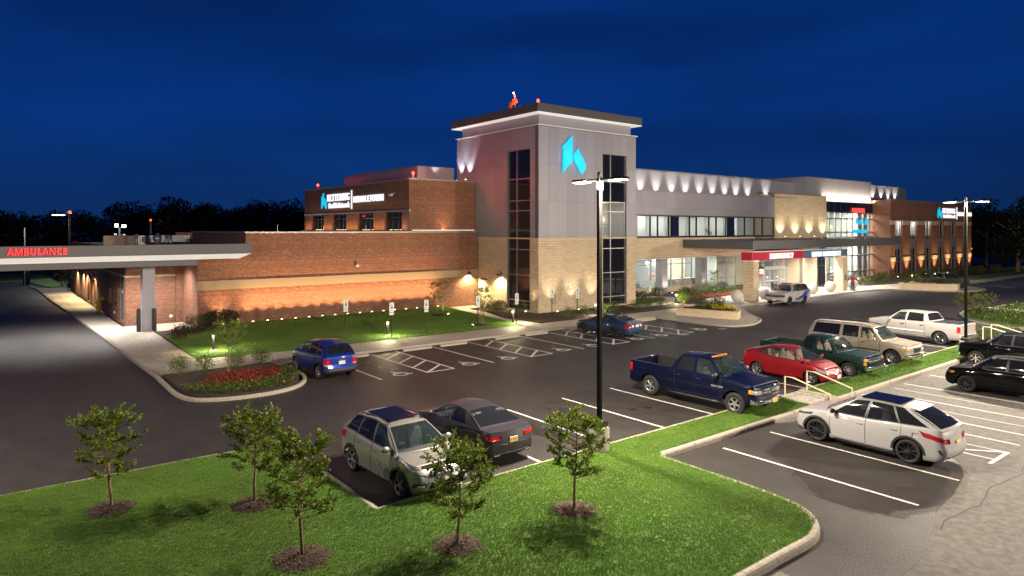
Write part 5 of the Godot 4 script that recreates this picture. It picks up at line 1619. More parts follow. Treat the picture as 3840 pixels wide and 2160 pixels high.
# ---------------------------------------------------------------- buildings
# a wall frame: x runs along the wall (to the right seen from outside), y up, z outward
func front_frame(v: float) -> Transform3D:
	return Transform3D(Basis(), Vector3(0, 0, -v))

func left_frame(x: float, vref: float) -> Transform3D:
	return Transform3D(Basis(Vector3(0, 0, 1), Vector3.UP, Vector3(-1, 0, 0)), Vector3(x, 0, -vref))

func spans(u0: float, u1: float, y0: float, y1: float, holes: Array) -> Array:
	var free := [[u0, u1]]
	for h in holes:
		if h[3] <= y0 + 0.02 or h[2] >= y1 - 0.02:
			continue
		var nf := []
		for s in free:
			if h[1] <= s[0] or h[0] >= s[1]:
				nf.append(s)
				continue
			if h[0] > s[0] + 0.01:
				nf.append([s[0], h[0]])
			if h[1] < s[1] - 0.01:
				nf.append([h[1], s[1]])
		free = nf
	return free

func wall(called: String, F: Transform3D, u0: float, u1: float, y0: float, y1: float, m: Material, parent: Node3D, holes := [], thick := 0.3, out := 0.0) -> MeshInstance3D:
	var ys := [y0, y1]
	for h in holes:
		for y in [h[2], h[3]]:
			if y > y0 + 0.01 and y < y1 - 0.01 and not ys.has(y):
				ys.append(y)
	ys.sort()
	var b := MB.new()
	for i in ys.size() - 1:
		for s in spans(u0, u1, ys[i], ys[i + 1], holes):
			b.box(Vector3(s[0], ys[i], out - thick), Vector3(s[1], ys[i + 1], out))
	return part(called, b.done(), m, parent, F)

# single pieces laid in courses over a wall; the first `budget` are parts, the rest one joined part
func courses(called: String, F: Transform3D, u0: float, u1: float, y0: float, y1: float, len: float, hgt: float, shift: float, mats: Array, parent: Node3D, holes: Array, gap: float, dep: float, budget: int) -> int:
	var rest := {}
	var shared := {}
	var rows := int(round((y1 - y0) / hgt))
	var hh := (y1 - y0) / rows
	for j in rows:
		var ya := y0 + j * hh + gap / 2
		var yb := y0 + (j + 1) * hh - gap / 2
		for s in spans(u0, u1, ya, yb, holes):
			var c: float = floor((s[0] - (shift if j % 2 else 0.0)) / len) * len + (shift if j % 2 else 0.0)
			while c < s[1]:
				var a: float = max(c, s[0]) + gap / 2
				var b: float = min(c + len, s[1]) - gap / 2
				c += len
				if b - a < 0.05:
					continue
				var k := rng.randi() % mats.size()
				var d := dep + rng.randf_range(-0.003, 0.003)
				if budget > 0:
					budget -= 1
					var key := int(round((b - a) * 100))
					if not shared.has(key):
						shared[key] = box_mesh(Vector3(-(b - a) / 2, -(yb - ya) / 2, -dep), Vector3((b - a) / 2, (yb - ya) / 2, 0), 0.006)
					part(called, shared[key], mats[k], parent, F * Transform3D(Basis(), Vector3((a + b) / 2, (ya + yb) / 2, d)))
				else:
					if not rest.has(k):
						rest[k] = MB.new()
					rest[k].box(Vector3(a, ya, 0), Vector3(b, yb, d))
	for k in rest:
		part(called + "_course", rest[k].done(), mats[k], parent, F).set_meta("kind", "stuff")
	return budget

func panels(called: String, F: Transform3D, us: Array, ys: Array, mats: Array, parent: Node3D, holes := [], gap := 0.014, dep := 0.03) -> void:
	for i in us.size() - 1:
		for j in ys.size() - 1:
			var yc := [ys[j], ys[j + 1]]
			for h in holes:
				if h[0] < us[i + 1] - 0.01 and h[1] > us[i] + 0.01:
					for y in [h[2], h[3]]:
						if y > ys[j] + 0.01 and y < ys[j + 1] - 0.01 and not yc.has(y):
							yc.append(y)
			yc.sort()
			var m: Material = mats[rng.randi() % mats.size()]
			for q in yc.size() - 1:
				for s in spans(us[i], us[i + 1], yc[q], yc[q + 1], holes):
					var g0 := gap / 2 if yc[q] == ys[j] else 0.0
					var g1 := gap / 2 if yc[q + 1] == ys[j + 1] else 0.0
					part(called, box_mesh(Vector3(s[0] + gap / 2, yc[q] + g0, 0), Vector3(s[1] - gap / 2, yc[q + 1] - g1, dep)), m, parent, F)

func steps(a: float, b: float, n: int) -> Array:
	var o := []
	for i in n + 1:
		o.append(lerpf(a, b, float(i) / n))
	return o

# glazing: the frame is a part, each pane a sub-part
func glazing(called: String, F: Transform3D, us: Array, ys: Array, z: float, frame: Material, glass: Variant, parent: Node3D, bar := 0.07, deep := 0.1) -> MeshInstance3D:
	var b := MB.new()
	for u in us:
		b.box(Vector3(u - bar / 2, ys[0], z - deep / 2), Vector3(u + bar / 2, ys[-1], z + deep / 2))
	for y in ys:
		for i in us.size() - 1:
			b.box(Vector3(us[i] + bar / 2, y - bar / 2, z - deep / 2 + 0.003), Vector3(us[i + 1] - bar / 2, y + bar / 2, z + deep / 2 - 0.003))
	var f := part(called, b.done(), frame, parent, F)
	for i in us.size() - 1:
		for j in ys.size() - 1:
			var gm: Material = glass if glass is Material else glass[j % glass.size()]
			if gm == null:
				continue
			part("pane", box_mesh(Vector3(us[i] + bar / 2, ys[j] + bar / 2, z - 0.012), Vector3(us[i + 1] - bar / 2, ys[j + 1] - bar / 2, z - 0.004)), gm, f)
	return f

func slab_part(called: String, x0: float, x1: float, y0: float, y1: float, v0: float, v1: float, m: Material, parent: Node3D) -> MeshInstance3D:
	return pb(called, x0, x1, y0, y1, v0, v1, m, parent)

var LOGO := [[Vector2(39.35, 14.93), Vector2(38.15, 13.86), Vector2(38.3, 13.83), Vector2(38.23, 11.74), Vector2(38.76, 12.22), Vector2(39.15, 12.53), Vector2(39.31, 12.84)], [Vector2(40.06, 13.9), Vector2(39.68, 13.54), Vector2(39.44, 13.27), Vector2(39.44, 13.04), Vector2(39.68, 12.66), Vector2(40.04, 12.2), Vector2(40.4, 11.69), Vector2(40.72, 11.97), Vector2(40.92, 12.18), Vector2(40.89, 12.64), Vector2(40.5, 13.17), Vector2(40.13, 13.57)]]

# the emblem in two glowing pieces, fitted to a box in a wall frame
func emblem(parent: Node3D, F: Transform3D, u0: float, u1: float, y0: float, y1: float, z: float, dep: float) -> void:
	for poly in LOGO:
		var m := MB.new()
		var pts := []
		for p in poly:
			pts.append(Vector2(lerpf(u0, u1, (p.x - 38.15) / (40.92 - 38.15)), lerpf(y0, y1, (p.y - 11.69) / (14.93 - 11.69))))
		var ix := Geometry2D.triangulate_polygon(PackedVector2Array(pts))
		for i in range(0, ix.size(), 3):
			m.tri(Vector3(pts[ix[i]].x, pts[ix[i]].y, z), Vector3(pts[ix[i + 1]].x, pts[ix[i + 1]].y, z), Vector3(pts[ix[i + 2]].x, pts[ix[i + 2]].y, z))
		for i in pts.size():
			var a: Vector2 = pts[i]
			var b: Vector2 = pts[(i + 1) % pts.size()]
			m.quad(Vector3(a.x, a.y, z), Vector3(b.x, b.y, z), Vector3(b.x, b.y, z - dep), Vector3(a.x, a.y, z - dep))
		part("emblem_leaf", m.done(), M.sign_cyan, parent, F)

func metal(k := 3) -> Array:
	return [M.metal_panel_0, M.metal_panel_1, M.metal_panel_2].slice(0, k)

func stone() -> Array:
	return [M.stone_0, M.stone_1, M.stone_0, M.stone_1, M.stone_2]

func tower() -> void:
	var t := thing("tower", "tall grey metal tower on a stone base with a cyan emblem and tall window strips", "tower")
	var ff := front_frame(41.86)
	var lf := left_frame(35.67, 53.8)
	var V := func(v: float) -> float: return 53.8 - v
	var hf := [[43.13, 46.2, 0.25, 13.65]]
	var hl := [[V.call(46.03), V.call(42.94), 0.2, 13.72]]
	wall("wall", ff, 35.67, 47.46, 0.0, 15.5, M.panel_joint, t, hf, 0.35, -0.06)
	wall("wall", lf, 0.0, 11.6, 0.0, 15.5, M.panel_joint, t, hl, 0.35, -0.06)
	pb("wall", 47.15, 47.44, 0.0, 15.5, 42.2, 53.8, M.metal_panel_0, t)
	pb("wall", 35.7, 47.2, 0.0, 15.5, 53.5, 53.79, M.metal_panel_0, t)
	var left := courses("stone_block", Transform3D(ff.basis, ff.origin + Vector3(0, 0, -0.06)), 35.73, 47.46, 0.0, 6.2, 0.6, 0.2, 0.3, stone(), t, hf, 0.014, 0.075, 300)
	courses("stone_block", Transform3D(lf.basis, lf.origin + Vector3(0.06, 0, 0)), V.call(50.3), 11.94, 0.0, 6.2, 0.6, 0.2, 0.3, stone(), t, hl + [[V.call(49.95), V.call(48.9), 0.0, 2.5]], 0.014, 0.075, left)
	pb("stone_cap", 35.6, 47.46, 6.2, 6.3, 41.78, 42.1, M.stone_0, t)
	pb("stone_cap", 35.58, 35.95, 6.2, 6.3, 42.1, 50.3, M.stone_0, t)
	panels("metal_panel", Transform3D(ff.basis, ff.origin + Vector3(0, 0, -0.06)), steps(35.7, 47.46, 11), [6.3, 9.3, 12.4, 15.45], metal(), t, hf, 0.014, 0.05)
	panels("metal_panel", Transform3D(lf.basis, lf.origin + Vector3(0.06, 0, 0)), steps(0.0, 11.98, 10), [6.3, 9.3, 12.4, 15.45], metal(), t, hl, 0.014, 0.05)
	# neck, overhanging roof edge; soffit's lit look is a glowing band, no lamp
	pb("coping", 35.55, 47.6, 15.5, 15.58, 41.74, 53.9, M.white_metal, t)
	pb("neck", 36.02, 47.1, 15.58, 16.46, 42.2, 53.4, M.metal_panel_1, t)
	pb("roof_fascia", 35.27, 47.86, 16.54, 17.24, 41.46, 54.2, M.fascia_metal, t, 0.02)
	pb("glowing_band", 35.3, 47.83, 16.46, 16.54, 41.49, 54.17, M.lit_soffit_glow, t)
	for i in 11:
		pb("fascia_joint", 36.3 + i * 1.1, 36.315 + i * 1.1, 16.55, 17.23, 41.452, 41.47, M.panel_joint, t)
	# window strips
	var yl := [0.25, 1.0, 3.15, 5.3, 6.2, 8.57, 9.42, 11.25, 13.7]
	var dk: Material = M.dark_glass
	glazing("window", lf, [V.call(46.0), V.call(44.85), V.call(42.97)], yl, -0.2, M.mullion, dk, t, 0.08, 0.12)
	glazing("window", ff, [43.16, 44.25, 46.17], yl, -0.2, M.mullion, [dk, dk, dk, dk, M.glass, M.glass, dk, dk], t, 0.08, 0.12)
	pb("sill", 43.05, 46.28, 0.15, 0.24, 41.75, 42.2, M.stone_0, t)
	# rooms behind the strips
	pb("dark_room", 36.2, 42.6, 0.2, 15.4, 42.4, 52.0, M.black_matte, t)
	pb("floor", 42.7, 47.1, 6.02, 6.18, 42.25, 47.0, M.carpet, t)
	pb("ceiling", 42.7, 47.1, 9.5, 9.6, 42.25, 47.0, M.room_white, t)
	pb("room_wall", 42.7, 47.1, 6.2, 9.5, 45.0, 45.2, M.room_cream, t)
	pb("room_wall", 42.65, 42.75, 6.2, 9.5, 42.3, 45.0, M.room_cream, t)
	pb("stair_core", 42.7, 47.1, 0.2, 6.0, 44.4, 44.6, M.black_matte, t)
	pb("stair_core", 42.7, 47.1, 9.65, 15.4, 44.4, 44.6, M.black_matte, t)
	pb("ceiling_light", 43.8, 45.4, 9.44, 9.5, 43.2, 44.0, M.ceiling_glow, t)
	area(t, w(44.6, 9.4, 43.6), w(44.6, 0, 43.6), Vector2(1.6, 0.8), [1.0, 0.95, 0.85], 3.2)
	for q in [[45.3, 7.0, "left"], [46.6, 7.05, "right"]]:
		var pic := thing("framed_picture", "framed pale landscape picture on the wall of the lit tower room, %s one" % q[2], "picture", w(q[0], q[1], 44.97))
		part("frame", box_mesh(Vector3(-0.36, -0.45, -0.03), Vector3(0.36, 0.45, 0.0)), M.black_matte, pic, Transform3D(Basis(), Vector3(0, 0, 0.03)))
		part("mount", box_mesh(Vector3(-0.32, -0.41, 0.0), Vector3(0.32, 0.41, 0.012)), M.room_white, pic, Transform3D(Basis(), Vector3(0, 0, 0.03)))
		part("print", box_mesh(Vector3(-0.2, -0.26, 0.012), Vector3(0.2, 0.2, 0.018)), M.room_gray, pic, Transform3D(Basis(), Vector3(0, 0, 0.03)))
	# door in the left face
	var dr := pb("door", 35.62, 35.72, 0.0, 2.45, 48.95, 49.9, M.room_cream, t)
	part("handle", box_mesh(w(35.57, 1.0, 49.05), w(35.62, 1.08, 49.2)), M.dark_metal, dr)
	for q in [[44.0, 5.0], [43.7, 4.75], [45.2, 3.9]]:
		pb("exit_light", q[0], q[0] + 0.3, q[1], q[1] + 0.12, 44.3, 44.38, M.exit_red, t)
	# the emblem
	var em := thing("emblem_sign", "large glowing cyan two-leaf emblem high on the tower", "sign")
	emblem(em, ff, 38.15, 40.92, 11.69, 14.93, 0.16, 0.12)
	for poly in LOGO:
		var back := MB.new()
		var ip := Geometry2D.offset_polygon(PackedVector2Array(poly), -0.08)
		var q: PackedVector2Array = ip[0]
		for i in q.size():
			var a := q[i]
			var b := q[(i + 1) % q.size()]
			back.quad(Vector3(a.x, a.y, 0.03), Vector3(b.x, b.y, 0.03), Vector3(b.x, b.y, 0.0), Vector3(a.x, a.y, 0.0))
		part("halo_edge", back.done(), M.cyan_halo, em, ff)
	omni(em, w(39.0, 13.2, 41.86) + Vector3(0, 0, 0.55), [0.0, 0.35, 0.9], 0.55, 0.5)
	omni(em, w(40.2, 12.8, 41.86) + Vector3(0, 0, 0.5), [0.0, 0.35, 0.9], 0.35, 0.5)

func bay(x: Array) -> Array:
	return x

func brick_wing() -> void:
	var t := thing("brick_wing", "long single-storey red brick wing with a cream stone band", "building wing")
	var ff := front_frame(50.3)
	wall("wall", ff, 15.1, 35.6, 0.0, 6.72, M.brick, t, [], 0.4)
	wall("wall", ff, 11.85, 15.1, 0.0, 5.9, M.brick, t, [], 0.4)
	pb("return_wall", 11.85, 12.2, 0.0, 5.9, 50.7, 54.9, M.brick, t)
	pb("return_wall", 15.1, 15.5, 0.0, 6.72, 50.7, 66.0, M.brick, t)
	pb("parapet_back", 15.5, 35.6, 6.0, 6.7, 74.4, 74.8, M.brick, t)
	pb("roof", 11.9, 35.6, 5.5, 5.85, 50.5, 75.0, M.roof_membrane, t)
	pb("stone_band", 11.82, 35.6, 2.75, 3.38, 50.24, 50.4, M.band_stone, t, 0.01)
	pb("coping", 15.0, 35.62, 6.72, 6.84, 50.2, 50.8, M.coping, t, 0.01)
	pb("coping", 15.0, 15.6, 6.72, 6.84, 50.8, 66.0, M.coping, t, 0.01)
	for i in 20:
		pb("coping_joint", 16.0 + i, 16.012 + i, 6.73, 6.842, 50.196, 50.78, M.panel_joint, t)
	for i in 5:
		var k := MB.new()
		k.tube([w(17.5 + i * 3.6, 6.8, 50.6), w(17.5 + i * 3.6, 7.35, 50.6)], [0.012], 5)
		part("lightning_rod", k.done(), M.galvanized, t)
	pb("utility_box", 13.4, 13.6, 0.42, 0.62, 50.22, 50.3, M.white_metal, t)

func wall_sign(called: String, label: String, F: Transform3D, u: Array, yy: Array) -> void:
	# u: emblem l,r, big letters l,r, small l,r, bar, town l,r; yy: emblem b,t, big b,t, small b,t, bar b,t, town b,t
	var t := thing(called, label, "sign")
	emblem(t, F, u[0], u[1], yy[0], yy[1], 0.14, 0.1)
	var lay := [["big_letters", "KETTERING", "Droid Serif", u[2], u[3], yy[2], yy[3]], ["small_letters", "Health Network", "Droid Serif", u[4], u[5], yy[4], yy[5]], ["town_letters", "MIDDLETOWN", "Droid Sans", u[7], u[8], yy[8], yy[9]]]
	for q in lay:
		letters(q[0], q[1], q[2], q[4] - q[3], q[6] - q[5], 0.1, M.sign_white, t, F * Transform3D(Basis(), Vector3((q[3] + q[4]) / 2, (q[5] + q[6]) / 2, 0.1)))
	part("bar", box_mesh(Vector3(u[6] - 0.05, yy[6], 0.02), Vector3(u[6] + 0.05, yy[7], 0.14), 0.01), M.sign_white, t, F)
	for k in 3:
		omni(t, F * Vector3(lerpf(u[0], u[8], 0.15 + 0.35 * k), (yy[0] + yy[1]) / 2, 0.45), [0.05, 0.4, 1.0], 0.04, 0.3)

func upper_block() -> void:
	var t := thing("brick_upper_block", "two-storey red brick block above the long wing with a sign on its left face", "building wing")
	var lf := left_frame(28.74, 74.3)
	var V := func(v: float) -> float: return 74.3 - v
	var wins := [[72.3, 68.85], [66.7, 63.3], [60.7, 57.35], [55.2, 51.95]]
	var holes := []
	for q in wins:
		holes.append([V.call(q[0]), V.call(q[1]), 6.7, 8.55])
	wall("wall", lf, 0.0, 23.2, 6.0, 11.28, M.brick, t, holes, 0.4)
	wall("wall", front_frame(50.7), 28.74, 35.62, 6.0, 11.28, M.brick, t, [], 0.4)
	pb("soldier_course", 28.7, 28.9, 8.56, 8.68, 50.66, 74.3, M.coping, t)
	pb("back_wall", 28.8, 35.6, 6.0, 11.2, 73.9, 74.3, M.brick, t)
	pb("roof", 29.1, 35.6, 10.6, 10.8, 51.1, 73.9, M.roof_membrane, t)
	pb("coping", 28.64, 35.62, 11.28, 11.4, 50.6, 51.1, M.coping, t, 0.01)
	pb("coping", 28.64, 29.2, 11.28, 11.4, 51.1, 74.4, M.coping, t, 0.01)
	for q in wins:
		glazing("window", lf, [V.call(q[0]) + 0.03, V.call(q[0]) + 1.25, V.call(q[0]) + 2.3, V.call(q[1]) - 0.03], [6.72, 8.05, 8.53], -0.25, M.dark_mullion, M.dark_glass, t, 0.07, 0.1)
	pb("room_wall", 30.6, 30.7, 6.0, 10.5, 51.2, 73.8, M.room_gray, t)
	pb("floor", 29.0, 30.6, 6.0, 6.1, 51.1, 73.9, M.carpet, t)
	pb("ceiling", 29.1, 30.6, 8.75, 8.85, 51.1, 73.9, M.room_white, t)
	pb("ceiling_light", 29.5, 29.7, 8.4, 8.46, 58.2, 59.8, M.ceiling_glow, t)
	omni(t, w(29.6, 8.2, 59.0), [0.9, 1.0, 0.95], 0.5, 0.2)
	# linear wall washers along the foot of both faces
	pb("washer_housing", 28.9, 35.4, 6.86, 6.92, 50.46, 50.56, M.white_metal, t)
	pb("washer_light", 28.95, 35.35, 6.92, 6.95, 50.48, 50.54, M.cove_warm, t)
	area(t, w(32.15, 6.96, 50.4), w(32.15, 8.2, 50.62), Vector2(6.4, 0.05), [1.0, 0.56, 0.26], 6.0)
	area(t, w(28.3, 6.96, 62.5), w(28.66, 8.0, 62.5), Vector2(23.0, 0.05), [1.0, 0.56, 0.26], 13.0)
	pb("washer_housing", 28.2, 28.4, 6.84, 6.92, 51.2, 74.0, M.dark_metal, t)
	wall_sign("wall_sign", "white lit letters with a cyan emblem on the upper brick block", lf, [V.call(69.3), V.call(67.9), V.call(67.8), V.call(62.3), V.call(67.4), V.call(62.3), V.call(61.87), V.call(61.4), V.call(55.2)], [9.15, 10.85, 9.9, 10.62, 9.17, 9.74, 9.0, 10.85, 9.6, 10.22])
	var cam := thing("security_camera", "small white security camera on an arm high on the upper brick block", "camera")
	var mb := MB.new()
	mb.bar(w(28.7, 10.2, 53.1), w(28.3, 10.1, 53.1), 0.05, 0.05)
	part("arm", mb.done(), M.white_metal, cam)
	part("housing", box_mesh(w(28.15, 9.92, 52.9), w(28.42, 10.12, 53.4), 0.03), M.white_metal, cam)

func ambulance_block() -> void:
	var t := thing("ambulance_block", "low brick block with doors beside the road under the ambulance canopy", "building wing")
	var lf := left_frame(8.2, 92.0)
	var V := func(v: float) -> float: return 92.0 - v
	var holes := [[V.call(58.5), V.call(55.9), 0.12, 3.55], [V.call(63.6), V.call(61.8), 1.0, 3.4], [V.call(73.0), V.call(70.6), 0.12, 2.4], [V.call(76.8), V.call(74.2), 0.12, 2.4]]
	wall("wall", lf, 0.0, V.call(55.3), 0.0, 5.6, M.brick, t, holes, 0.4)
	wall("wall", front_frame(54.9), 8.2, 11.85, 0.0, 5.6, M.brick, t, [], 0.4)
	pb("ledge", 8.14, 11.86, 3.56, 3.66, 54.84, 55.0, M.stone_1, t)
	pb("ledge", 8.14, 8.3, 3.56, 3.66, 55.0, 92.0, M.stone_1, t)
	pb("roof", 8.4, 12.4, 5.3, 5.5, 55.0, 92.0, M.roof_membrane, t)
	pb("inner_wall", 9.6, 9.8, 0.0, 5.2, 55.4, 91.6, M.room_gray, t)
	var gd := glazing("door", lf, [V.call(58.5) + 0.04, V.call(57.2), V.call(55.9) - 0.04], [0.14, 0.9, 2.3, 3.52], -0.2, M.mullion, M.dark_glass, t, 0.1, 0.14)
	part("door_operator", box_mesh(Vector3(V.call(58.4), 2.35, -0.12), Vector3(V.call(56.0), 2.6, 0.06)), M.galvanized, gd, Transform3D())
	glazing("window", lf, [V.call(63.6) + 0.04, V.call(62.7), V.call(61.8) - 0.04], [1.02, 2.2, 3.38], -0.2, M.mullion, M.dark_glass, t, 0.08, 0.12)
	for q in [[73.0, 70.6], [76.8, 74.2]]:
		for k in 2:
			var a: float = V.call(q[0]) + k * (q[0] - q[1]) / 2
			var d := part("door", box_mesh(Vector3(a + 0.02, 0.13, -0.14), Vector3(a + (q[0] - q[1]) / 2 - 0.02, 2.38, -0.08)), M.wood_door, t, lf)
			part("handle", box_mesh(Vector3(a + 0.15 + 0.8 * (1 - k), 1.05, -0.08), Vector3(a + 0.25 + 0.8 * (1 - k), 1.2, -0.03)), M.chrome, d)
	pb("corner_pier", 11.4, 11.86, 0.0, 5.6, 54.6, 54.88, M.brick, t)
	pb("outlet_cover", 11.0, 11.2, 0.5, 0.7, 54.84, 54.9, M.white_metal, t)
	pb("outlet_cover", 8.14, 8.2, 0.5, 0.7, 60.0, 60.2, M.white_metal, t)
	pb("card_reader", 8.12, 8.2, 1.2, 1.45, 59.3, 59.5, M.black_matte, t)
	# the back of the hospital beyond
	var bk := thing("rear_roof_parapet", "pale metal-clad roof enclosure behind the ambulance canopy", "building wing")
	pb("wall", 8.3, 10.7, 5.0, 6.45, 67.0, 67.3, M.stone_1, bk)
	pb("wall", 10.7, 15.2, 5.0, 6.45, 67.4, 67.7, M.galvanized, bk)
	pb("roof", 8.3, 15.2, 5.0, 5.2, 67.7, 90.0, M.roof_membrane, bk)
	for q in [[10.3, 0.3], [11.9, 0.35], [12.6, 0.22], [12.9, 0.22]]:
		var m := MB.new(true)
		m.tube([w(q[0], 5.4, 64.0), w(q[0], 6.3 + q[1], 64.0)], [0.13], 8)
		part("vent_pipe", m.done(), M.galvanized, bk)
	var hd := MB.new(true)
	hd.lathe([Vector2(0.3, -0.2), Vector2(0.38, 0.0), Vector2(0.3, 0.25), Vector2(0, 0.33)], 10, Transform3D(Basis(), w(11.9, 6.2, 64)))
	part("vent_hood", hd.done(), M.galvanized, bk)
	# wall sconces: rightmost of four first
	var lab := ["nearest", "second nearest", "third nearest", "farthest"]
	var vs := [71.6, 76.9, 79.9, 85.0]
	for k in 4:
		sconce(w(8.2, 2.75, vs[k]), Vector3(-1, 0, 0), "small gooseneck lamp by the brown doors of the ambulance block, %s of four" % lab[k], 11.0)

func sconce(at: Vector3, out: Vector3, label: String, e: float) -> void:
	var t := thing("wall_lamp", label, "wall lamp", at, 0.0, "gooseneck lamps on the brick and stone walls")
	var m := MB.new(true)
	var pts := []
	for k in 9:
		var an := PI * k / 8.0
		pts.append(out * (0.02 + 0.22 * (1 - cos(an)) / 2 * 1.6) + Vector3.UP * (0.1 + 0.25 * sin(an)))
	m.tube(pts, [0.018], 6)
	part("arm", m.done(), M.dark_metal, t)
	part("wall_plate", box_mesh(Vector3(-0.06, 0.02, -0.06), Vector3(0.06, 0.2, 0.06), 0.01), M.dark_metal, t, Transform3D(Basis(), out * 0.03))
	var s := MB.new(true)
	s.lathe([Vector2(0.17, -0.06), Vector2(0.15, -0.02), Vector2(0.07, 0.07), Vector2(0.03, 0.12), Vector2(0, 0.12)], 14, Transform3D(Basis(), out * 0.37 + Vector3.UP * 0.02))
	part("shade", s.done(), M.dark_metal, t)
	var b := MB.new(true)
	b.lathe([Vector2(0, -0.05), Vector2(0.05, -0.04), Vector2(0.06, 0.0), Vector2(0, 0.05)], 10, Transform3D(Basis(), out * 0.37))
	part("bulb", b.done(), M.sconce_glow, t)
	spot(t, out * 0.37 + Vector3.DOWN * 0.08, out * 0.3 + Vector3.DOWN * 2.0, [1.0, 0.8, 0.42], e, 72.0, 0.7, 0.05)

func ambulance_canopy() -> void:
	var t := thing("ambulance_canopy", "flat grey canopy over the ambulance drive with glowing red letters", "canopy")
	pb("fascia", -12.0, 14.84, 5.34, 6.02, 48.0, 48.2, M.fascia_metal, t, 0.015)
	pb("fascia", 14.64, 14.84, 5.34, 6.02, 48.2, 54.8, M.fascia_metal, t, 0.015)
	pb("roof", -12.0, 14.64, 5.6, 5.75, 48.2, 56.0, M.roof_membrane, t)
	for i in 14:
		pb("fascia_joint", -10.8 + i * 1.85, -10.788 + i * 1.85, 5.35, 6.01, 47.994, 48.01, M.panel_joint, t)
	# sloping pale reveal; its lit look is its own emission, no lamp
	var m := MB.new()
	m.quad(w(-12, 5.34, 48.02), w(14.8, 5.34, 48.02), w(14.25, 5.02, 48.62), w(-12, 5.02, 48.62))
	m.quad(w(14.82, 5.34, 48.02), w(14.82, 5.34, 54.8), w(14.25, 5.02, 54.8), w(14.25, 5.02, 48.62))
	part("glowing_band", m.done(), M.lit_soffit_glow, t)
	pb("soffit", -12.0, 14.25, 4.98, 5.02, 48.62, 54.86, M.white_metal, t)
	pb("beam", -12.0, 11.5, 4.58, 4.98, 48.7, 49.3, M.fascia_metal, t, 0.015)
	for i in 9:
		pb("beam_joint", -9.0 + i * 2.3, -8.988 + i * 2.3, 4.59, 4.97, 48.694, 48.71, M.panel_joint, t)
	for x in [8.98, -9.0]:
		pb("column", x - 0.38, x + 0.38, 0.1, 4.98, 51.1, 51.8, M.metal_panel_1, t, 0.01)
	for q in [[3.0, 50.5], [6.0, 50.5], [10.2, 52.6], [-0.5, 51.5], [-4.0, 50.5], [6.6, 53.6], [4.4, 56.5], [0.5, 56.0]]:
		var mb := MB.new()
		mb.lathe([Vector2(0, 0), Vector2(0.16, 0), Vector2(0.16, 0.03), Vector2(0, 0.03)], 12, Transform3D(Basis(), w(q[0], 4.94, q[1])))
		part("soffit_light", mb.done(), M.lamp_led, t)
		spot(t, w(q[0], 4.9, q[1]), w(q[0], 0, q[1]), [1.0, 0.95, 0.88], 15.0 if q[0] < 6.3 else 26.0, 68.0, 0.8, 0.1)
	var s := thing("canopy_letters", "glowing red AMBULANCE letters on the canopy fascia", "sign")
	letters("letters", "AMBULANCE", "Droid Sans", 2.86, 0.38, 0.1, M.letter_red, s, front_frame(48.0) * Transform3D(Basis(), Vector3(2.65, 5.7, 0.08)))
	for k in 3:
		omni(s, w(1.6 + k * 1.05, 5.7, 47.55), [1.0, 0.03, 0.03], 0.1, 0.3)

func interior_room(t: Node3D, x0: float, x1: float, y0: float, y1: float, v0: float, v1: float, back: Material) -> void:
	pb("floor", x0, x1, y0 - 0.12, y0, v0, v1, M.carpet, t)
	pb("ceiling", x0, x1, y1, y1 + 0.12, v0, v1, M.room_white, t)
	pb("room_wall", x0, x1, y0, y1, v1, v1 + 0.12, back, t)
	pb("room_wall", x0 - 0.12, x0, y0, y1, v0 + 0.2, v1, back, t)
	pb("room_wall", x1, x1 + 0.12, y0, y1, v0 + 0.2, v1, back, t)

func ceiling_light(t: Node3D, x: float, y: float, v: float, wx: float, wv: float, e: float, c := [0.98, 1.0, 0.95]) -> void:
	pb("ceiling_light", x - wx / 2, x + wx / 2, y - 0.05, y - 0.005, v - wv / 2, v + wv / 2, M.ceiling_glow, t)
	area(t, w(x, y - 0.07, v), w(x, 0, v), Vector2(wx, wv), c, e)

func chair(at: Vector3, turn: float, label: String) -> void:
	var t := thing("lobby_chair", label, "chair", at, turn, "teal lounge chairs in the lobby and atrium")
	part("seat", box_mesh(Vector3(-0.32, 0.3, -0.32), Vector3(0.32, 0.46, 0.3), 0.04), M.teal_cloth, t)
	part("backrest", box_mesh(Vector3(-0.32, 0.4, 0.2), Vector3(0.32, 1.0, 0.34), 0.05), M.teal_cloth, t)
	for sx in [-1, 1]:
		part("arm", box_mesh(Vector3(sx * 0.36 - 0.05, 0.3, -0.3), Vector3(sx * 0.36 + 0.05, 0.65, 0.3), 0.03), M.wood, t)
		for sz in [-0.26, 0.26]:
			part("leg", box_mesh(Vector3(sx * 0.3 - 0.025, 0.0, sz - 0.025), Vector3(sx * 0.3 + 0.025, 0.3, sz + 0.025)), M.galvanized, t)

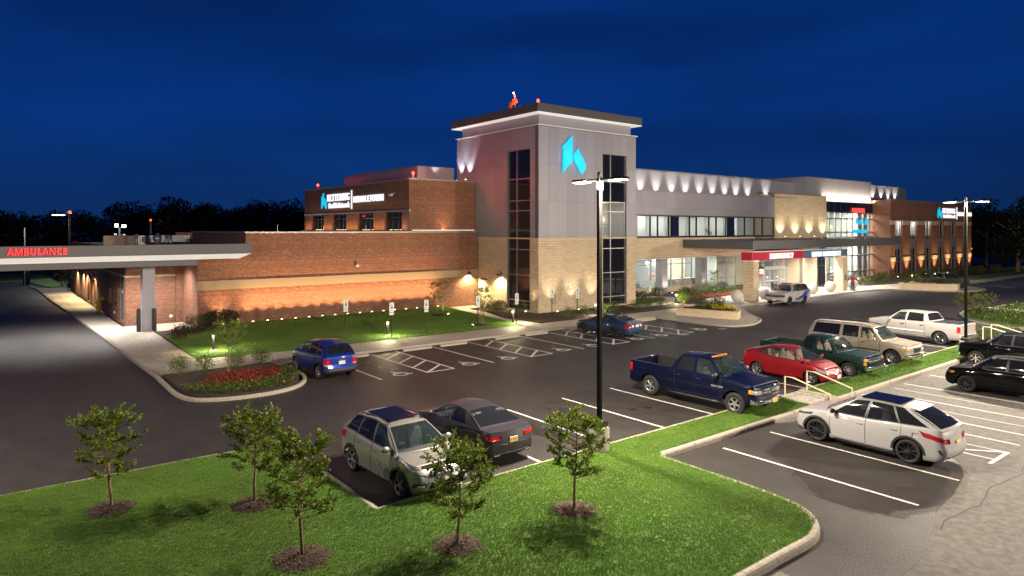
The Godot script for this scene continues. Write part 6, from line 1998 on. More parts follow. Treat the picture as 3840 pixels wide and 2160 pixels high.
func glass_wing() -> void:
	var t := thing("glass_wing", "two-storey wing with long window strips, grey metal above and stone below, right of the tower", "building wing")
	var ff := front_frame(44.0)
	# upper windows and cladding
	panels("metal_panel", ff, steps(47.46, 74.6, 16), [8.45, 9.15, 10.78], metal(), t)
	wall("wall", ff, 47.46, 74.6, 8.38, 10.78, M.panel_joint, t, [], 0.3, -0.002)
	pb("coping", 47.46, 79.4, 10.78, 10.86, 43.9, 44.5, M.coping, t)
	var us := [50.05, 52.1, 53.25, 54.95, 55.4, 56.5, 58.35, 59.5, 61.7, 63.0, 64.75, 65.1, 66.3, 68.4, 70.3, 72.0, 74.4]
	for i in us.size() - 1:
		var dark: bool = i in [4, 11]
		glazing("window", ff, [us[i], us[i + 1]], [6.28, 8.36], -0.14, M.dark_mullion, M.spandrel_glass if dark else M.glass, t, 0.1, 0.14)
	pb("wall_pier", 47.46, 50.0, 6.25, 8.38, 43.9, 44.3, M.metal_panel_1, t)
	interior_room(t, 50.0, 74.5, 6.25, 8.6, 44.25, 48.5, M.room_white)
	for q in [[52.0, 0.1], [54.9, 0.1], [58.2, 0.12], [61.6, 0.1], [65.0, 0.12], [67.6, 0.1], [71.0, 0.1]]:
		pb("partition", q[0], q[0] + q[1], 6.25, 8.6, 44.6, 48.4, M.room_white, t)
	for q in [51.0, 53.6, 56.4, 59.8, 63.2, 66.2]:
		ceiling_light(t, q, 8.58, 45.6, 1.2, 0.35, 5.0)
	ceiling_light(t, 69.5, 8.58, 46.5, 0.8, 0.3, 1.2)
	for q in [[51.5, 52.0, 1.0, M.room_gray], [57.0, 57.9, 2.3, M.room_gray], [60.2, 60.6, 2.3, M.room_gray], [68.4, 68.6, 2.3, M.dark_metal], [69.6, 69.8, 2.3, M.room_gray], [72.2, 72.5, 2.3, M.dark_metal]]:
		pb("cabinet", q[0], q[1], 6.25, 6.25 + q[2], 46.3, 46.9, q[3], t)
	var stair := MB.new()
	stair.bar(w(61.4, 8.5, 46.0), w(64.6, 6.5, 46.0), 0.5, 0.22)
	stair.bar(w(61.4, 8.5, 47.0), w(64.6, 6.5, 47.0), 0.06, 0.22)
	part("stair_stringer", stair.done(), M.room_gray, t)
	# stone band
	courses("stone_block", Transform3D(ff.basis, ff.origin + Vector3(0, 0, -0.06)), 47.5, 70.3, 4.15, 6.15, 0.8, 0.2, 0.4, stone(), t, [], 0.014, 0.075, 290)
	wall("wall", ff, 47.46, 70.3, 4.1, 6.2, M.stone_joint, t, [], 0.4, -0.06)
	pb("stone_cap", 47.46, 70.3, 6.16, 6.26, 43.88, 44.4, M.dark_metal, t)
	pb("soffit", 47.46, 70.3, 4.04, 4.1, 44.0, 48.0, M.white_metal, t)
	# ground-floor glazing behind square columns
	var gf := front_frame(47.6)
	wall("knee_wall", gf, 48.0, 66.5, 0.0, 0.7, M.stone_1, t, [], 0.3)
	for q in [[49.2, 52.0, 53.8, 56.4], [58.0, 59.8, 61.8, 63.4], [64.6, 66.2]]:
		glazing("window", gf, q, [0.72, 1.45, 3.2, 4.05], -0.1, M.mullion, M.glass, t, 0.1, 0.14)
	for x in [48.4, 57.2, 64.0]:
		pb("column", x - 0.45, x + 0.45, 0.0, 4.08, 46.4, 47.3, M.metal_panel_1, t, 0.02)
	# glazed vestibule
	glazing("vestibule_glazing", front_frame(46.4), [66.6, 68.4, 70.2], [0.2, 1.4, 3.1, 4.05], -0.1, M.mullion, M.glass, t, 0.1, 0.14)
	interior_room(t, 48.6, 70.4, 0.14, 4.0, 47.7, 54.0, M.room_white)
	for q in [50.5, 53.5, 57.0, 60.5, 64.0, 67.5]:
		ceiling_light(t, q, 3.98, 49.8, 1.4, 1.4, 9.0)
		ceiling_light(t, q + 1.4, 3.98, 52.4, 1.4, 0.6, 3.0)
	pb("partition", 60.2, 60.35, 0.14, 4.0, 50.0, 54.0, M.room_gray, t)
	pb("partition", 63.3, 66.8, 0.14, 4.0, 51.2, 51.35, M.room_cream, t)
	# donor wall: turquoise display with four portraits
	var d := thing("display_wall", "white framed turquoise display wall with four portraits behind the lobby glass", "display", w(53.2, 0, 50.8))
	part("frame", box_mesh(Vector3(-2.2, 0.9, -0.1), Vector3(2.6, 3.3, 0.0), 0.02), M.room_white, d)
	for k in 4:
		var pnl := part("panel", box_mesh(Vector3(-2.0 + k * 1.12, 1.2, 0.0), Vector3(-1.1 + k * 1.12, 3.0, 0.04), 0.01), M.teal_panel, d)
		part("portrait", box_mesh(Vector3(-1.7 + k * 1.12, 1.9, 0.045), Vector3(-1.4 + k * 1.12, 2.5, 0.07)), M.wood, pnl)
	part("ledge", box_mesh(Vector3(-2.2, 0.7, -0.1), Vector3(2.6, 0.9, 0.3), 0.03), M.room_white, d)
	var lw := thing("wall_lettering", "grey and red lettering on the lobby wall behind the glass", "sign", w(60.1, 0, 49.95))
	for k in 3:
		part("text_line", box_mesh(Vector3(-1.2, 2.75 - k * 0.26, 0), Vector3(0.0, 2.87 - k * 0.26, 0.01)), M.room_gray, lw)
	part("text_line", box_mesh(Vector3(-1.2, 1.75, 0), Vector3(0.0, 1.87, 0.01)), M.sign_red_glow, lw)
	part("panel", box_mesh(Vector3(-1.4, 0.7, -0.03), Vector3(0.1, 3.3, -0.002)), M.room_white, lw)
	for q in [[57.6, "left"], [60.9, "right"], [52.6, "far left"]]:
		var p := thing("pendant_lamp", "white drum pendant lamp over the lobby, %s one" % q[1], "pendant lamp", w(q[0], 3.2, 49.0), 0.0, "pendant lamps in the lobby")
		var m := MB.new(true)
		m.lathe([Vector2(0, -0.28), Vector2(0.24, -0.28), Vector2(0.3, 0.28), Vector2(0, 0.28)], 14)
		part("shade", m.done(), M.pendant_glow, p)
		part("rod", box_mesh(Vector3(-0.015, 0.28, -0.015), Vector3(0.015, 0.8, 0.015)), M.dark_metal, p)
	for q in [[51.0, "at the left end of the lobby glass"], [53.1, "left of the white bench in the lobby"], [55.6, "right of the white bench in the lobby"], [59.0, "under the lobby lettering"], [61.0, "right of the lobby lettering"], [62.8, "beside the wooden desk in the lobby"]]:
		chair(w(q[0], 0.14, 48.7), PI * 0.9, "teal lounge chair " + q[1])
	for q in [[63.6, 62.0, "wooden reception desk beside the middle lobby column"], [66.4, 64.9, "long wooden reception desk near the vestibule"]]:
		var dk := thing("reception_desk", q[2], "desk", w(q[0], 0.14, 50.2))
		part("top", box_mesh(Vector3(-0.9, 1.05, -0.35), Vector3(0.9, 1.12, 0.4), 0.01), M.room_white, dk)
		part("front", box_mesh(Vector3(-0.85, 0.0, 0.25), Vector3(0.85, 1.05, 0.32)), M.wood, dk)
		part("side", box_mesh(Vector3(-0.85, 0.0, -0.3), Vector3(-0.8, 1.05, 0.25)), M.wood, dk)
	# upper set-back storey with its row of uplights
	var rw := thing("metal_roof_storey", "set-back grey metal roof storey washed by a row of uplights", "building wing")
	var rf := front_frame(46.5)
	wall("wall", rf, 47.5, 84.0, 9.84, 13.15, M.panel_joint, rw, [], 0.3, -0.002)
	panels("metal_panel", rf, steps(47.5, 84.0, 24), [9.9, 13.1], [M.metal_panel_0, M.metal_panel_2], rw, [], 0.012, 0.03)
	pb("coping", 47.5, 80.5, 13.15, 13.22, 46.4, 46.9, M.coping, rw)
	pb("roof", 47.5, 80.0, 9.7, 9.84, 44.3, 46.5, M.roof_membrane, rw)
	pb("roof", 47.5, 80.0, 12.9, 13.0, 46.8, 60.0, M.roof_membrane, rw)
	var xs := [53.34, 55.8, 58.3, 60.7, 63.2, 65.6, 68.0, 70.2, 72.65, 76.6]
	for k in xs.size():
		uplight(w(xs[k], 9.85, 45.75), w(xs[k], 13.0, 46.5), "parapet uplight on the set-back roof, %s" % nth(k, "tower end"), "uplights along the set-back roof", [1.0, 0.93, 0.82], 16.0, 27.0, 0.9)

func uplight(at: Vector3, towards: Vector3, label: String, group: String, c: Array, e: float, ang: float, soft := 0.7) -> void:
	var t := thing("uplight", label, "uplight", at, 0.0, group)
	var f := (towards - at).normalized()
	var x := Transform3D(Basis(Quaternion(Vector3.UP, f)), Vector3(0, 0.08, 0))
	var m := MB.new(true)
	m.lathe([Vector2(0, -0.08), Vector2(0.07, -0.08), Vector2(0.085, 0.05), Vector2(0.07, 0.05)], 10, x)
	part("housing", m.done(), M.dark_metal, t)
	var g := MB.new(true)
	g.lathe([Vector2(0.085, 0.05), Vector2(0.07, 0.1), Vector2(0.03, 0.125), Vector2(0, 0.13)], 10, x)
	part("lamp_lens", g.done(), M.up_glow, t)
	spot(t, x * Vector3(0, 0.15, 0), x * Vector3(0, 1.0, 0), c, e, ang, soft, 0.05)

func entrance_canopy() -> void:
	var t := thing("entrance_canopy", "wide flat dark metal canopy over the main entrance on stone columns", "canopy")
	pb("roof_slab", 57.0, 89.0, 5.1, 5.95, 35.8, 43.9, M.fascia_metal, t, 0.03)
	for i in 16:
		pb("fascia_joint", 58.9 + i * 1.9, 58.92 + i * 1.9, 5.13, 5.92, 35.794, 35.81, M.panel_joint, t)
	for i in 4:
		pb("fascia_joint", 56.994, 57.01, 5.13, 5.92, 37.5 + i * 1.6, 37.52 + i * 1.6, M.panel_joint, t)
	pb("soffit", 57.4, 88.6, 5.06, 5.1, 36.2, 43.9, M.white_metal, t)
	pb("sign_beam", 57.95, 67.4, 4.02, 4.8, 36.55, 37.75, M.sign_red, t, 0.02)
	pb("sign_beam", 67.4, 76.9, 4.02, 4.8, 36.55, 37.75, M.sign_blue, t, 0.02)
	pb("sign_cove", 58.0, 76.8, 4.8, 4.86, 36.45, 37.7, M.white_metal, t)
	for q in [[58.78, 37.2], [76.5, 37.1]]:
		var b := MB.new()
		pb("column_cap", q[0] - 0.52, q[0] + 0.52, 3.86, 4.02, q[1] - 0.62, q[1] + 0.62, M.white_metal, t, 0.02)
		var cf := front_frame(q[1] - 0.5)
		var cl := left_frame(q[0] - 0.45, q[1] + 0.55)
		courses("stone_block", cf, q[0] - 0.45, q[0] + 0.45, 0.12, 3.86, 0.6, 0.3, 0.3, stone(), t, [], 0.014, 0.045, 100)
		courses("stone_block", cl, 0.0, 1.05, 0.12, 3.86, 0.6, 0.3, 0.3, stone(), t, [], 0.014, 0.045, 100)
		b.box(w(q[0] - 0.45, 0.1, q[1] - 0.5), w(q[0] + 0.45, 3.88, q[1] + 0.55))
		part("column_core", b.done(), M.stone_joint, t)
	pb("column_plaque", 76.28, 76.66, 1.3, 1.95, 36.53, 36.6, M.sign_blue, t)
	for q in [[60.5, 40.0], [65.0, 39.8], [70.0, 39.8], [75.0, 40.0], [81.0, 39.5], [86.0, 39.0], [62.0, 38.4], [68.0, 38.3], [74.0, 38.3], [80.5, 37.6]]:
		var mb := MB.new()
		mb.lathe([Vector2(0, 0), Vector2(0.16, 0), Vector2(0.16, 0.03), Vector2(0, 0.03)], 12, Transform3D(Basis(), w(q[0], 5.03, q[1])))
		part("soffit_light", mb.done(), M.lamp_led, t)
		spot(t, w(q[0], 4.98, q[1]), w(q[0], 0, q[1] - 0.3), [1.0, 0.93, 0.86], 25.0, 74.0, 0.8, 0.1)
	var ff := front_frame(36.55)
	var s := thing("entrance_letters", "white EMERGENCY letters glowing red on the red beam", "sign")
	letters("letters", "EMERGENCY", "Droid Sans", 4.3, 0.52, 0.1, M.sign_white, s, ff * Transform3D(Basis(), Vector3(63.05, 4.37, 0.1)))
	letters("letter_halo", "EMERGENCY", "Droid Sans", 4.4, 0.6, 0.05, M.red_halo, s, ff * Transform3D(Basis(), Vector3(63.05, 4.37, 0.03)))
	for k in 2:
		omni(s, ff * Vector3(62.0 + 2.1 * k, 4.4, 0.5), [1.0, 0.05, 0.12], 0.08, 0.3)
	s = thing("entrance_letters", "white MAIN ENTRANCE letters glowing blue on the dark beam", "sign")
	letters("letters", "MAIN ENTRANCE", "Droid Sans", 6.2, 0.52, 0.1, M.sign_white, s, ff * Transform3D(Basis(), Vector3(72.05, 4.37, 0.1)))
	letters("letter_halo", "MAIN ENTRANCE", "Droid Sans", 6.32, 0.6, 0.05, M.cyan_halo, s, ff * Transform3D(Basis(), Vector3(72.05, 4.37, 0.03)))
	for k in 3:
		omni(s, ff * Vector3(70.0 + 2.1 * k, 4.4, 0.5), [0.05, 0.35, 1.0], 0.08, 0.3)

func stone_block() -> void:
	var t := thing("stone_block_wing", "tall windowless tan stone block behind the entrance canopy", "building wing")
	var ff := front_frame(43.95)
	var fl := front_frame(41.5)
	wall("wall", ff, 74.4, 86.75, 5.0, 11.25, M.stone_joint, t, [], 0.4, -0.05)
	wall("wall", fl, 76.4, 81.9, 0.0, 5.0, M.stone_joint, t, [], 0.4, -0.05)
	var left := courses("stone_block", Transform3D(ff.basis, ff.origin + Vector3(0, 0, -0.05)), 74.42, 86.75, 5.95, 11.25, 0.95, 0.3, 0.47, stone(), t, [], 0.016, 0.065, 230)
	courses("stone_block", Transform3D(fl.basis, fl.origin + Vector3(0, 0, -0.05)), 76.4, 81.9, 0.12, 5.0, 0.95, 0.3, 0.47, stone(), t, [], 0.016, 0.065, 70 + left)
	pb("wall", 74.4, 74.7, 5.0, 11.2, 44.5, 48.0, M.stone_1, t)
	pb("wall", 76.4, 76.8, 0.0, 4.4, 41.6, 44.6, M.stone_1, t)
	pb("wall", 81.5, 81.86, 0.0, 5.0, 41.95, 44.4, M.stone_1, t)
	pb("wall", 86.4, 86.72, 0.0, 11.2, 44.4, 47.0, M.stone_1, t)
	pb("coping", 74.35, 86.8, 11.25, 11.35, 43.85, 44.5, M.coping, t)
	# entrance doors: wide sliding door in a glazed wall
	glazing("entrance_glazing", front_frame(43.4), [69.4, 71.2, 73.6, 75.6, 76.4], [2.6, 3.3, 4.3], -0.1, M.galvanized, M.glass, t, 0.12, 0.16)
	glazing("entrance_glazing", front_frame(43.4), [69.4, 71.2], [0.14, 2.6], -0.1, M.galvanized, M.glass, t, 0.12, 0.16)
	glazing("entrance_glazing", front_frame(43.4), [75.6, 76.4], [0.14, 2.6], -0.1, M.galvanized, M.glass, t, 0.12, 0.16)
	pb("door_header", 71.1, 75.7, 2.35, 2.62, 43.2, 43.42, M.galvanized, t)
	for k in 4:
		var d := glazing("door", front_frame(43.3), [71.3 + k * 1.06, 72.3 + k * 1.06], [0.16, 1.0, 2.32], -0.06, M.galvanized, M.glass, t, 0.14, 0.08)
		part("door_decal", box_mesh(Vector3(71.65 + k * 1.06, 1.35, -0.05), Vector3(71.95 + k * 1.06, 1.5, -0.04)), M.sign_red if k % 2 else M.white_metal, d, Transform3D())
	pb("room_wall", 69.2, 76.4, 0.14, 4.3, 48.4, 48.6, M.room_cream, t)
	pb("room_ceiling", 69.2, 76.4, 4.3, 4.4, 43.5, 48.4, M.room_white, t)
	pb("room_floor", 69.2, 76.4, 0.0, 0.14, 43.3, 48.4, M.carpet, t)
	ceiling_light(t, 73.0, 4.28, 45.5, 1.2, 1.2, 4.0)
	# windowless strip with a tall dark window right of it
	glazing("window", front_frame(41.45), [79.7, 80.5, 81.4], [0.2, 2.6, 3.4, 4.9], 0.03, M.dark_mullion, M.dark_glass, t, 0.1, 0.05)
	for k in 4:
		uplight(w(75.5 + k * 3.4, 5.97, 43.2), w(75.5 + k * 3.4, 9.0, 43.95), "uplight on the canopy roof below the stone block, %s" % nth(k), "uplights on the entrance canopy roof", [1.0, 0.84, 0.62], 7.0, 55.0, 1.0)
	for q in [[68.6, "left"], [79.0, "right"]]:
		var bn := thing("trash_bin", "black domed litter bin at the %s side of the entrance doors" % q[1], "litter bin", w(q[0], 0.12, 39.6 if q[1] == "right" else 40.6), 0.0, "litter bins at the entrance")
		var m := MB.new(true)
		m.lathe([Vector2(0, 0), Vector2(0.3, 0), Vector2(0.31, 0.05), Vector2(0.31, 0.85), Vector2(0.3, 0.95), Vector2(0.2, 1.1), Vector2(0, 1.16)], 16)
		part("drum", m.done(), M.trim_black, bn)
		part("opening", box_mesh(Vector3(-0.16, 0.75, 0.26), Vector3(0.16, 0.9, 0.32), 0.02), M.well_black, bn)
	var nb := thing("notice_sign", "small white notice panels on the glass left of the entrance doors", "sign", w(70.3, 0.12, 43.2))
	for k in 3:
		part("panel", box_mesh(Vector3(-0.4, 1.5 + k * 0.3, 0.02), Vector3(0.4, 1.72 + k * 0.3, 0.05)), M.plate_white if k else M.sign_red, nb)

func atrium() -> void:
	var t := thing("glass_atrium", "two-storey glazed atrium glowing green-white beside the stone block", "building wing")
	var ff := front_frame(44.3)
	var us := steps(81.9, 101.2, 12)
	glazing("window", ff, us, [0.2, 1.2, 3.4, 5.0], -0.1, M.mullion, M.glass, t, 0.14, 0.2)
	glazing("window", ff, us, [5.95, 6.6, 8.45, 9.28], -0.1, M.mullion, M.glass, t, 0.14, 0.2)
	glazing("spandrel", ff, us, [9.28, 10.62], -0.08, M.dark_mullion, M.spandrel_glass, t, 0.06, 0.14)
	pb("floor_edge", 81.9, 101.2, 5.0, 5.95, 44.32, 44.6, M.metal_panel_1, t)
	pb("roof", 81.9, 101.2, 10.62, 10.7, 44.2, 52.0, M.roof_membrane, t)
	interior_room(t, 82.2, 101.0, 0.14, 5.0, 44.6, 52.0, M.room_white)
	interior_room(t, 82.2, 101.0, 5.9, 9.6, 44.6, 52.0, M.room_white)
	for k in 4:
		ceiling_light(t, 87.6 + k * 4.0, 9.58, 46.5, 1.6, 1.6, 34.0, [0.98, 1.0, 0.86])
		ceiling_light(t, 87.6 + k * 4.0, 4.98, 46.5, 1.6, 1.6, 30.0, [0.98, 1.0, 0.86])
	for k in 3:
		var d := thing("wall_disc", "large pale blue disc on the atrium wall, %s of three" % ["left", "middle", "right"][k], "wall decoration", w(91.5 + k * 4.2, 7.6, 51.9), 0.0, "discs on the atrium wall")
		var m := MB.new(true)
		m.lathe([Vector2(0, -0.03), Vector2(1.1, -0.03), Vector2(1.1, 0.03), Vector2(0, 0.03)], 28, Transform3D(Basis(Vector3.RIGHT, PI / 2), Vector3.ZERO))
		part("disc", m.done(), M.teal_panel, d)
		var p := thing("pendant_lamp", "glowing globe pendant in the upper atrium, %s of three" % ["left", "middle", "right"][k], "pendant lamp", w(87.8 + k * 4.0, 7.3, 46.0), 0.0, "globe pendants in the atrium")
		var g := MB.new(true)
		g.lathe([Vector2(0, -0.3), Vector2(0.21, -0.21), Vector2(0.3, 0), Vector2(0.21, 0.21), Vector2(0, 0.3)], 14)
		part("globe", g.done(), M.shade_glow, p)
		part("rod", box_mesh(Vector3(-0.015, 0.3, -0.015), Vector3(0.015, 2.3, 0.015)), M.dark_metal, p)
	for q in [[86.5, "at the left of the atrium floor"], [89.4, "left of the atrium table lamp"], [93.0, "right of the atrium table lamp"], [97.5, "at the right end of the atrium"]]:
		chair(w(q[0], 0.14, 45.2), PI * 0.8, "teal lounge chair " + q[1])
	var lp := thing("table_lamp", "small shaded table lamp glowing in the atrium lounge", "lamp", w(91.3, 0.14, 45.6))
	part("table", box_mesh(Vector3(-0.35, 0.0, -0.35), Vector3(0.35, 0.55, 0.35), 0.02), M.wood, lp)
	part("stand", box_mesh(Vector3(-0.03, 0.55, -0.03), Vector3(0.03, 0.95, 0.03)), M.galvanized, lp)
	var sh := MB.new(true)
	sh.lathe([Vector2(0.26, 0.9), Vector2(0.18, 1.3), Vector2(0, 1.3)], 14)
	part("lamp_shade", sh.done(), M.shade_glow, lp)
	# hung sign reflected in the glass: modelled as glowing shapes
	var g := thing("sign_reflection", "cyan leaf and lettering reflections in the atrium glass, as glowing shapes", "sign reflection")
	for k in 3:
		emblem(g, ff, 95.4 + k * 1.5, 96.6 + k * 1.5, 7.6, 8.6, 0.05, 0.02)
	part("reflected_band", box_mesh(Vector3(94.6, 6.5, 0.03), Vector3(99.2, 6.95, 0.05)), M.sign_cyan, g, ff)
	part("reflected_band", box_mesh(Vector3(94.4, 9.35, 0.04), Vector3(98.2, 9.95, 0.06)), M.sign_red_glow, g, ff)
	# metal roof volume above, washed from below
	var r := thing("metal_roof_box", "large grey metal roof volume above the atrium washed with warm light", "building wing")
	wall("wall", front_frame(44.6), 83.2, 100.8, 10.7, 13.7, M.metal_panel_0, r, [], 0.3)
	panels("metal_panel", front_frame(44.6), steps(83.25, 100.8, 9), [10.75, 13.65], [M.metal_panel_0, M.metal_panel_2], r, [], 0.012, 0.02)
	wall("wall", left_frame(83.2, 52.5), 0.0, 7.6, 10.7, 13.7, M.metal_panel_1, r, [], 0.3)
	wall("wall", front_frame(46.0), 100.8, 116.5, 10.6, 13.53, M.metal_panel_0, r, [], 0.3)
	pb("coping", 83.1, 100.9, 13.7, 13.77, 44.5, 52.5, M.coping, r)
	pb("coping", 100.9, 116.6, 13.53, 13.6, 45.9, 52.0, M.coping, r)
	pb("end_wall", 116.2, 116.5, 10.6, 13.53, 46.3, 52.0, M.metal_panel_1, r)
	pb("washer_light", 86.8, 100.9, 10.72, 10.78, 44.3, 44.42, M.cove_warm, r)
	area(r, w(93.6, 10.85, 44.2), w(93.6, 12.2, 44.5), Vector2(15.0, 0.1), [1.0, 0.85, 0.62], 60.0)
	var xs := [101.6, 104.4, 106.8, 109.2]
	for k in 4:
		uplight(w(xs[k] + 3.0, 11.0, 45.3), w(xs[k] + 3.0, 13.0, 46.0), "roof uplight above the office wing, %s" % nth(k), "uplights on the office wing roof", [1.0, 0.9, 0.75], 8.0, 36.0)

func office_wing() -> void:
	var t := thing("brick_office_wing", "tall two-storey red brick office wing with window bays and stone bands at the far right", "building wing")
	var ff := front_frame(42.0)
	var bays := [[102.65, 104.97], [107.76, 110.05], [112.9, 115.25], [118.0, 120.42], [123.1, 125.45], [128.2, 130.5]]
	var holes := []
	for q in bays:
		holes.append([q[0], q[1], 0.6, 8.28])
	wall("wall", ff, 101.0, 132.3, 0.0, 11.15, M.brick, t, holes, 0.45)
	wall("wall", left_frame(101.0, 46.5), 0.0, 4.05, 0.0, 11.15, M.brick, t, [], 0.4)
	pb("end_wall", 131.9, 132.3, 0.0, 11.15, 42.45, 62.0, M.brick, t)
	pb("roof", 101.2, 132.0, 10.6, 10.8, 42.3, 62.0, M.roof_membrane, t)
	pb("coping", 100.9, 132.4, 11.15, 11.28, 41.9, 42.6, M.coping, t)
	var edges := [101.0]
	for q in bays:
		edges.append(q[0])
		edges.append(q[1])
	edges.append(132.3)
	for k in 7:
		for y in [[7.67, 8.27], [2.44, 3.03]]:
			pb("stone_band", edges[k * 2], edges[k * 2 + 1], y[0], y[1], 41.94, 42.05, M.stone_0, t, 0.01)
	for k in bays.size():
		var q: Array = bays[k]
		var mid: float = (q[0] + q[1]) / 2
		pb("metal_spandrel", q[0], q[1], 4.2, 5.52, 42.15, 42.3, M.metal_panel_1, t)
		glazing("window", ff, [q[0] + 0.05, mid, q[1] - 0.05], [5.55, 6.04, 8.25], -0.25, M.mullion, [M.dark_glass, M.glass if k < 3 else M.dark_glass], t, 0.09, 0.12)
		glazing("window", ff, [q[0] + 0.05, mid, q[1] - 0.05], [0.62, 2.3, 3.1, 4.18], -0.25, M.mullion, M.dark_glass, t, 0.09, 0.12)
		if k < 3:
			pb("room_wall", q[0] - 0.1, q[1] + 0.1 if k < 2 else mid, 5.6, 8.3, 44.0, 44.1, M.room_white, t)
			pb("ceiling_light", q[0] + 0.3, q[0] + 1.5, 8.3, 8.35, 43.0, 43.6, M.ceiling_glow, t)
			omni(t, w(q[0] + 0.8, 7.9, 43.1), [0.9, 1.0, 1.0], 2.0, 0.3)
	pb("inner_wall", 101.4, 131.8, 0.0, 10.5, 46.0, 46.2, M.black_matte, t)
	var xs := [101.8, 106.4, 111.5, 116.6, 121.8, 126.8, 131.4]
	for k in xs.size():
		uplight(w(xs[k], 0.17, 41.3), w(xs[k], 6.5, 42.0), "ground uplight under a brick pier of the office wing, %s" % nth(k), "ground uplights along the office wing", [1.0, 0.62, 0.3], 24.0, 33.0, 1.0)
	wall_sign("wall_sign", "white and cyan lit letters with an emblem high on the far right brick wing", ff, [117.7, 119.4, 119.5, 124.9, 119.9, 124.9, 125.6, 126.0, 132.0], [8.75, 10.5, 9.55, 10.35, 8.8, 9.4, 8.6, 10.6, 9.2, 9.85])

func beacon(at: Vector3, label: String, e: float) -> void:
	var t := thing("beacon_light", label, "beacon", at, 0.0, "red obstruction lights on the roofs")
	part("post", box_mesh(Vector3(-0.03, -0.5, -0.03), Vector3(0.03, 0.0, 0.03)), M.galvanized, t)
	var m := MB.new(true)
	m.lathe([Vector2(0, 0), Vector2(0.1, 0), Vector2(0.12, 0.1), Vector2(0.08, 0.22), Vector2(0, 0.26)], 12)
	part("lamp_lens", m.done(), M.beacon_red, t)
	omni(t, Vector3(0, 0.12, 0), [1.0, 0.05, 0.02], e, 0.1)

func roof_things() -> void:
	beacon(w(28.95, 11.7, 71.0), "red roof light near the far corner of the upper brick block", 1.2)
	beacon(w(29.3, 11.75, 51.0), "red roof light at the near corner of the upper brick block", 8.0)
	beacon(w(35.5, 17.3, 41.7), "tiny red roof light on the corner of the tower roof", 0.1)
	# metal penthouse behind the upper block, with two uplights on the tower's flank
	var p := thing("roof_penthouse", "low metal penthouse behind the upper brick block", "building wing")
	wall("wall", front_frame(54.2), 31.6, 35.6, 11.0, 12.75, M.metal_panel_0, p, [], 0.3)
	wall("wall", left_frame(31.6, 70.0), 0.0, 15.5, 11.0, 12.75, M.metal_panel_1, p, [], 0.3)
	pb("coping", 31.5, 35.6, 12.75, 12.83, 54.1, 70.0, M.coping, p)
	for k in 3:
		uplight(w([35.1, 35.15, 33.4][k], 11.42, [53.0, 51.6, 53.6][k]), w([35.7, 35.7, 33.6][k], 14.6, [53.0, 51.6, 54.2][k]), ["left of the pair of uplights at the tower's flank", "right of the pair of uplights at the tower's flank", "uplight against the penthouse wall"][k], "roof uplights left of the tower", [0.95, 0.93, 1.0], 11.0 if k < 2 else 4.0, 30.0)
	# windsock in red light
	var s := thing("windsock", "red-lit windsock and beacon on the tower roof", "windsock", w(34.9 + 1.6, 17.2, 46.0))
	var m := MB.new(true)
	m.tube([Vector3(0, 0, 0), Vector3(0, 1.35, 0)], [0.04], 8)
	part("mast", m.done(), M.galvanized, s)
	var k := MB.new(true)
	k.tube([Vector3(0.12, 0.95, 0.1), Vector3(-0.1, 0.85, 0.0), Vector3(-0.42, 0.6, -0.05), Vector3(-0.5, 0.15, -0.05), Vector3(-0.52, -0.1, -0.05)], [0.24, 0.23, 0.2, 0.16, 0.13], 12, false)
	part("sock", k.done(), mat("sock_cloth", [0.75, 0.22, 0.08], 0.8), s)
	var b := MB.new(true)
	b.lathe([Vector2(0, 1.32), Vector2(0.08, 1.34), Vector2(0.08, 1.44), Vector2(0, 1.5)], 10)
	part("lamp_lens", b.done(), M.beacon_red, s)
	var wb := MB.new(true)
	wb.lathe([Vector2(0, 0), Vector2(0.06, 0.02), Vector2(0.06, 0.1), Vector2(0, 0.14)], 10, Transform3D(Basis(), Vector3(-0.12, 1.55, 0)))
	part("white_lamp", wb.done(), M.flood_white, s)
	omni(s, Vector3(0, 1.41, 0), [1.0, 0.06, 0.02], 3.5, 0.06)
	omni(s, Vector3(0.1, 0.8, 0.6), [1.0, 0.1, 0.04], 0.8, 0.1)  # unseen light with no fitting, placed to redden the sock
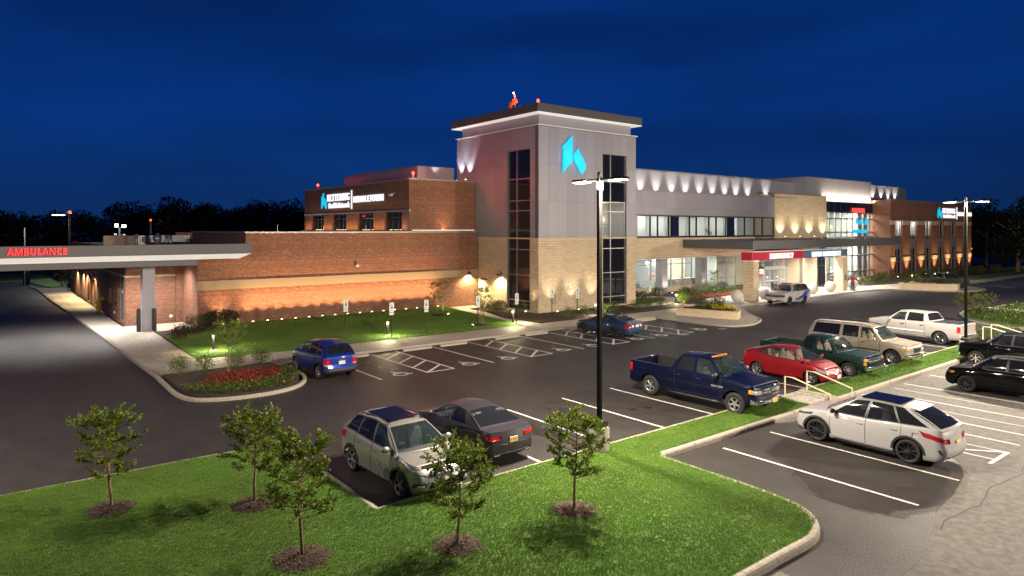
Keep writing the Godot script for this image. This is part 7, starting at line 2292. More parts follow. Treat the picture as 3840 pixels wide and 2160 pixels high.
# ---------------------------------------------------------------- street furniture
func lamp_post(x: float, v: float, y0: float, label: String, e: float) -> void:
	var t := thing("lamp_post", label, "lamp post", w(x, y0, v), 0.0, "twin-head lamp posts of the parking lots")
	var b := MB.new(true)
	b.lathe([Vector2(0.31, -0.4), Vector2(0.31, 0.78), Vector2(0.29, 0.82), Vector2(0, 0.82)], 24)
	part("concrete_base", b.done(), M.curb_concrete, t)
	part("base_cover", box_mesh(Vector3(-0.2, 0.82, -0.2), Vector3(0.2, 1.0, 0.2), 0.02), M.dark_metal, t)
	part("pole", box_mesh(Vector3(-0.065, 1.0, -0.065), Vector3(0.065, 8.62 - y0, 0.065), 0.012), M.pole_paint, t)
	var top := 8.55 - y0
	part("sensor_cap", box_mesh(Vector3(-0.06, top + 0.07, -0.06), Vector3(0.06, top + 0.25, 0.06), 0.02), M.dark_metal, t)
	for s in [-1.0, 1.0]:
		var m := MB.new()
		m.box(Vector3(-0.04, top - 0.03, s * 0.06), Vector3(0.04, top + 0.04, s * 0.5), 0.01)
		part("arm", m.done(), M.pole_paint, t)
		var h := MB.new()
		h.box(Vector3(-0.17, top - 0.03, s * 0.42), Vector3(0.17, top + 0.05, s * 1.1), 0.02)
		var hd := part("lamp_head", h.done(), M.pole_paint, t)
		part("led_panel", box_mesh(Vector3(-0.13, top - 0.055, min(s * 0.5, s * 1.08)), Vector3(0.13, top - 0.03, max(s * 0.5, s * 1.08))), M.lamp_led, hd)
		omni(t, Vector3(0, top - 0.16, s * 0.8), [1.0, 0.86, 0.68], e, 0.08)
	for s in [-1.0, 1.0]:
		part("bracket", box_mesh(Vector3(s * 0.065, top - 0.3, -0.04), Vector3(s * 0.13, top - 0.08, 0.04)), M.galvanized, t)

func lamp_posts() -> void:
	lamp_post(15.3, 15.0, 0.0, "tall twin-head lamp post in the centre, left of the navy pickup", 95.0)
	lamp_post(42.95, 13.9, 0.0, "tall dark twin-head lamp post between the white pickup and the black pickup", 95.0)
	lamp_post(-6.0, 25.5, 0.0, "unseen lamp post beside the road outside the left edge, lighting the lawn", 55.0)  # out of view; placed to light the left lawn and throw tree shadows
	lamp_post(70.6, 14.2, 0.0, "unseen lamp post of the lot outside the right edge, lighting its right side", 95.0)  # out of view; continues the row, lights the right of the lot
	lamp_post(34.5, -3.5, -0.15, "unseen lamp post outside the lower right edge, lighting the lower lot", 200.0)  # out of view; place and strength set to light the lower lot

func bollard_light(x: float, v: float, y: float, label: String, tall := 0.95) -> void:
	var t := thing("bollard_light", label, "bollard light", w(x, y, v), 0.0, "lit bollards along the walks")
	var m := MB.new(true)
	m.lathe([Vector2(0.16, 0), Vector2(0.16, 0.05), Vector2(0, 0.05)], 14)
	part("footing", m.done(), M.curb_concrete, t)
	part("post", box_mesh(Vector3(-0.06, 0.05, -0.06), Vector3(0.06, tall - 0.16, 0.06), 0.01), M.bronze, t)
	part("lamp_lens", box_mesh(Vector3(-0.052, tall - 0.16, -0.052), Vector3(0.052, tall - 0.04, 0.052)), M.bollard_glow, t)
	part("cap", box_mesh(Vector3(-0.065, tall - 0.04, -0.065), Vector3(0.065, tall, 0.065), 0.01), M.bronze, t)
	spot(t, Vector3(0, tall - 0.1, 0.09), Vector3(0, 0, 0.75), [1.0, 0.86, 0.5], 5.0, 75.0, 0.8, 0.05)
	spot(t, Vector3(-0.09, tall - 0.1, 0), Vector3(-0.75, 0, 0), [1.0, 0.86, 0.5], 3.5, 75.0, 0.8, 0.05)
	spot(t, Vector3(0.09, tall - 0.1, 0), Vector3(0.75, 0, 0), [1.0, 0.86, 0.5], 3.5, 75.0, 0.8, 0.05)

func sign_print() -> ImageTexture:
	var im := Image.create(48, 96, false, Image.FORMAT_RGB8)
	im.fill(Color(0.86, 0.87, 0.84))
	var blue := Color(0.05, 0.16, 0.5)
	im.fill_rect(Rect2i(12, 36, 24, 28), blue)
	var wh := Color(0.92, 0.93, 0.92)
	im.fill_rect(Rect2i(22, 39, 3, 3), wh)
	im.fill_rect(Rect2i(22, 43, 3, 8), wh)
	im.fill_rect(Rect2i(22, 50, 8, 2), wh)
	im.fill_rect(Rect2i(29, 50, 2, 7), wh)
	for k in 20:
		var an := 1.0 + k * 0.22
		im.set_pixel(23 + int(6 * cos(an)), 55 + int(6 * sin(an)), wh)
	var ink := Color(0.1, 0.35, 0.22)
	for row in [[6, 34], [16, 38], [26, 30], [72, 30], [82, 36]]:
		var x: int = 24 - row[1] / 2
		while x < 24 + row[1] / 2:
			im.fill_rect(Rect2i(x, row[0], 3, 6), ink)
			im.fill_rect(Rect2i(x + 1, row[0] + 2, 1, 2), Color(0.86, 0.87, 0.84))
			x += 5
	return ImageTexture.create_from_image(im)

func street_things() -> void:
	# parking signs in order from the left
	var pm := mat("sign_face", [1, 1, 1], 0.5)
	pm.albedo_texture = sign_print()
	var sp := [[18.9, 41.7, 2, "behind the blue crossover, far left"], [20.55, 38.5, 2, "in front of the lit bollard on the lawn"], [23.1, 38.5, 2, "just right of the lawn bollard"], [27.27, 38.5, 2, "before the thin young tree"], [30.6, 38.35, 2, "at the right tip of the lawn"], [35.4, 39.9, 2, "left of two before the stone front"], [37.85, 39.6, 3, "right of two before the stone front"], [47.2, 42.6 - 2.6, 3, "rightmost, before the tower's right window strip"]]
	var pf := QuadMesh.new()
	for q in sp:
		var y0 := lawn2_y(q[0], q[1]) if q[0] < 31 else 0.16
		var t := thing("parking_sign", "accessible parking sign on a post, " + q[3], "parking sign", w(q[0], y0, q[1]), 0.0, "accessible parking signs")
		part("post", box_mesh(Vector3(-0.025, 0, -0.025), Vector3(0.025, 2.2, 0.025)), M.dark_metal, t)
		part("plate", box_mesh(Vector3(-0.16, 1.62, 0.027), Vector3(0.16, 2.24, 0.035), 0.003), M.galvanized, t)
		var fq := QuadMesh.new()
		fq.size = Vector2(0.3, 0.6)
		part("print", fq, pm, t, Transform3D(Basis(), Vector3(0, 1.93, 0.0385)))
		for k in q[2] - 1:
			part("small_plate", box_mesh(Vector3(-0.16, 1.44 - k * 0.17, 0.027), Vector3(0.16, 1.59 - k * 0.17, 0.035), 0.02), M.plate_white, t)
	# wheel stops
	var ws := [15.95, 20.0, 22.5, 26.6, 29.05, 33.0, 35.35, 40.2]
	var lb := ["in front of the blue crossover", "right of the first hatched aisle", "third from the left", "right of the second hatched aisle", "fifth from the left", "in front of the slate blue sedan", "right of the slate blue sedan", "rightmost, left of the stone planter"]
	for k in ws.size():
		var t := thing("wheel_stop", "pale concrete wheel stop at the kerb, " + lb[k], "wheel stop", w(ws[k], 0.0, 34.3), 0.0, "concrete wheel stops")
		var m := MB.new()
		var sec := [Vector2(-0.09, 0), Vector2(-0.06, 0.12), Vector2(0.06, 0.12), Vector2(0.09, 0)]
		m.sweep([Vector3(-0.95, 0, 0), Vector3(-0.8, 0.0, 0), Vector3(0.8, 0, 0), Vector3(0.95, 0, 0)], sec)
		part("block", m.done(), M.curb_concrete, t)
	for k in 5:
		var t := thing("wheel_stop", "far pale wheel stop beyond the long planter, %s" % nth(k), "wheel stop", w(98.5 + k * 3.0, 0.0, 31.5), 0.0, "far concrete wheel stops")
		part("block", box_mesh(Vector3(-0.95, 0, -0.1), Vector3(0.95, 0.13, 0.1), 0.03), M.curb_concrete, t)
	bollard_light(10.4, 40.6, 0.125, "lit bollard by the small island tree at the left end of the lawn")
	bollard_light(20.7, 39.3, 0.125, "lit bollard near the kerb edge of the lawn")
	bollard_light(30.7, 38.9, 0.125, "lit bollard at the right tip of the lawn")
	bollard_light(38.4, 38.1, 0.17, "lit bollard behind the slate blue sedan, left of the lamp post")
	bollard_light(50.0, 39.3, 0.17, "lit bollard beside the bright green shrub left of the stone planter")
	for k in 3:
		bollard_light([84.0, 95.2, 105.0][k], [38.6, 36.9, 36.2][k], 0.17, "lit bollard in the planting before the office wing, %s" % nth(k))
	# ground uplights under the wall; leftmost two unseen, lighting its left end
	for k in 18:
		var x := 13.24 + k * 1.03
		uplight(w(x, lawn2_y(x, 49.3) + 0.02, 49.25), w(x, 2.5, 50.3), "ground uplight in the lawn under the brick wall, %s" % nth(k), "ground uplights along the brick wall", [1.0, 0.6, 0.28], 10.0, 38.0, 1.0)
	for k in 3:
		uplight(w(36.9 + k * 2.4, 0.17, 40.9), w(36.9 + k * 2.4, 3.5, 41.8), "small ground uplight before the tower's stone front, %s of three" % ["left", "middle", "right"][k], "ground uplights before the tower", [1.0, 0.78, 0.56], 8.0, 30.0, 0.9)
	uplight(w(34.9, 0.17, 42.6), w(35.6, 3.2, 42.3), "small ground uplight at the tower's left corner", "ground uplights before the tower", [1.0, 0.78, 0.56], 5.0, 34.0, 0.9)
	uplight(w(29.0, 0.2, 44.9), w(28.4, 2.0, 45.5), "ground spot under the thin tree by the wall", "ground spots under the young trees", [1.0, 0.85, 0.45], 6.0, 40.0)
	uplight(w(27.1, 0.16, 38.9), w(28.2, 2.0, 39.6), "ground spot at the foot of the multi-stem tree", "ground spots under the young trees", [1.0, 0.85, 0.45], 6.0, 40.0)
	for k in 4:
		uplight(w([54.5, 57.2, 60.5, 64.0][k], 0.17, [44.6, 45.4, 45.4, 45.0][k]), w([54.8, 57.2, 60.5, 64.0][k], 3.0, 47.0), "small garden spot before the lobby glass, %s" % nth(k), "garden spots before the lobby", [1.0, 0.85, 0.6], 3.5, 40.0)
	sconce(w(34.5, 3.05, 50.3), Vector3(0, 0, 1), "gooseneck lamp at the right end of the long brick wall", 16.0)
	sconce(w(35.67 - 0.03, 3.05, 46.8), Vector3(-1, 0, 0), "gooseneck lamp on the tower's left stone face", 16.0)
	# camera on the long wall
	var sc := thing("security_camera", "white dome security camera on a bracket on the long brick wall", "camera", w(23.6, 4.1, 50.3))
	part("bracket", box_mesh(Vector3(-0.05, 0.0, 0.0), Vector3(0.05, 0.35, 0.12), 0.02), M.dark_metal, sc)
	var dm := MB.new(true)
	dm.lathe([Vector2(0, -0.12), Vector2(0.1, -0.08), Vector2(0.13, 0.02), Vector2(0.1, 0.1), Vector2(0, 0.12)], 12, Transform3D(Basis(), Vector3(0.1, 0.0, 0.25)))
	part("dome", dm.done(), M.white_metal, sc)
	# hydrant-like yellow standpipe and steel bollards
	var h := thing("standpipe", "yellow elbow standpipe on the walk by the ambulance block", "standpipe", w(7.75, 0.12, 65.4))
	var hm := MB.new(true)
	hm.tube([Vector3(0, 0, 0), Vector3(0, 0.85, 0), Vector3(0.08, 1.05, 0), Vector3(0.4, 1.1, 0)], [0.16, 0.16, 0.16, 0.16], 10)
	hm.lathe([Vector2(0.24, 0.32), Vector2(0.24, 0.4), Vector2(0.17, 0.42)], 12)
	part("pipe", hm.done(), M.yellow_paint, h)
	for q in [[8.4, 51.35, "left"], [9.3, 51.0, "right"]]:
		var t := thing("steel_bollard", "round steel bollard at the %s of the canopy column" % q[2], "bollard", w(q[0], 0.12, q[1]), 0.0, "steel bollards by the canopy column")
		var m := MB.new(true)
		m.lathe([Vector2(0.13, 0), Vector2(0.13, 1.45), Vector2(0.11, 1.53), Vector2(0, 1.57)], 14)
		part("tube", m.done(), M.bronze, t)
	# stone balls
	var bl := [[56.15, 37.0, "leftmost, at the corner of the plaza"], [61.1, 37.3, "half behind the patrol car's nose"], [69.7, 36.8, "right behind the patrol car"], [73.6, 36.85, "between the patrol car and the right column"], [78.5, 36.7, "beside the person at the right column"]]
	for q in bl:
		var t := thing("stone_ball", "large round pale stone ball bollard, " + q[2], "ball bollard", w(q[0], 0.12, q[1]), 0.0, "round stone bollards at the entrance")
		var m := MB.new(true)
		var pr := [Vector2(0.2, 0.0), Vector2(0.22, 0.06)]
		for k in range(2, 13):
			var an := -PI / 2 + PI * k / 12.0
			pr.append(Vector2(0.58 * cos(an), 0.6 + 0.58 * sin(an)))
		m.lathe(pr, 24)
		part("ball", m.done(), M.granite, t)
	# hand rails at the steps
	for q in [[26.0, 14.9, -0.15, "left rail of the steps behind the white SUV"], [27.75, 14.9, -0.15, "right rail of the steps behind the white SUV"], [48.9, 14.9, -0.15, "left rail of the steps by the far lamp post"], [50.4, 14.9, -0.15, "right rail of the steps by the far lamp post"]]:
		var t := thing("hand_rail", "tan painted steel pipe hand rail, " + q[3], "hand rail", w(q[0], 0.06, q[1]), 0.0, "hand rails at the steps")
		var m := MB.new()
		m.tube([Vector3(0, -0.1, 0), Vector3(0, 0.9, 0), Vector3(0, 0.9, 0.35), Vector3(0, 0.5, 1.9), Vector3(0, -0.3, 1.9)], [0.032], 8)
		part("rail", m.done(), M.rail_paint, t)
	# planters
	planter("stone_planter", "angular stone planter with yellow flowers on the plaza island", [Vector2(43.9, 34.5), Vector2(44.9, 31.0), Vector2(45.35, 29.85), Vector2(46.6, 30.4), Vector2(48.6, 33.0), Vector2(48.6, 35.0), Vector2(46.0, 35.6)], 0.62)
	planter("stone_planter", "long low stone planter with shrubs on the far island", [Vector2(83.2, 33.7), Vector2(85.3, 29.6), Vector2(86.3, 28.7), Vector2(87.6, 29.0), Vector2(86.6, 31.5), Vector2(85.4, 34.2)], 0.75)
	person(w(77.75, 0.12, 36.35))

func planter(called: String, label: String, poly: Array, h: float) -> void:
	var t := thing(called, label, "planter")
	var inner := Geometry2D.offset_polygon(PackedVector2Array(poly), -0.3)[0]
	var n := poly.size()
	for i in n:
		var a: Vector2 = poly[i]
		var b: Vector2 = poly[(i + 1) % n]
		var ln := a.distance_to(b)
		var k := int(max(1, round(ln / 0.75)))
		var d := (b - a) / ln
		var s := Vector2(-d.y, d.x)
		if Geometry2D.is_point_in_polygon(a.lerp(b, 0.5) + s * 0.1, PackedVector2Array(poly)) == false:
			s = -s
		for j in k:
			for c in 2:
				var p0 := a + d * (ln * j / k + 0.006)
				var p1 := a + d * (ln * (j + 1) / k - 0.006)
				var m := MB.new()
				m.slab([p0, p1, p1 + s * 0.28, p0 + s * 0.28], 0.1 + c * (h - 0.1) / 2, 0.1 + (c + 1) * (h - 0.1) / 2 - 0.01)
				part("stone_block", m.done(), stone()[rng.randi() % 3], t)
		var m2 := MB.new()
		m2.slab([a - s * 0.03, b - s * 0.03, b + s * 0.33, a + s * 0.33], h, h + 0.08)
		part("coping_stone", m2.done(), M.stone_1, t)
	var soil := MB.new()
	soil.slab(Array(inner), 0.1, h - 0.04)
	part("soil", soil.done(), M.mulch_bark, t)

# a body as one skin: tapered capsules joined by a smooth minimum, meshed by surface nets
func skin(bones: Array, cell: float, blend: float) -> ArrayMesh:
	var lo := Vector3.ONE * 1e9
	var hi := -lo
	for b in bones:
		for e in [[b[0], b[2]], [b[1], b[3]]]:
			lo = lo.min(e[0] - Vector3.ONE * (e[1] + cell * 2))
			hi = hi.max(e[0] + Vector3.ONE * (e[1] + cell * 2))
	var n := Vector3i(((hi - lo) / cell).ceil()) + Vector3i.ONE
	var f := PackedFloat32Array()
	f.resize(n.x * n.y * n.z)
	for z in n.z:
		for y in n.y:
			for x in n.x:
				var p := lo + Vector3(x, y, z) * cell
				var d := 1.0
				for b in bones:
					var ab: Vector3 = b[1] - b[0]
					var t := clampf((p - b[0]).dot(ab) / max(ab.length_squared(), 1e-6), 0, 1)
					var e: float = p.distance_to(b[0] + ab * t) - lerpf(b[2], b[3], t)
					if e - d < blend and d - e < blend:
						var h := clampf(0.5 + 0.5 * (d - e) / blend, 0, 1)
						d = lerpf(d, e, h) - blend * h * (1 - h)
					else:
						d = min(d, e)
				f[(z * n.y + y) * n.x + x] = d
	var vid := {}
	var at := func(x: int, y: int, z: int) -> float: return f[(z * n.y + y) * n.x + x]
	var vert := func(x: int, y: int, z: int) -> Vector3:
		var key := Vector3i(x, y, z)
		if vid.has(key):
			return vid[key]
		var sum := Vector3.ZERO
		var c := 0
		var cs := [Vector3i(0, 0, 0), Vector3i(1, 0, 0), Vector3i(0, 1, 0), Vector3i(1, 1, 0), Vector3i(0, 0, 1), Vector3i(1, 0, 1), Vector3i(0, 1, 1), Vector3i(1, 1, 1)]
		for e in [[0, 1], [2, 3], [4, 5], [6, 7], [0, 2], [1, 3], [4, 6], [5, 7], [0, 4], [1, 5], [2, 6], [3, 7]]:
			var a: Vector3i = cs[e[0]]
			var b: Vector3i = cs[e[1]]
			var fa: float = at.call(x + a.x, y + a.y, z + a.z)
			var fb: float = at.call(x + b.x, y + b.y, z + b.z)
			if (fa < 0) != (fb < 0):
				sum += Vector3(a).lerp(Vector3(b), fa / (fa - fb))
				c += 1
		vid[key] = lo + (Vector3(x, y, z) + sum / max(c, 1)) * cell
		return vid[key]
	var m := MB.new(true)
	for z in range(1, n.z - 1):
		for y in range(1, n.y - 1):
			for x in range(1, n.x - 1):
				var v0: float = at.call(x, y, z)
				for ax in 3:
					var d := Vector3i.ZERO
					d[ax] = 1
					var v1: float = at.call(x + d.x, y + d.y, z + d.z)
					if (v0 < 0) == (v1 < 0):
						continue
					var u := Vector3i.ZERO
					var v := Vector3i.ZERO
					u[(ax + 1) % 3] = 1
					v[(ax + 2) % 3] = 1
					var q := [vert.call(x, y, z), vert.call(x - u.x, y - u.y, z - u.z), vert.call(x - u.x - v.x, y - u.y - v.y, z - u.z - v.z), vert.call(x - v.x, y - v.y, z - v.z)]
					if v0 < 0:
						m.quad(q[0], q[3], q[2], q[1])
					else:
						m.quad(q[0], q[1], q[2], q[3])
	return m.done()

func person(at: Vector3) -> void:
	var t := thing("person", "person in a red top and blue jeans standing beside the right entrance column", "person", at, -0.5)
	var J := func(x: float, y: float, z: float) -> Vector3: return Vector3(x, y, z)
	var bones := []
	for s in [-1.0, 1.0]:
		bones += [[J.call(s * 0.1, 0.92, 0), J.call(s * 0.11, 0.5, 0.02), 0.095, 0.062], [J.call(s * 0.11, 0.5, 0.02), J.call(s * 0.12, 0.1, -0.02), 0.06, 0.042], [J.call(s * 0.12, 0.05, -0.03), J.call(s * 0.14, 0.035, 0.14), 0.042, 0.03], [J.call(s * 0.18, 1.4, 0), J.call(s * 0.24, 1.13, 0.02), 0.055, 0.042], [J.call(s * 0.24, 1.13, 0.02), J.call(s * 0.07, 1.1, 0.22), 0.04, 0.03], [J.call(s * 0.07, 1.1, 0.22), J.call(-s * 0.01, 1.1, 0.25), 0.032, 0.024]]
	bones += [[J.call(0, 0.95, 0), J.call(0, 1.2, 0), 0.145, 0.13], [J.call(0, 1.2, 0), J.call(0, 1.4, 0), 0.13, 0.12], [J.call(-0.12, 1.39, 0), J.call(0.12, 1.39, 0), 0.085, 0.085], [J.call(0, 1.42, 0), J.call(0, 1.52, 0.01), 0.055, 0.052], [J.call(0, 1.58, 0.015), J.call(0, 1.66, 0.0), 0.088, 0.098], [J.call(0, 1.6, 0.11), J.call(0, 1.585, 0.12), 0.018, 0.016]]
	part("body", skin(bones, 0.025, 0.04), mat("skin_tone", [0.4, 0.23, 0.16], 0.6), t)
	var top := []
	for s in [-1.0, 1.0]:
		top += [[J.call(s * 0.17, 1.4, 0), J.call(s * 0.235, 1.14, 0.02), 0.068, 0.056], [J.call(s * 0.24, 1.13, 0.02), J.call(s * 0.11, 1.105, 0.18), 0.053, 0.045]]
	top += [[J.call(0, 0.93, 0), J.call(0, 1.2, 0), 0.165, 0.148], [J.call(0, 1.2, 0), J.call(0, 1.4, 0), 0.145, 0.13], [J.call(-0.12, 1.39, 0), J.call(0.12, 1.39, 0), 0.095, 0.095]]
	part("red_top", skin(top, 0.025, 0.05), mat("red_cloth", [0.42, 0.02, 0.02], 0.85), t)
	var jeans := []
	for s in [-1.0, 1.0]:
		jeans += [[J.call(s * 0.1, 0.9, 0), J.call(s * 0.11, 0.5, 0.02), 0.112, 0.078], [J.call(s * 0.11, 0.5, 0.02), J.call(s * 0.12, 0.12, -0.02), 0.076, 0.06]]
	part("jeans", skin(jeans, 0.025, 0.04), mat("denim", [0.04, 0.07, 0.14], 0.9), t)
	part("hair", skin([[J.call(0, 1.66, -0.02), J.call(0, 1.68, -0.01), 0.108, 0.1], [J.call(0, 1.64, -0.05), J.call(0, 1.5, -0.06), 0.09, 0.06]], 0.025, 0.03), mat("hair_dark", [0.03, 0.018, 0.012], 0.6), t)
	for s in [-1.0, 1.0]:
		part("shoe", skin([[J.call(s * 0.12, 0.05, -0.04), J.call(s * 0.14, 0.04, 0.15), 0.052, 0.042]], 0.02, 0.02), M.room_white, t)
# ---------------------------------------------------------------- planting
func leaf_mat(called: String, c: Array) -> StandardMaterial3D:
	var m := mat(called, [1, 1, 1], 0.55)
	m.metallic_specular = 0.3
	m.vertex_color_use_as_albedo = true
	m.backlight_enabled = true
	m.backlight = lin([c[0] * 2.0, c[1] * 2.0, c[2] * 1.2])
	return m

# many folded leaves round given points
func leaf_cloud(pts: Array, size: float, tone: Array, vary: float, droop := 0.2) -> ArrayMesh:
	var st := SurfaceTool.new()
	st.begin(Mesh.PRIMITIVE_TRIANGLES)
	for p in pts:
		var k := rng.randf_range(1.0 - vary, 1.0 + vary)
		st.set_color(Color(tone[0] * k * rng.randf_range(0.8, 1.3), tone[1] * k, tone[2] * k * rng.randf_range(0.7, 1.2)))
		var dir: Vector3 = p[1]
		dir = (dir + Vector3(rng.randfn(), rng.randfn() - droop, rng.randfn()) * 0.55).normalized()
		var side := dir.cross(Vector3(rng.randfn(), rng.randfn(), rng.randfn())).normalized()
		var nrm := side.cross(dir)
		var s := size * rng.randf_range(0.65, 1.25)
		var a: Vector3 = p[0]
		var tip := a + dir * s
		var mid := a + dir * s * 0.45 + nrm * s * 0.06
		var l := mid + side * s * 0.27 - nrm * s * 0.07
		var r := mid - side * s * 0.27 - nrm * s * 0.07
		for q in [[a, l, mid], [mid, l, tip], [a, mid, r], [mid, tip, r]]:
			for v in q:
				st.add_vertex(v)
	st.generate_normals()
	return st.commit()

# a young tree: tapered trunk, limbs, twigs with leaves
func young_tree(x: float, v: float, y: float, label: String, tall: float, wide: float, clear: float, sd: int, leaf: Material, tone: Array, leaves: int, lsize: float, group: String, category := "tree", stems := 1, lean := 0.0) -> Node3D:
	var t := thing("young_tree", label, category, w(x, y, v), 0.0, group)
	rng.seed = sd
	var bark := MB.new(true)
	var twig := MB.new(true)
	var tips := []
	for s in stems:
		var sx := rng.randf_range(-0.1, 0.1) * (stems - 1)
		var base := Vector3(sx, -0.1, rng.randf_range(-0.1, 0.1) * (stems - 1))
		var top := Vector3(sx * 3 + lean + rng.randf_range(-0.06, 0.06), tall * 0.82, rng.randf_range(-0.1, 0.1))
		var path := []
		for k in 7:
			path.append(base.lerp(top, k / 6.0) + Vector3(rng.randf_range(-0.02, 0.02), 0, rng.randf_range(-0.02, 0.02)) * (1 if k > 0 else 0))
		var r0 := 0.036 if stems == 1 else 0.024
		bark.tube(path, [r0 * 1.3, r0, r0 * 0.9, r0 * 0.75, r0 * 0.6, r0 * 0.4, 0.008], 8)
		var nb: int = int(34.0 / stems)
		for k in nb:
			var f := lerpf(clear / tall, 0.98, pow((k + rng.randf()) / nb, 0.9))
			var p0 := base.lerp(top, min(1.0, f / 0.82)) if f < 0.82 else top
			var an := k * 2.4 + rng.randf_range(-0.5, 0.5)
			var hf := (f - clear / tall) / (1 - clear / tall)
			var reach := wide * 0.45 * (0.55 + 0.6 * sin(PI * clampf(hf * 0.8 + 0.18, 0, 1))) * rng.randf_range(0.7, 1.12)
			var rise := lerpf(0.25, 0.85, hf) * reach * rng.randf_range(0.7, 1.3)
			var p1 := p0 + Vector3(cos(an) * reach, rise, sin(an) * reach)
			p1.y = min(p1.y, tall * rng.randf_range(0.93, 1.03))
			var mid := p0.lerp(p1, 0.5) + Vector3(0, -0.06 * reach, 0)
			twig.tube([p0, mid, p1], [0.013, 0.009, 0.004], 5, false)
			for q in 4:
				var g := rng.randf_range(0.25, 0.95)
				var c0 := p0.lerp(mid, g * 2) if g < 0.5 else mid.lerp(p1, g * 2 - 1)
				var d := (Vector3(rng.randfn(), rng.randf_range(-0.2, 0.9), rng.randfn()).normalized() + (p1 - p0).normalized() * 0.6).normalized()
				var c1 := c0 + d * wide * rng.randf_range(0.1, 0.2)
				twig.tube([c0, c1], [0.005, 0.003], 3, false)
				tips.append([c0, c1])
			tips.append([mid, p1])
	part("trunk", bark.done(), mat("bark", [0.16, 0.105, 0.06], 0.9) if not M.has("bark") else M.bark, t)
	part("limbs", twig.done(), M.bark, t)
	var pts := []
	for k in leaves:
		var q: Array = tips[rng.randi() % tips.size()]
		var g := rng.randf_range(0.1, 1.05)
		pts.append([q[0].lerp(q[1], g) + Vector3(rng.randfn(), rng.randfn(), rng.randfn()) * 0.022, (q[1] - q[0]).normalized()])
	part("crown", leaf_cloud(pts, lsize, tone, 0.35), leaf, t)
	return t

func mulch_ring(x: float, v: float, y: float, r: float, label: String, sd: int) -> void:
	var t := thing("mulch_ring", label, "mulch", w(x, y, v), 0.0, "mulch rings round the young trees")
	rng.seed = sd
	var m := MB.new(true)
	var rings := [[0.0, 0.09], [0.3, 0.085], [0.62, 0.06], [0.86, 0.03], [1.0, -0.02]]
	var g := []
	for q in rings:
		var row := []
		for k in 26:
			var an := TAU * k / 26
			var rr: float = r * q[0] * (1 + 0.09 * sin(an * 3 + sd) + 0.06 * sin(an * 7 + sd * 2))
			row.append(Vector3(rr * cos(an), q[1] + rng.randf_range(-0.015, 0.015), rr * sin(an)))
		g.append(row)
	for i in rings.size() - 1:
		for k in 26:
			m.quad(g[i][k], g[i][(k + 1) % 26], g[i + 1][(k + 1) % 26], g[i + 1][k])
	part("mound", m.done(), M.mulch_bark, t)
	var st := SurfaceTool.new()
	st.begin(Mesh.PRIMITIVE_TRIANGLES)
	for k in 900:
		var an := rng.randf() * TAU
		var rr := r * sqrt(rng.randf()) * 1.02
		var p := Vector3(rr * cos(an), 0.09 - 0.1 * pow(rr / r, 2) + rng.randf_range(0.0, 0.02), rr * sin(an))
		var d := Vector3(rng.randfn(), rng.randfn() * 0.35, rng.randfn()).normalized() * rng.randf_range(0.02, 0.06)
		var s := d.cross(Vector3.UP).normalized() * rng.randf_range(0.005, 0.012)
		var c := rng.randf_range(0.3, 1.6)
		st.set_color(Color(0.075 * c, 0.05 * c, 0.033 * c))
		for q in [p - d - s, p + d - s, p + d + s, p - d - s, p + d + s, p - d + s]:
			st.add_vertex(q + Vector3.UP * 0.01)
	st.generate_normals()
	if not M.has("bark_chip"):
		mat("bark_chip", [1, 1, 1], 0.95).vertex_color_use_as_albedo = true
	part("bark_chips", st.commit(), M.bark_chip, t).set_meta("kind", "stuff")

func shrub(called: String, x: float, v: float, y: float, label: String, group: String, size: Vector3, n: int, lsize: float, leaf: Material, tone: Array, sd: int, category := "shrub", solid := false, round_ := 1.0) -> Node3D:
	var t := thing(called, label, category, w(x, y, v), 0.0, group)
	rng.seed = sd
	var stem := MB.new(true)
	var pts := []
	for k in 9:
		var an := TAU * k / 9 + rng.randf()
		stem.tube([Vector3(0, -0.05, 0), Vector3(cos(an) * size.x * 0.2, size.y * 0.4, sin(an) * size.z * 0.2), Vector3(cos(an) * size.x * 0.38, size.y * 0.75, sin(an) * size.z * 0.38)], [0.014, 0.01, 0.004], 4, false)
	for k in n:
		var d := Vector3(rng.randfn(), rng.randfn(), rng.randfn()).normalized()
		var rr := pow(rng.randf(), 0.22 if solid else 0.45)
		if not solid:
			rr *= 1.0 + 0.25 * sin(d.x * 5 + sd) * sin(d.z * 6 + sd * 2) + rng.randf_range(-0.1, 0.12)
		var p := Vector3(d.x * size.x * 0.5 * rr, size.y * 0.52 + d.y * size.y * 0.48 * rr, d.z * size.z * 0.5 * rr)
		pts.append([p, (d + Vector3.UP * 0.4).normalized()])
	part("stems", stem.done(), M.bark, t)
	part("foliage", leaf_cloud(pts, lsize, tone, 0.4, 0.0), leaf, t)
	return t

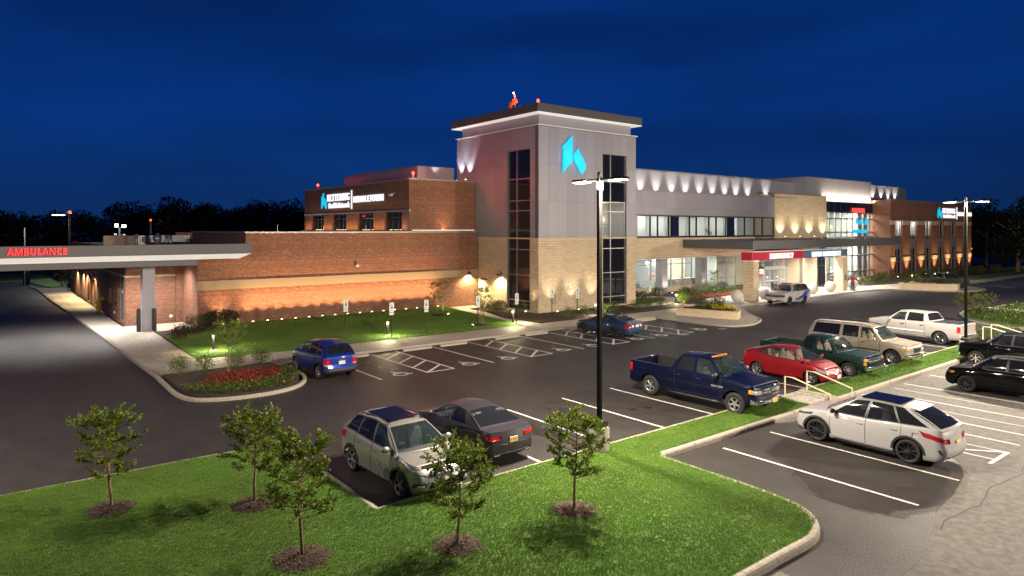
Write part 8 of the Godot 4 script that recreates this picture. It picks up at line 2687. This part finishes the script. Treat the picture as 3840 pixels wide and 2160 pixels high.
func ground_cover(called: String, label: String, poly: Array, y: float, n: int, lsize: float, leaf: Material, tone: Array, height: float, category: String, blossom: Array, blossoms: int) -> void:
	var pk := PackedVector2Array(poly)
	var lo := pk[0]
	var hi := pk[0]
	for p in pk:
		lo = lo.min(p)
		hi = hi.max(p)
	var pts := []
	var fl := []
	var guard := 0
	while pts.size() < n and guard < n * 8:
		guard += 1
		var p := Vector2(rng.randf_range(lo.x, hi.x), rng.randf_range(lo.y, hi.y))
		if not Geometry2D.is_point_in_polygon(p, pk):
			continue
		var hump := 0.65 + 0.35 * sin(p.x * 9.0) * sin(p.y * 8.0)
		var q := w(p.x, y + height * hump * pow(rng.randf(), 0.6), p.y)
		pts.append([q, Vector3(rng.randfn() * 0.5, 1, rng.randfn() * 0.5).normalized()])
		if fl.size() < blossoms:
			fl.append([w(p.x, y + height * hump * 1.02, p.y), Vector3(rng.randfn() * 0.5, 0.8, rng.randfn() * 0.5).normalized()])
	var o := thing(called, label, category)
	var a := part("foliage", leaf_cloud(pts, lsize, tone, 0.45, 0.0), leaf, o)
	a.set_meta("kind", "stuff")
	if fl.size() > 0:
		var b := part("blossom", leaf_cloud(fl, lsize * 1.1, blossom, 0.25, 0.0), leaf, o)
		b.set_meta("kind", "stuff")

func planting() -> void:
	mat("bark", [0.16, 0.105, 0.06], 0.9)
	var g1 := [0.135, 0.18, 0.032]
	var leaf := leaf_mat("tree_leaf", g1)
	var fg := [[2.55, 19.2, 2.42, 1.6, 0.8, "leftmost of the five young lawn trees, alone before the dark road"], [5.4, 17.3, 2.3, 1.6, 0.92, "young lawn tree left of the silver crossover, behind the nearest tree"], [5.3, 13.85, 2.6, 1.62, 0.85, "nearest young lawn tree, low at the bottom left of the silver crossover"], [8.2, 12.35, 2.2, 1.55, 0.68, "young lawn tree in front of the silver crossover's bonnet"], [11.55, 12.2, 2.42, 1.6, 0.85, "rightmost of the five young lawn trees, before the lamp post's base"]]
	for k in fg.size():
		var q: Array = fg[k]
		var y := lawn_y(q[0], q[1])
		young_tree(q[0], q[1], y, q[5], q[2], q[3], q[4], 101 + k * 7, leaf, g1, 8500, 0.062, "young trees on the foreground lawn", "tree", 1, [-0.1, 0.05, -0.05, 0.05, 0.0][k])
		mulch_ring(q[0], q[1], y, 0.55 if k != 2 else 0.6, "ring of bark mulch under the " + ["leftmost lawn tree", "lawn tree behind the nearest one", "nearest lawn tree", "lawn tree before the silver crossover", "rightmost lawn tree"][k], 300 + k)
	# the island at the left of the blue crossover
	young_tree(9.35, 33.8, 0.17, "small round-headed tree in the flower island by the blue crossover", 2.45, 1.35, 1.2, 151, leaf, [0.15, 0.22, 0.045], 5200, 0.062, "", "tree")
	var sl := leaf_mat("shrub_leaf", [0.04, 0.08, 0.015])
	var isl := [[7.35, 34.6, 1.1, "leftmost shrub in the flower island"], [8.55, 34.75, 1.0, "second shrub from the left in the flower island"], [9.95, 34.7, 1.05, "third shrub in the flower island, right of the little tree"], [11.2, 34.75, 1.05, "rightmost shrub in the flower island"]]
	for k in 4:
		shrub("shrub", isl[k][0], isl[k][1], 0.15, isl[k][3], "shrubs in the flower island", Vector3(0.95, isl[k][2] * 0.85, 0.9), 900, 0.07, sl, [0.075, 0.12, 0.025], 400 + k)
	ground_cover("flower_bed", "red-leaved bedding plants in the middle of the flower island", [Vector2(7.6, 31.4), Vector2(8.2, 32.9), Vector2(9.6, 33.4), Vector2(11.2, 33.4), Vector2(11.5, 32.4), Vector2(10.9, 31.0), Vector2(9.4, 30.6)], 0.16, 3200, 0.085, sl, [0.15, 0.032, 0.018], 0.28, "flower bed", [0.5, 0.05, 0.03], 60)
	ground_cover("flower_bed", "green bedding plants with orange blossom along the front of the flower island", [Vector2(6.75, 31.6), Vector2(6.85, 30.4), Vector2(7.5, 29.5), Vector2(8.4, 29.1), Vector2(9.6, 29.0), Vector2(10.7, 29.4), Vector2(11.4, 30.2), Vector2(11.85, 31.2), Vector2(11.9, 33.0), Vector2(11.6, 34.4), Vector2(11.3, 32.3), Vector2(10.7, 31.0), Vector2(9.4, 30.5), Vector2(7.7, 31.3)], 0.16, 4200, 0.075, sl, [0.05, 0.075, 0.016], 0.3, "flower bed", [0.4, 0.2, 0.02], 110)
	# corner bed by the ambulance block
	shrub("shrub", 13.2, 49.5, 0.17, "dark clipped rounded bush against the long brick wall, left end", "", Vector3(2.6, 1.25, 1.2), 3600, 0.08, sl, [0.012, 0.018, 0.008], 420, "shrub", true)
	shrub("shrub", 11.35, 48.7, 0.17, "olive green loose bush beside the dark clipped bush", "", Vector3(1.5, 1.15, 1.2), 1100, 0.09, sl, [0.06, 0.07, 0.02], 421)
	for k in 5:
		shrub("shrub", [9.7, 10.0, 10.4, 11.0, 11.9][k], [45.6, 46.9, 48.1, 47.2, 47.9][k], 0.15, "low dark purple-leaved shrub in the bed by the ambulance walk, %s" % nth(k), "low dark shrubs by the ambulance walk", Vector3(1.1, 0.65, 1.1), 700, 0.08, sl, [0.035, 0.028, 0.024], 430 + k)
	# two thin trees on the lit lawn
	young_tree(28.4, 45.5, lawn2_y(28, 45.5), "thin pale-barked tree lit from below near the long brick wall", 2.75, 1.5, 1.0, 171, leaf, [0.07, 0.1, 0.03], 700, 0.12, "", "tree", 4)
	mulch_ring(28.4, 45.5, lawn2_y(28, 45.5), 0.6, "dark ring of mulch under the thin tree by the wall", 320)
	young_tree(28.2, 39.7, lawn2_y(28, 39.7), "multi-stem young tree lit from below at the right tip of the lawn", 2.75, 1.5, 0.8, 172, leaf, [0.075, 0.1, 0.035], 800, 0.11, "", "tree", 4)
	mulch_ring(28.2, 39.7, lawn2_y(28, 39.7), 0.6, "dark ring of mulch under the multi-stem tree", 321)
	# beside the tower
	for k in 2:
		shrub("shrub", [33.9, 34.7][k], [44.6, 42.9][k], 0.17, "round clipped green bush below the tower's left window strip, %s of two" % ["left", "right"][k], "clipped bushes by the tower", Vector3(1.15, 0.95, 1.1), 2000, 0.06, sl, [0.04, 0.065, 0.016], 440 + k, "shrub", true)
	for k in 3:
		shrub("shrub", [33.9, 34.6, 33.6][k], [47.4, 46.2, 45.7][k], 0.17, "loose grey-green perennial at the tower's left foot, %s" % nth(k), "perennials at the tower's left foot", Vector3(0.9, 0.8, 0.9), 420, 0.11, sl, [0.06, 0.075, 0.04], 450 + k)
	var fr := [[35.6, 38.3, "leftmost shrub in the bed before the tower"], [37.4, 38.4, "second shrub in the bed before the tower"], [39.6, 38.3, "third shrub in the bed, lit by the bollard behind the sedan"], [41.2, 38.8, "fourth shrub in the bed, just right of the lamp post"], [44.0, 38.6, "shrub below the tower's right window strip"], [46.2, 39.4, "shrub at the right corner of the tower"], [47.9, 39.3, "small shrub right of the tower's corner"]]
	for k in fr.size():
		shrub("shrub", fr[k][0], fr[k][1], 0.17, fr[k][2], "shrubs before the tower", Vector3(1.1, 0.9, 1.0), 620, 0.085, sl, [0.075, 0.12, 0.028], 460 + k)
	# garden before the lobby
	var gd := [[50.9, 39.3, 1.3, 1.25, [0.09, 0.15, 0.02], "bright green shrub beside the garden bollard"], [52.3, 39.8, 1.7, 1.35, [0.028, 0.048, 0.014], "dark bushy shrub right of the bright green shrub"], [50.0, 43.4, 1.5, 0.9, [0.03, 0.045, 0.015], "dark shrub behind the garden path"], [54.0, 44.8, 1.6, 1.0, [0.035, 0.05, 0.018], "dark spreading shrub before the lobby glass"], [51.5, 45.8, 1.0, 0.7, [0.1, 0.1, 0.04], "yellow-green perennial among the rocks"], [56.5, 43.2, 1.4, 1.0, [0.03, 0.05, 0.016], "dark shrub in the middle of the lobby garden"], [58.6, 43.2, 1.9, 1.2, [0.14, 0.19, 0.1], "large pale variegated shrub, left of two, before the lobby"], [61.0, 43.6, 2.1, 1.35, [0.14, 0.19, 0.1], "large pale variegated shrub, right of two, before the lobby"], [63.5, 45.3, 1.6, 0.9, [0.02, 0.04, 0.012], "dark clipped shrub before the vestibule"], [65.6, 45.2, 1.4, 1.0, [0.03, 0.06, 0.015], "shrub at the right end of the lobby garden"]]
	for k in gd.size():
		var q: Array = gd[k]
		shrub("shrub", q[0], q[1], 0.17, q[5], "shrubs in the lobby garden", Vector3(q[2], q[3], q[2]), 900, 0.1, sl, q[4], 480 + k)
	for k in 6:
		shrub("shrub", [57.6, 59.0, 60.4, 61.8, 63.2, 64.8][k], [41.9, 41.9, 41.95, 42.0, 42.4, 42.9][k], 0.17, "small rounded green bush behind the coral flower strip, %s" % nth(k), "small round bushes behind the coral flowers", Vector3(1.0, 0.62, 0.9), 700, 0.07, sl, [0.06, 0.1, 0.02], 500 + k, "shrub", true)
	ground_cover("flower_bed", "strip of coral red flowers along the plaza edge before the lobby", [Vector2(54.6, 41.6), Vector2(57.0, 41.0), Vector2(61.0, 41.1), Vector2(65.0, 41.9), Vector2(65.0, 42.4), Vector2(61.0, 41.7), Vector2(57.0, 41.7), Vector2(54.8, 42.4)], 0.17, 1600, 0.11, sl, [0.34, 0.09, 0.045], 0.3, "flower bed", [0.5, 0.12, 0.06], 200)
	young_tree(62.6, 44.0, 0.17, "slender small tree before the glazed vestibule", 2.4, 1.2, 0.8, 177, leaf, [0.13, 0.16, 0.03], 260, 0.12, "", "tree")
	for k in 5:
		var rk := thing("rock", "pale boulder among the garden plants, %s" % nth(k), "rock", w([50.6, 52.0, 53.1, 54.2, 55.6][k], 0.17, [46.4, 46.6, 46.2, 46.7, 45.8][k]), k * 1.3, "boulders in the lobby garden")
		var m := MB.new(true)
		rng.seed = 600 + k
		var pr := []
		for j in 7:
			var an := -PI / 2 + PI * j / 6.0
			pr.append(Vector2(max(0.0, 0.45 * cos(an) * rng.randf_range(0.85, 1.1)), 0.22 + 0.26 * sin(an)))
		pr[0].x = 0
		pr[6].x = 0
		m.lathe(pr, 9, Transform3D(Basis.from_scale(Vector3(1.2, 0.9, 0.8)), Vector3.ZERO))
		part("stone", m.done(), M.stone_1, rk)
	# planters
	for k in 2:
		shrub("shrub", [45.2, 46.6][k], [32.9, 32.4][k], 0.58, "dark upright shrub in the angular planter, %s of two" % ["left", "right"][k], "shrubs in the angular planter", Vector3(1.3, 0.95 + 0.15 * k, 1.3), 900, 0.1, sl, [0.03, 0.055, 0.015], 520 + k)
	ground_cover("flower_bed", "yellow flowers spilling along the angular planter", [Vector2(45.2, 32.0), Vector2(45.6, 30.3), Vector2(46.5, 30.7), Vector2(48.3, 33.0), Vector2(48.2, 34.6), Vector2(46.8, 33.6)], 0.58, 1500, 0.09, sl, [0.06, 0.09, 0.015], 0.4, "flower bed", [0.6, 0.42, 0.01], 700)
	for k in 4:
		shrub("shrub", [84.2, 85.0, 86.0, 86.8][k], [33.3, 31.6, 30.3, 29.6][k], 0.72, "shrub in the long low planter, %s" % nth(k), "shrubs in the long planter", Vector3(1.6, 0.8, 1.6), 600, 0.12, sl, [0.035, 0.06, 0.015], 530 + k)
	# before the office wing and atrium
	for k in 18:
		var x := 80.5 + k * 2.9
		shrub("shrub", x, 39.6 + 0.8 * sin(k * 1.7) - (0.5 if k < 6 else 1.4), 0.17, "shrub in the bed before the office wing, %s" % nth(k), "shrubs before the office wing", Vector3(2.0, rng.randf_range(0.8, 1.5), 1.8), 420, 0.16, sl, [[0.045, 0.075, 0.015], [0.028, 0.042, 0.014], [0.08, 0.09, 0.02]][k % 3], 540 + k)
	# right islands
	young_tree(60.6, 19.2, 0.14, "broad bushy young tree on the island behind the white pickup", 1.7, 3.2, 0.25, 181, leaf, [0.075, 0.1, 0.022], 1500, 0.15, "", "tree", 4)
	ground_cover("ground_cover", "low juniper ground cover on the island behind the far lamp post", [Vector2(62.6, 20.4), Vector2(59.3, 18.6), Vector2(57.9, 17.0), Vector2(57.5, 13.2), Vector2(66.6, 12.8), Vector2(66.6, 20.6)], 0.14, 9000, 0.13, sl, [0.055, 0.09, 0.02], 0.5, "ground cover", [0.6, 0.45, 0.02], 20)
	shrub("shrub", 62.0, 15.6, 0.14, "dark purple shrub in the middle of the right-hand island", "", Vector3(1.7, 0.7, 1.5), 700, 0.11, sl, [0.05, 0.028, 0.02], 560)
	ground_cover("ground_cover", "green ground cover beyond the right-hand walk", [Vector2(69.8, 20.2), Vector2(73.8, 19.8), Vector2(73.8, 13.0), Vector2(69.8, 13.0)], 0.14, 3000, 0.13, sl, [0.05, 0.08, 0.02], 0.35, "ground cover", [0.6, 0.45, 0.02], 40)
	for k in 3:
		shrub("shrub", [49.6, 51.2, 52.8][k], [15.6, 15.3, 14.6][k], 0.05, "green shrub behind the far hand rails, %s" % nth(k), "shrubs by the far hand rails", Vector3(1.4, 0.7, 1.3), 600, 0.1, sl, [0.05, 0.09, 0.02], 570 + k)

# a big dark tree far off
func big_tree(x: float, v: float, tall: float, wide: float, label: String, sd: int, m: Material) -> void:
	var t := thing("tree", label, "tree", w(x, -0.4, v), 0.0, "dark woodland trees round the hospital")
	rng.seed = sd
	var trunk := MB.new(true)
	trunk.tube([Vector3(0, 0, 0), Vector3(0.2, tall * 0.35, 0), Vector3(0, tall * 0.75, 0.2)], [0.35, 0.26, 0.08], 7)
	for k in 6:
		var an := k * 1.1
		trunk.tube([Vector3(0.1, tall * (0.3 + 0.06 * k), 0), Vector3(cos(an) * wide * 0.3, tall * (0.5 + 0.05 * k), sin(an) * wide * 0.3)], [0.14, 0.04], 5, false)
	part("trunk", trunk.done(), M.bark, t)
	var lobes := []
	for k in 16:
		var an := rng.randf() * TAU
		var hh := rng.randf_range(0.3, 0.92)
		var rr := wide * 0.34 * sqrt(rng.randf()) * (1.2 - 0.7 * absf(hh - 0.55))
		lobes.append([Vector3(cos(an) * rr, tall * hh, sin(an) * rr), wide * rng.randf_range(0.13, 0.24)])
	var pts := []
	for k in 3800:
		var q: Array = lobes[rng.randi() % lobes.size()]
		var d := Vector3(rng.randfn(), rng.randfn(), rng.randfn()).normalized()
		pts.append([q[0] + d * q[1] * pow(rng.randf(), 0.35), d])
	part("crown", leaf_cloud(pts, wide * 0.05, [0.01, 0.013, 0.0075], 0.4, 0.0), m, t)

func far_things() -> void:
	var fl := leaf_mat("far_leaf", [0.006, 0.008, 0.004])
	# woodland behind the building, placed by distance and direction
	var k := 0
	for row in 2:
		var seen := 0
		for i in 46:
			var az := deg_to_rad(-2.0 + i * 1.75 + row * 0.8)
			var dist := 150.0 + row * 28.0 + 14.0 * sin(i * 2.1)
			var x := dist * sin(az)
			var v := dist * cos(az)
			var px := 1920.0 + 2536.0 * (x * 0.7859 - v * 0.6184) / (x * 0.6184 + v * 0.7859)
			if (px > 1230 and px < 2560) or (px > 2760 and px < 3330) or px > 4000 or px < -250:
				continue
			seen += 1
			rng.seed = 700 + k
			var tall := rng.randf_range(8.5, 10.5) + (3.0 if i > 5 and i < 14 else 0.0) + (2.0 if i > 42 else 0.0)
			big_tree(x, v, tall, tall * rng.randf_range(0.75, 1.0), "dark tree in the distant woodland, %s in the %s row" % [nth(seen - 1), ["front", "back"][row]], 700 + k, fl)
			k += 1
	# nearer dark trees right of the office wing
	for q in [[150.0, 60.0, 11.0, "second from the building"], [156.0, 50.0, 12.5, "in the middle of the group"], [162.0, 42.0, 13.0, "behind the bare pale tree"], [169.0, 36.0, 13.0, "second from the right edge"], [176.0, 30.0, 13.5, "at the right edge"], [142.0, 68.0, 10.0, "nearest the building"], [152.0, 72.0, 11.0, "farthest back"]]:
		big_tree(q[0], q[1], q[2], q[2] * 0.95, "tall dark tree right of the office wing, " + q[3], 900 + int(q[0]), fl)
	var bare := thing("bare_tree", "small bare pale tree on the lawn right of the office wing", "tree", w(152.0, 0.1, 38.5))
	rng.seed = 950
	var m := MB.new(true)
	m.tube([Vector3(0, 0, 0), Vector3(0, 2.0, 0), Vector3(0.1, 3.4, 0)], [0.16, 0.11, 0.05], 7)
	for j in 14:
		var an := j * 2.4
		m.tube([Vector3(0, 1.6 + j * 0.13, 0), Vector3(cos(an) * 1.3, 3.0 + j * 0.2, sin(an) * 1.3)], [0.05, 0.012], 5, false)
	part("limbs", m.done(), mat("pale_bark", [0.4, 0.3, 0.22], 0.9), bare)
	# distant lamp posts over the canopy
	far_lamp(8.9, 101.5, 8.9, "tall dark lamp post with one lit head and a red beacon beyond the ambulance drive", true)
	far_lamp(24.0, 135.0, 8.4, "distant grey post with a red beacon above the roof", false)
	# helipad flood light
	var fz := thing("flood_light", "brilliant white flood light cluster on a distant post above the roof", "flood light", w(17.0, 0.0, 120.0))
	part("pole", box_mesh(Vector3(-0.12, -0.4, -0.12), Vector3(0.12, 7.3, 0.12)), M.galvanized, fz)
	for q in [[-0.4, 7.6, true], [0.6, 7.5, true], [-0.55, 6.1, false], [0.6, 6.0, false]]:
		part("lamp_head" if q[2] else "unlit_head", box_mesh(Vector3(q[0] - 0.25, q[1] - 0.2, -0.1), Vector3(q[0] + 0.25, q[1] + 0.2, 0.25), 0.05), M.flood_white if q[2] else M.galvanized, fz)
	spot(fz, Vector3(-0.4, 7.6, 0.4), Vector3(-3, 0, 12), [0.8, 1.0, 0.97], 60.0, 50.0, 0.6, 0.2)
	# thin rods along the far roof edge and posts in the field
	for q in [[-2.5, 90.0], [1.5, 90.0], [4.4, 88.0]]:
		var r := thing("field_post", "thin pale post in the dim field at the far left, " + ("leftmost" if q[0] < 0 else "middle one" if q[0] < 3 else "nearest the lit lamp post"), "post", w(q[0], 0.0, q[1] + 16.0), 0.0, "posts in the field")
		part("post", box_mesh(Vector3(-0.05, -0.4, -0.05), Vector3(0.05, 7.2, 0.05)), M.galvanized, r)
	var st := thing("stop_sign", "red stop sign at the left edge under the canopy", "road sign", w(0.9, 0.1, 103.0))
	part("post", box_mesh(Vector3(-0.04, -0.4, -0.04), Vector3(0.04, 2.9, 0.04)), M.galvanized, st)
	var oc := MB.new()
	oc.lathe([Vector2(0, -0.02), Vector2(0.4, -0.02), Vector2(0.4, 0.02), Vector2(0, 0.02)], 8, Transform3D(Basis(Vector3.RIGHT, PI / 2) * Basis(Vector3.UP, PI / 8), Vector3(0, 2.6, 0.07)))
	part("plate", oc.done(), M.sign_red, st)
	for q in [[4.6, 104.5, "dark litter post standing on the grass beyond the road"], [8.4, 98.0, "small yellow-green shrub beyond the road end"]]:
		if q[0] < 5:
			var d := thing("dark_post", q[2], "post", w(q[0], 0.1, q[1]))
			part("post", box_mesh(Vector3(-0.35, -0.4, -0.35), Vector3(0.35, 2.2, 0.35), 0.05), M.dark_metal, d)
		else:
			shrub("shrub", q[0], q[1], 0.1, q[2], "", Vector3(3.0, 2.6, 2.5), 500, 0.25, M.shrub_leaf, [0.1, 0.1, 0.02], 960)
	for j in 5:
		var s := thing("parking_sign", "far small parking sign right of the office wing, %s" % nth(j), "parking sign", w(138.0 + j * 6.0, 0.1, 36.4 - j * 0.6), 0.0, "far parking signs")
		part("post", box_mesh(Vector3(-0.04, -0.2, -0.04), Vector3(0.04, 2.3, 0.04)), M.dark_metal, s)
		part("plate", box_mesh(Vector3(-0.2, 1.5, 0.04), Vector3(0.2, 2.3, 0.06)), M.plate_white, s)
	bollard_light(150.0, 37.5, 0.13, "lit bollard on the lawn right of the office wing", 1.3)
	lamp_cam()

func lamp_cam() -> void:
	var sc := thing("security_camera", "small white camera at the right corner of the office wing", "camera", w(132.5, 3.6, 42.3))
	part("housing", box_mesh(Vector3(0, 0, 0), Vector3(0.6, 0.25, 0.25), 0.04), M.white_metal, sc)

func far_lamp(x: float, v: float, tall: float, label: String, lit: bool) -> void:
	var t := thing("lamp_post", label, "lamp post", w(x, 0.0, v))
	part("pole", box_mesh(Vector3(-0.12, -0.4, -0.12), Vector3(0.12, tall, 0.12)), M.bronze if lit else M.galvanized, t)
	if lit:
		part("lamp_head", box_mesh(Vector3(-1.9, tall - 0.1, -0.25), Vector3(-0.3, tall + 0.1, 0.25), 0.05), M.bronze, t)
		part("led_panel", box_mesh(Vector3(-1.85, tall - 0.16, -0.2), Vector3(-0.5, tall - 0.1, 0.3)), M.lamp_led, t)
		spot(t, Vector3(-1.1, tall - 0.2, 0), Vector3(-1.1, 0, 0.001), [1.0, 0.95, 0.7], 22.0, 80.0, 0.4, 0.2)
	var m := MB.new(true)
	m.lathe([Vector2(0, 0), Vector2(0.16, 0.02), Vector2(0.16, 0.24), Vector2(0, 0.34)], 10, Transform3D(Basis(), Vector3(0, tall + 0.1, 0)))
	part("beacon_lens", m.done(), M.beacon_red, t)
	omni(t, Vector3(0, tall + 0.25, 0), [1.0, 0.06, 0.02], 1.5, 0.1)
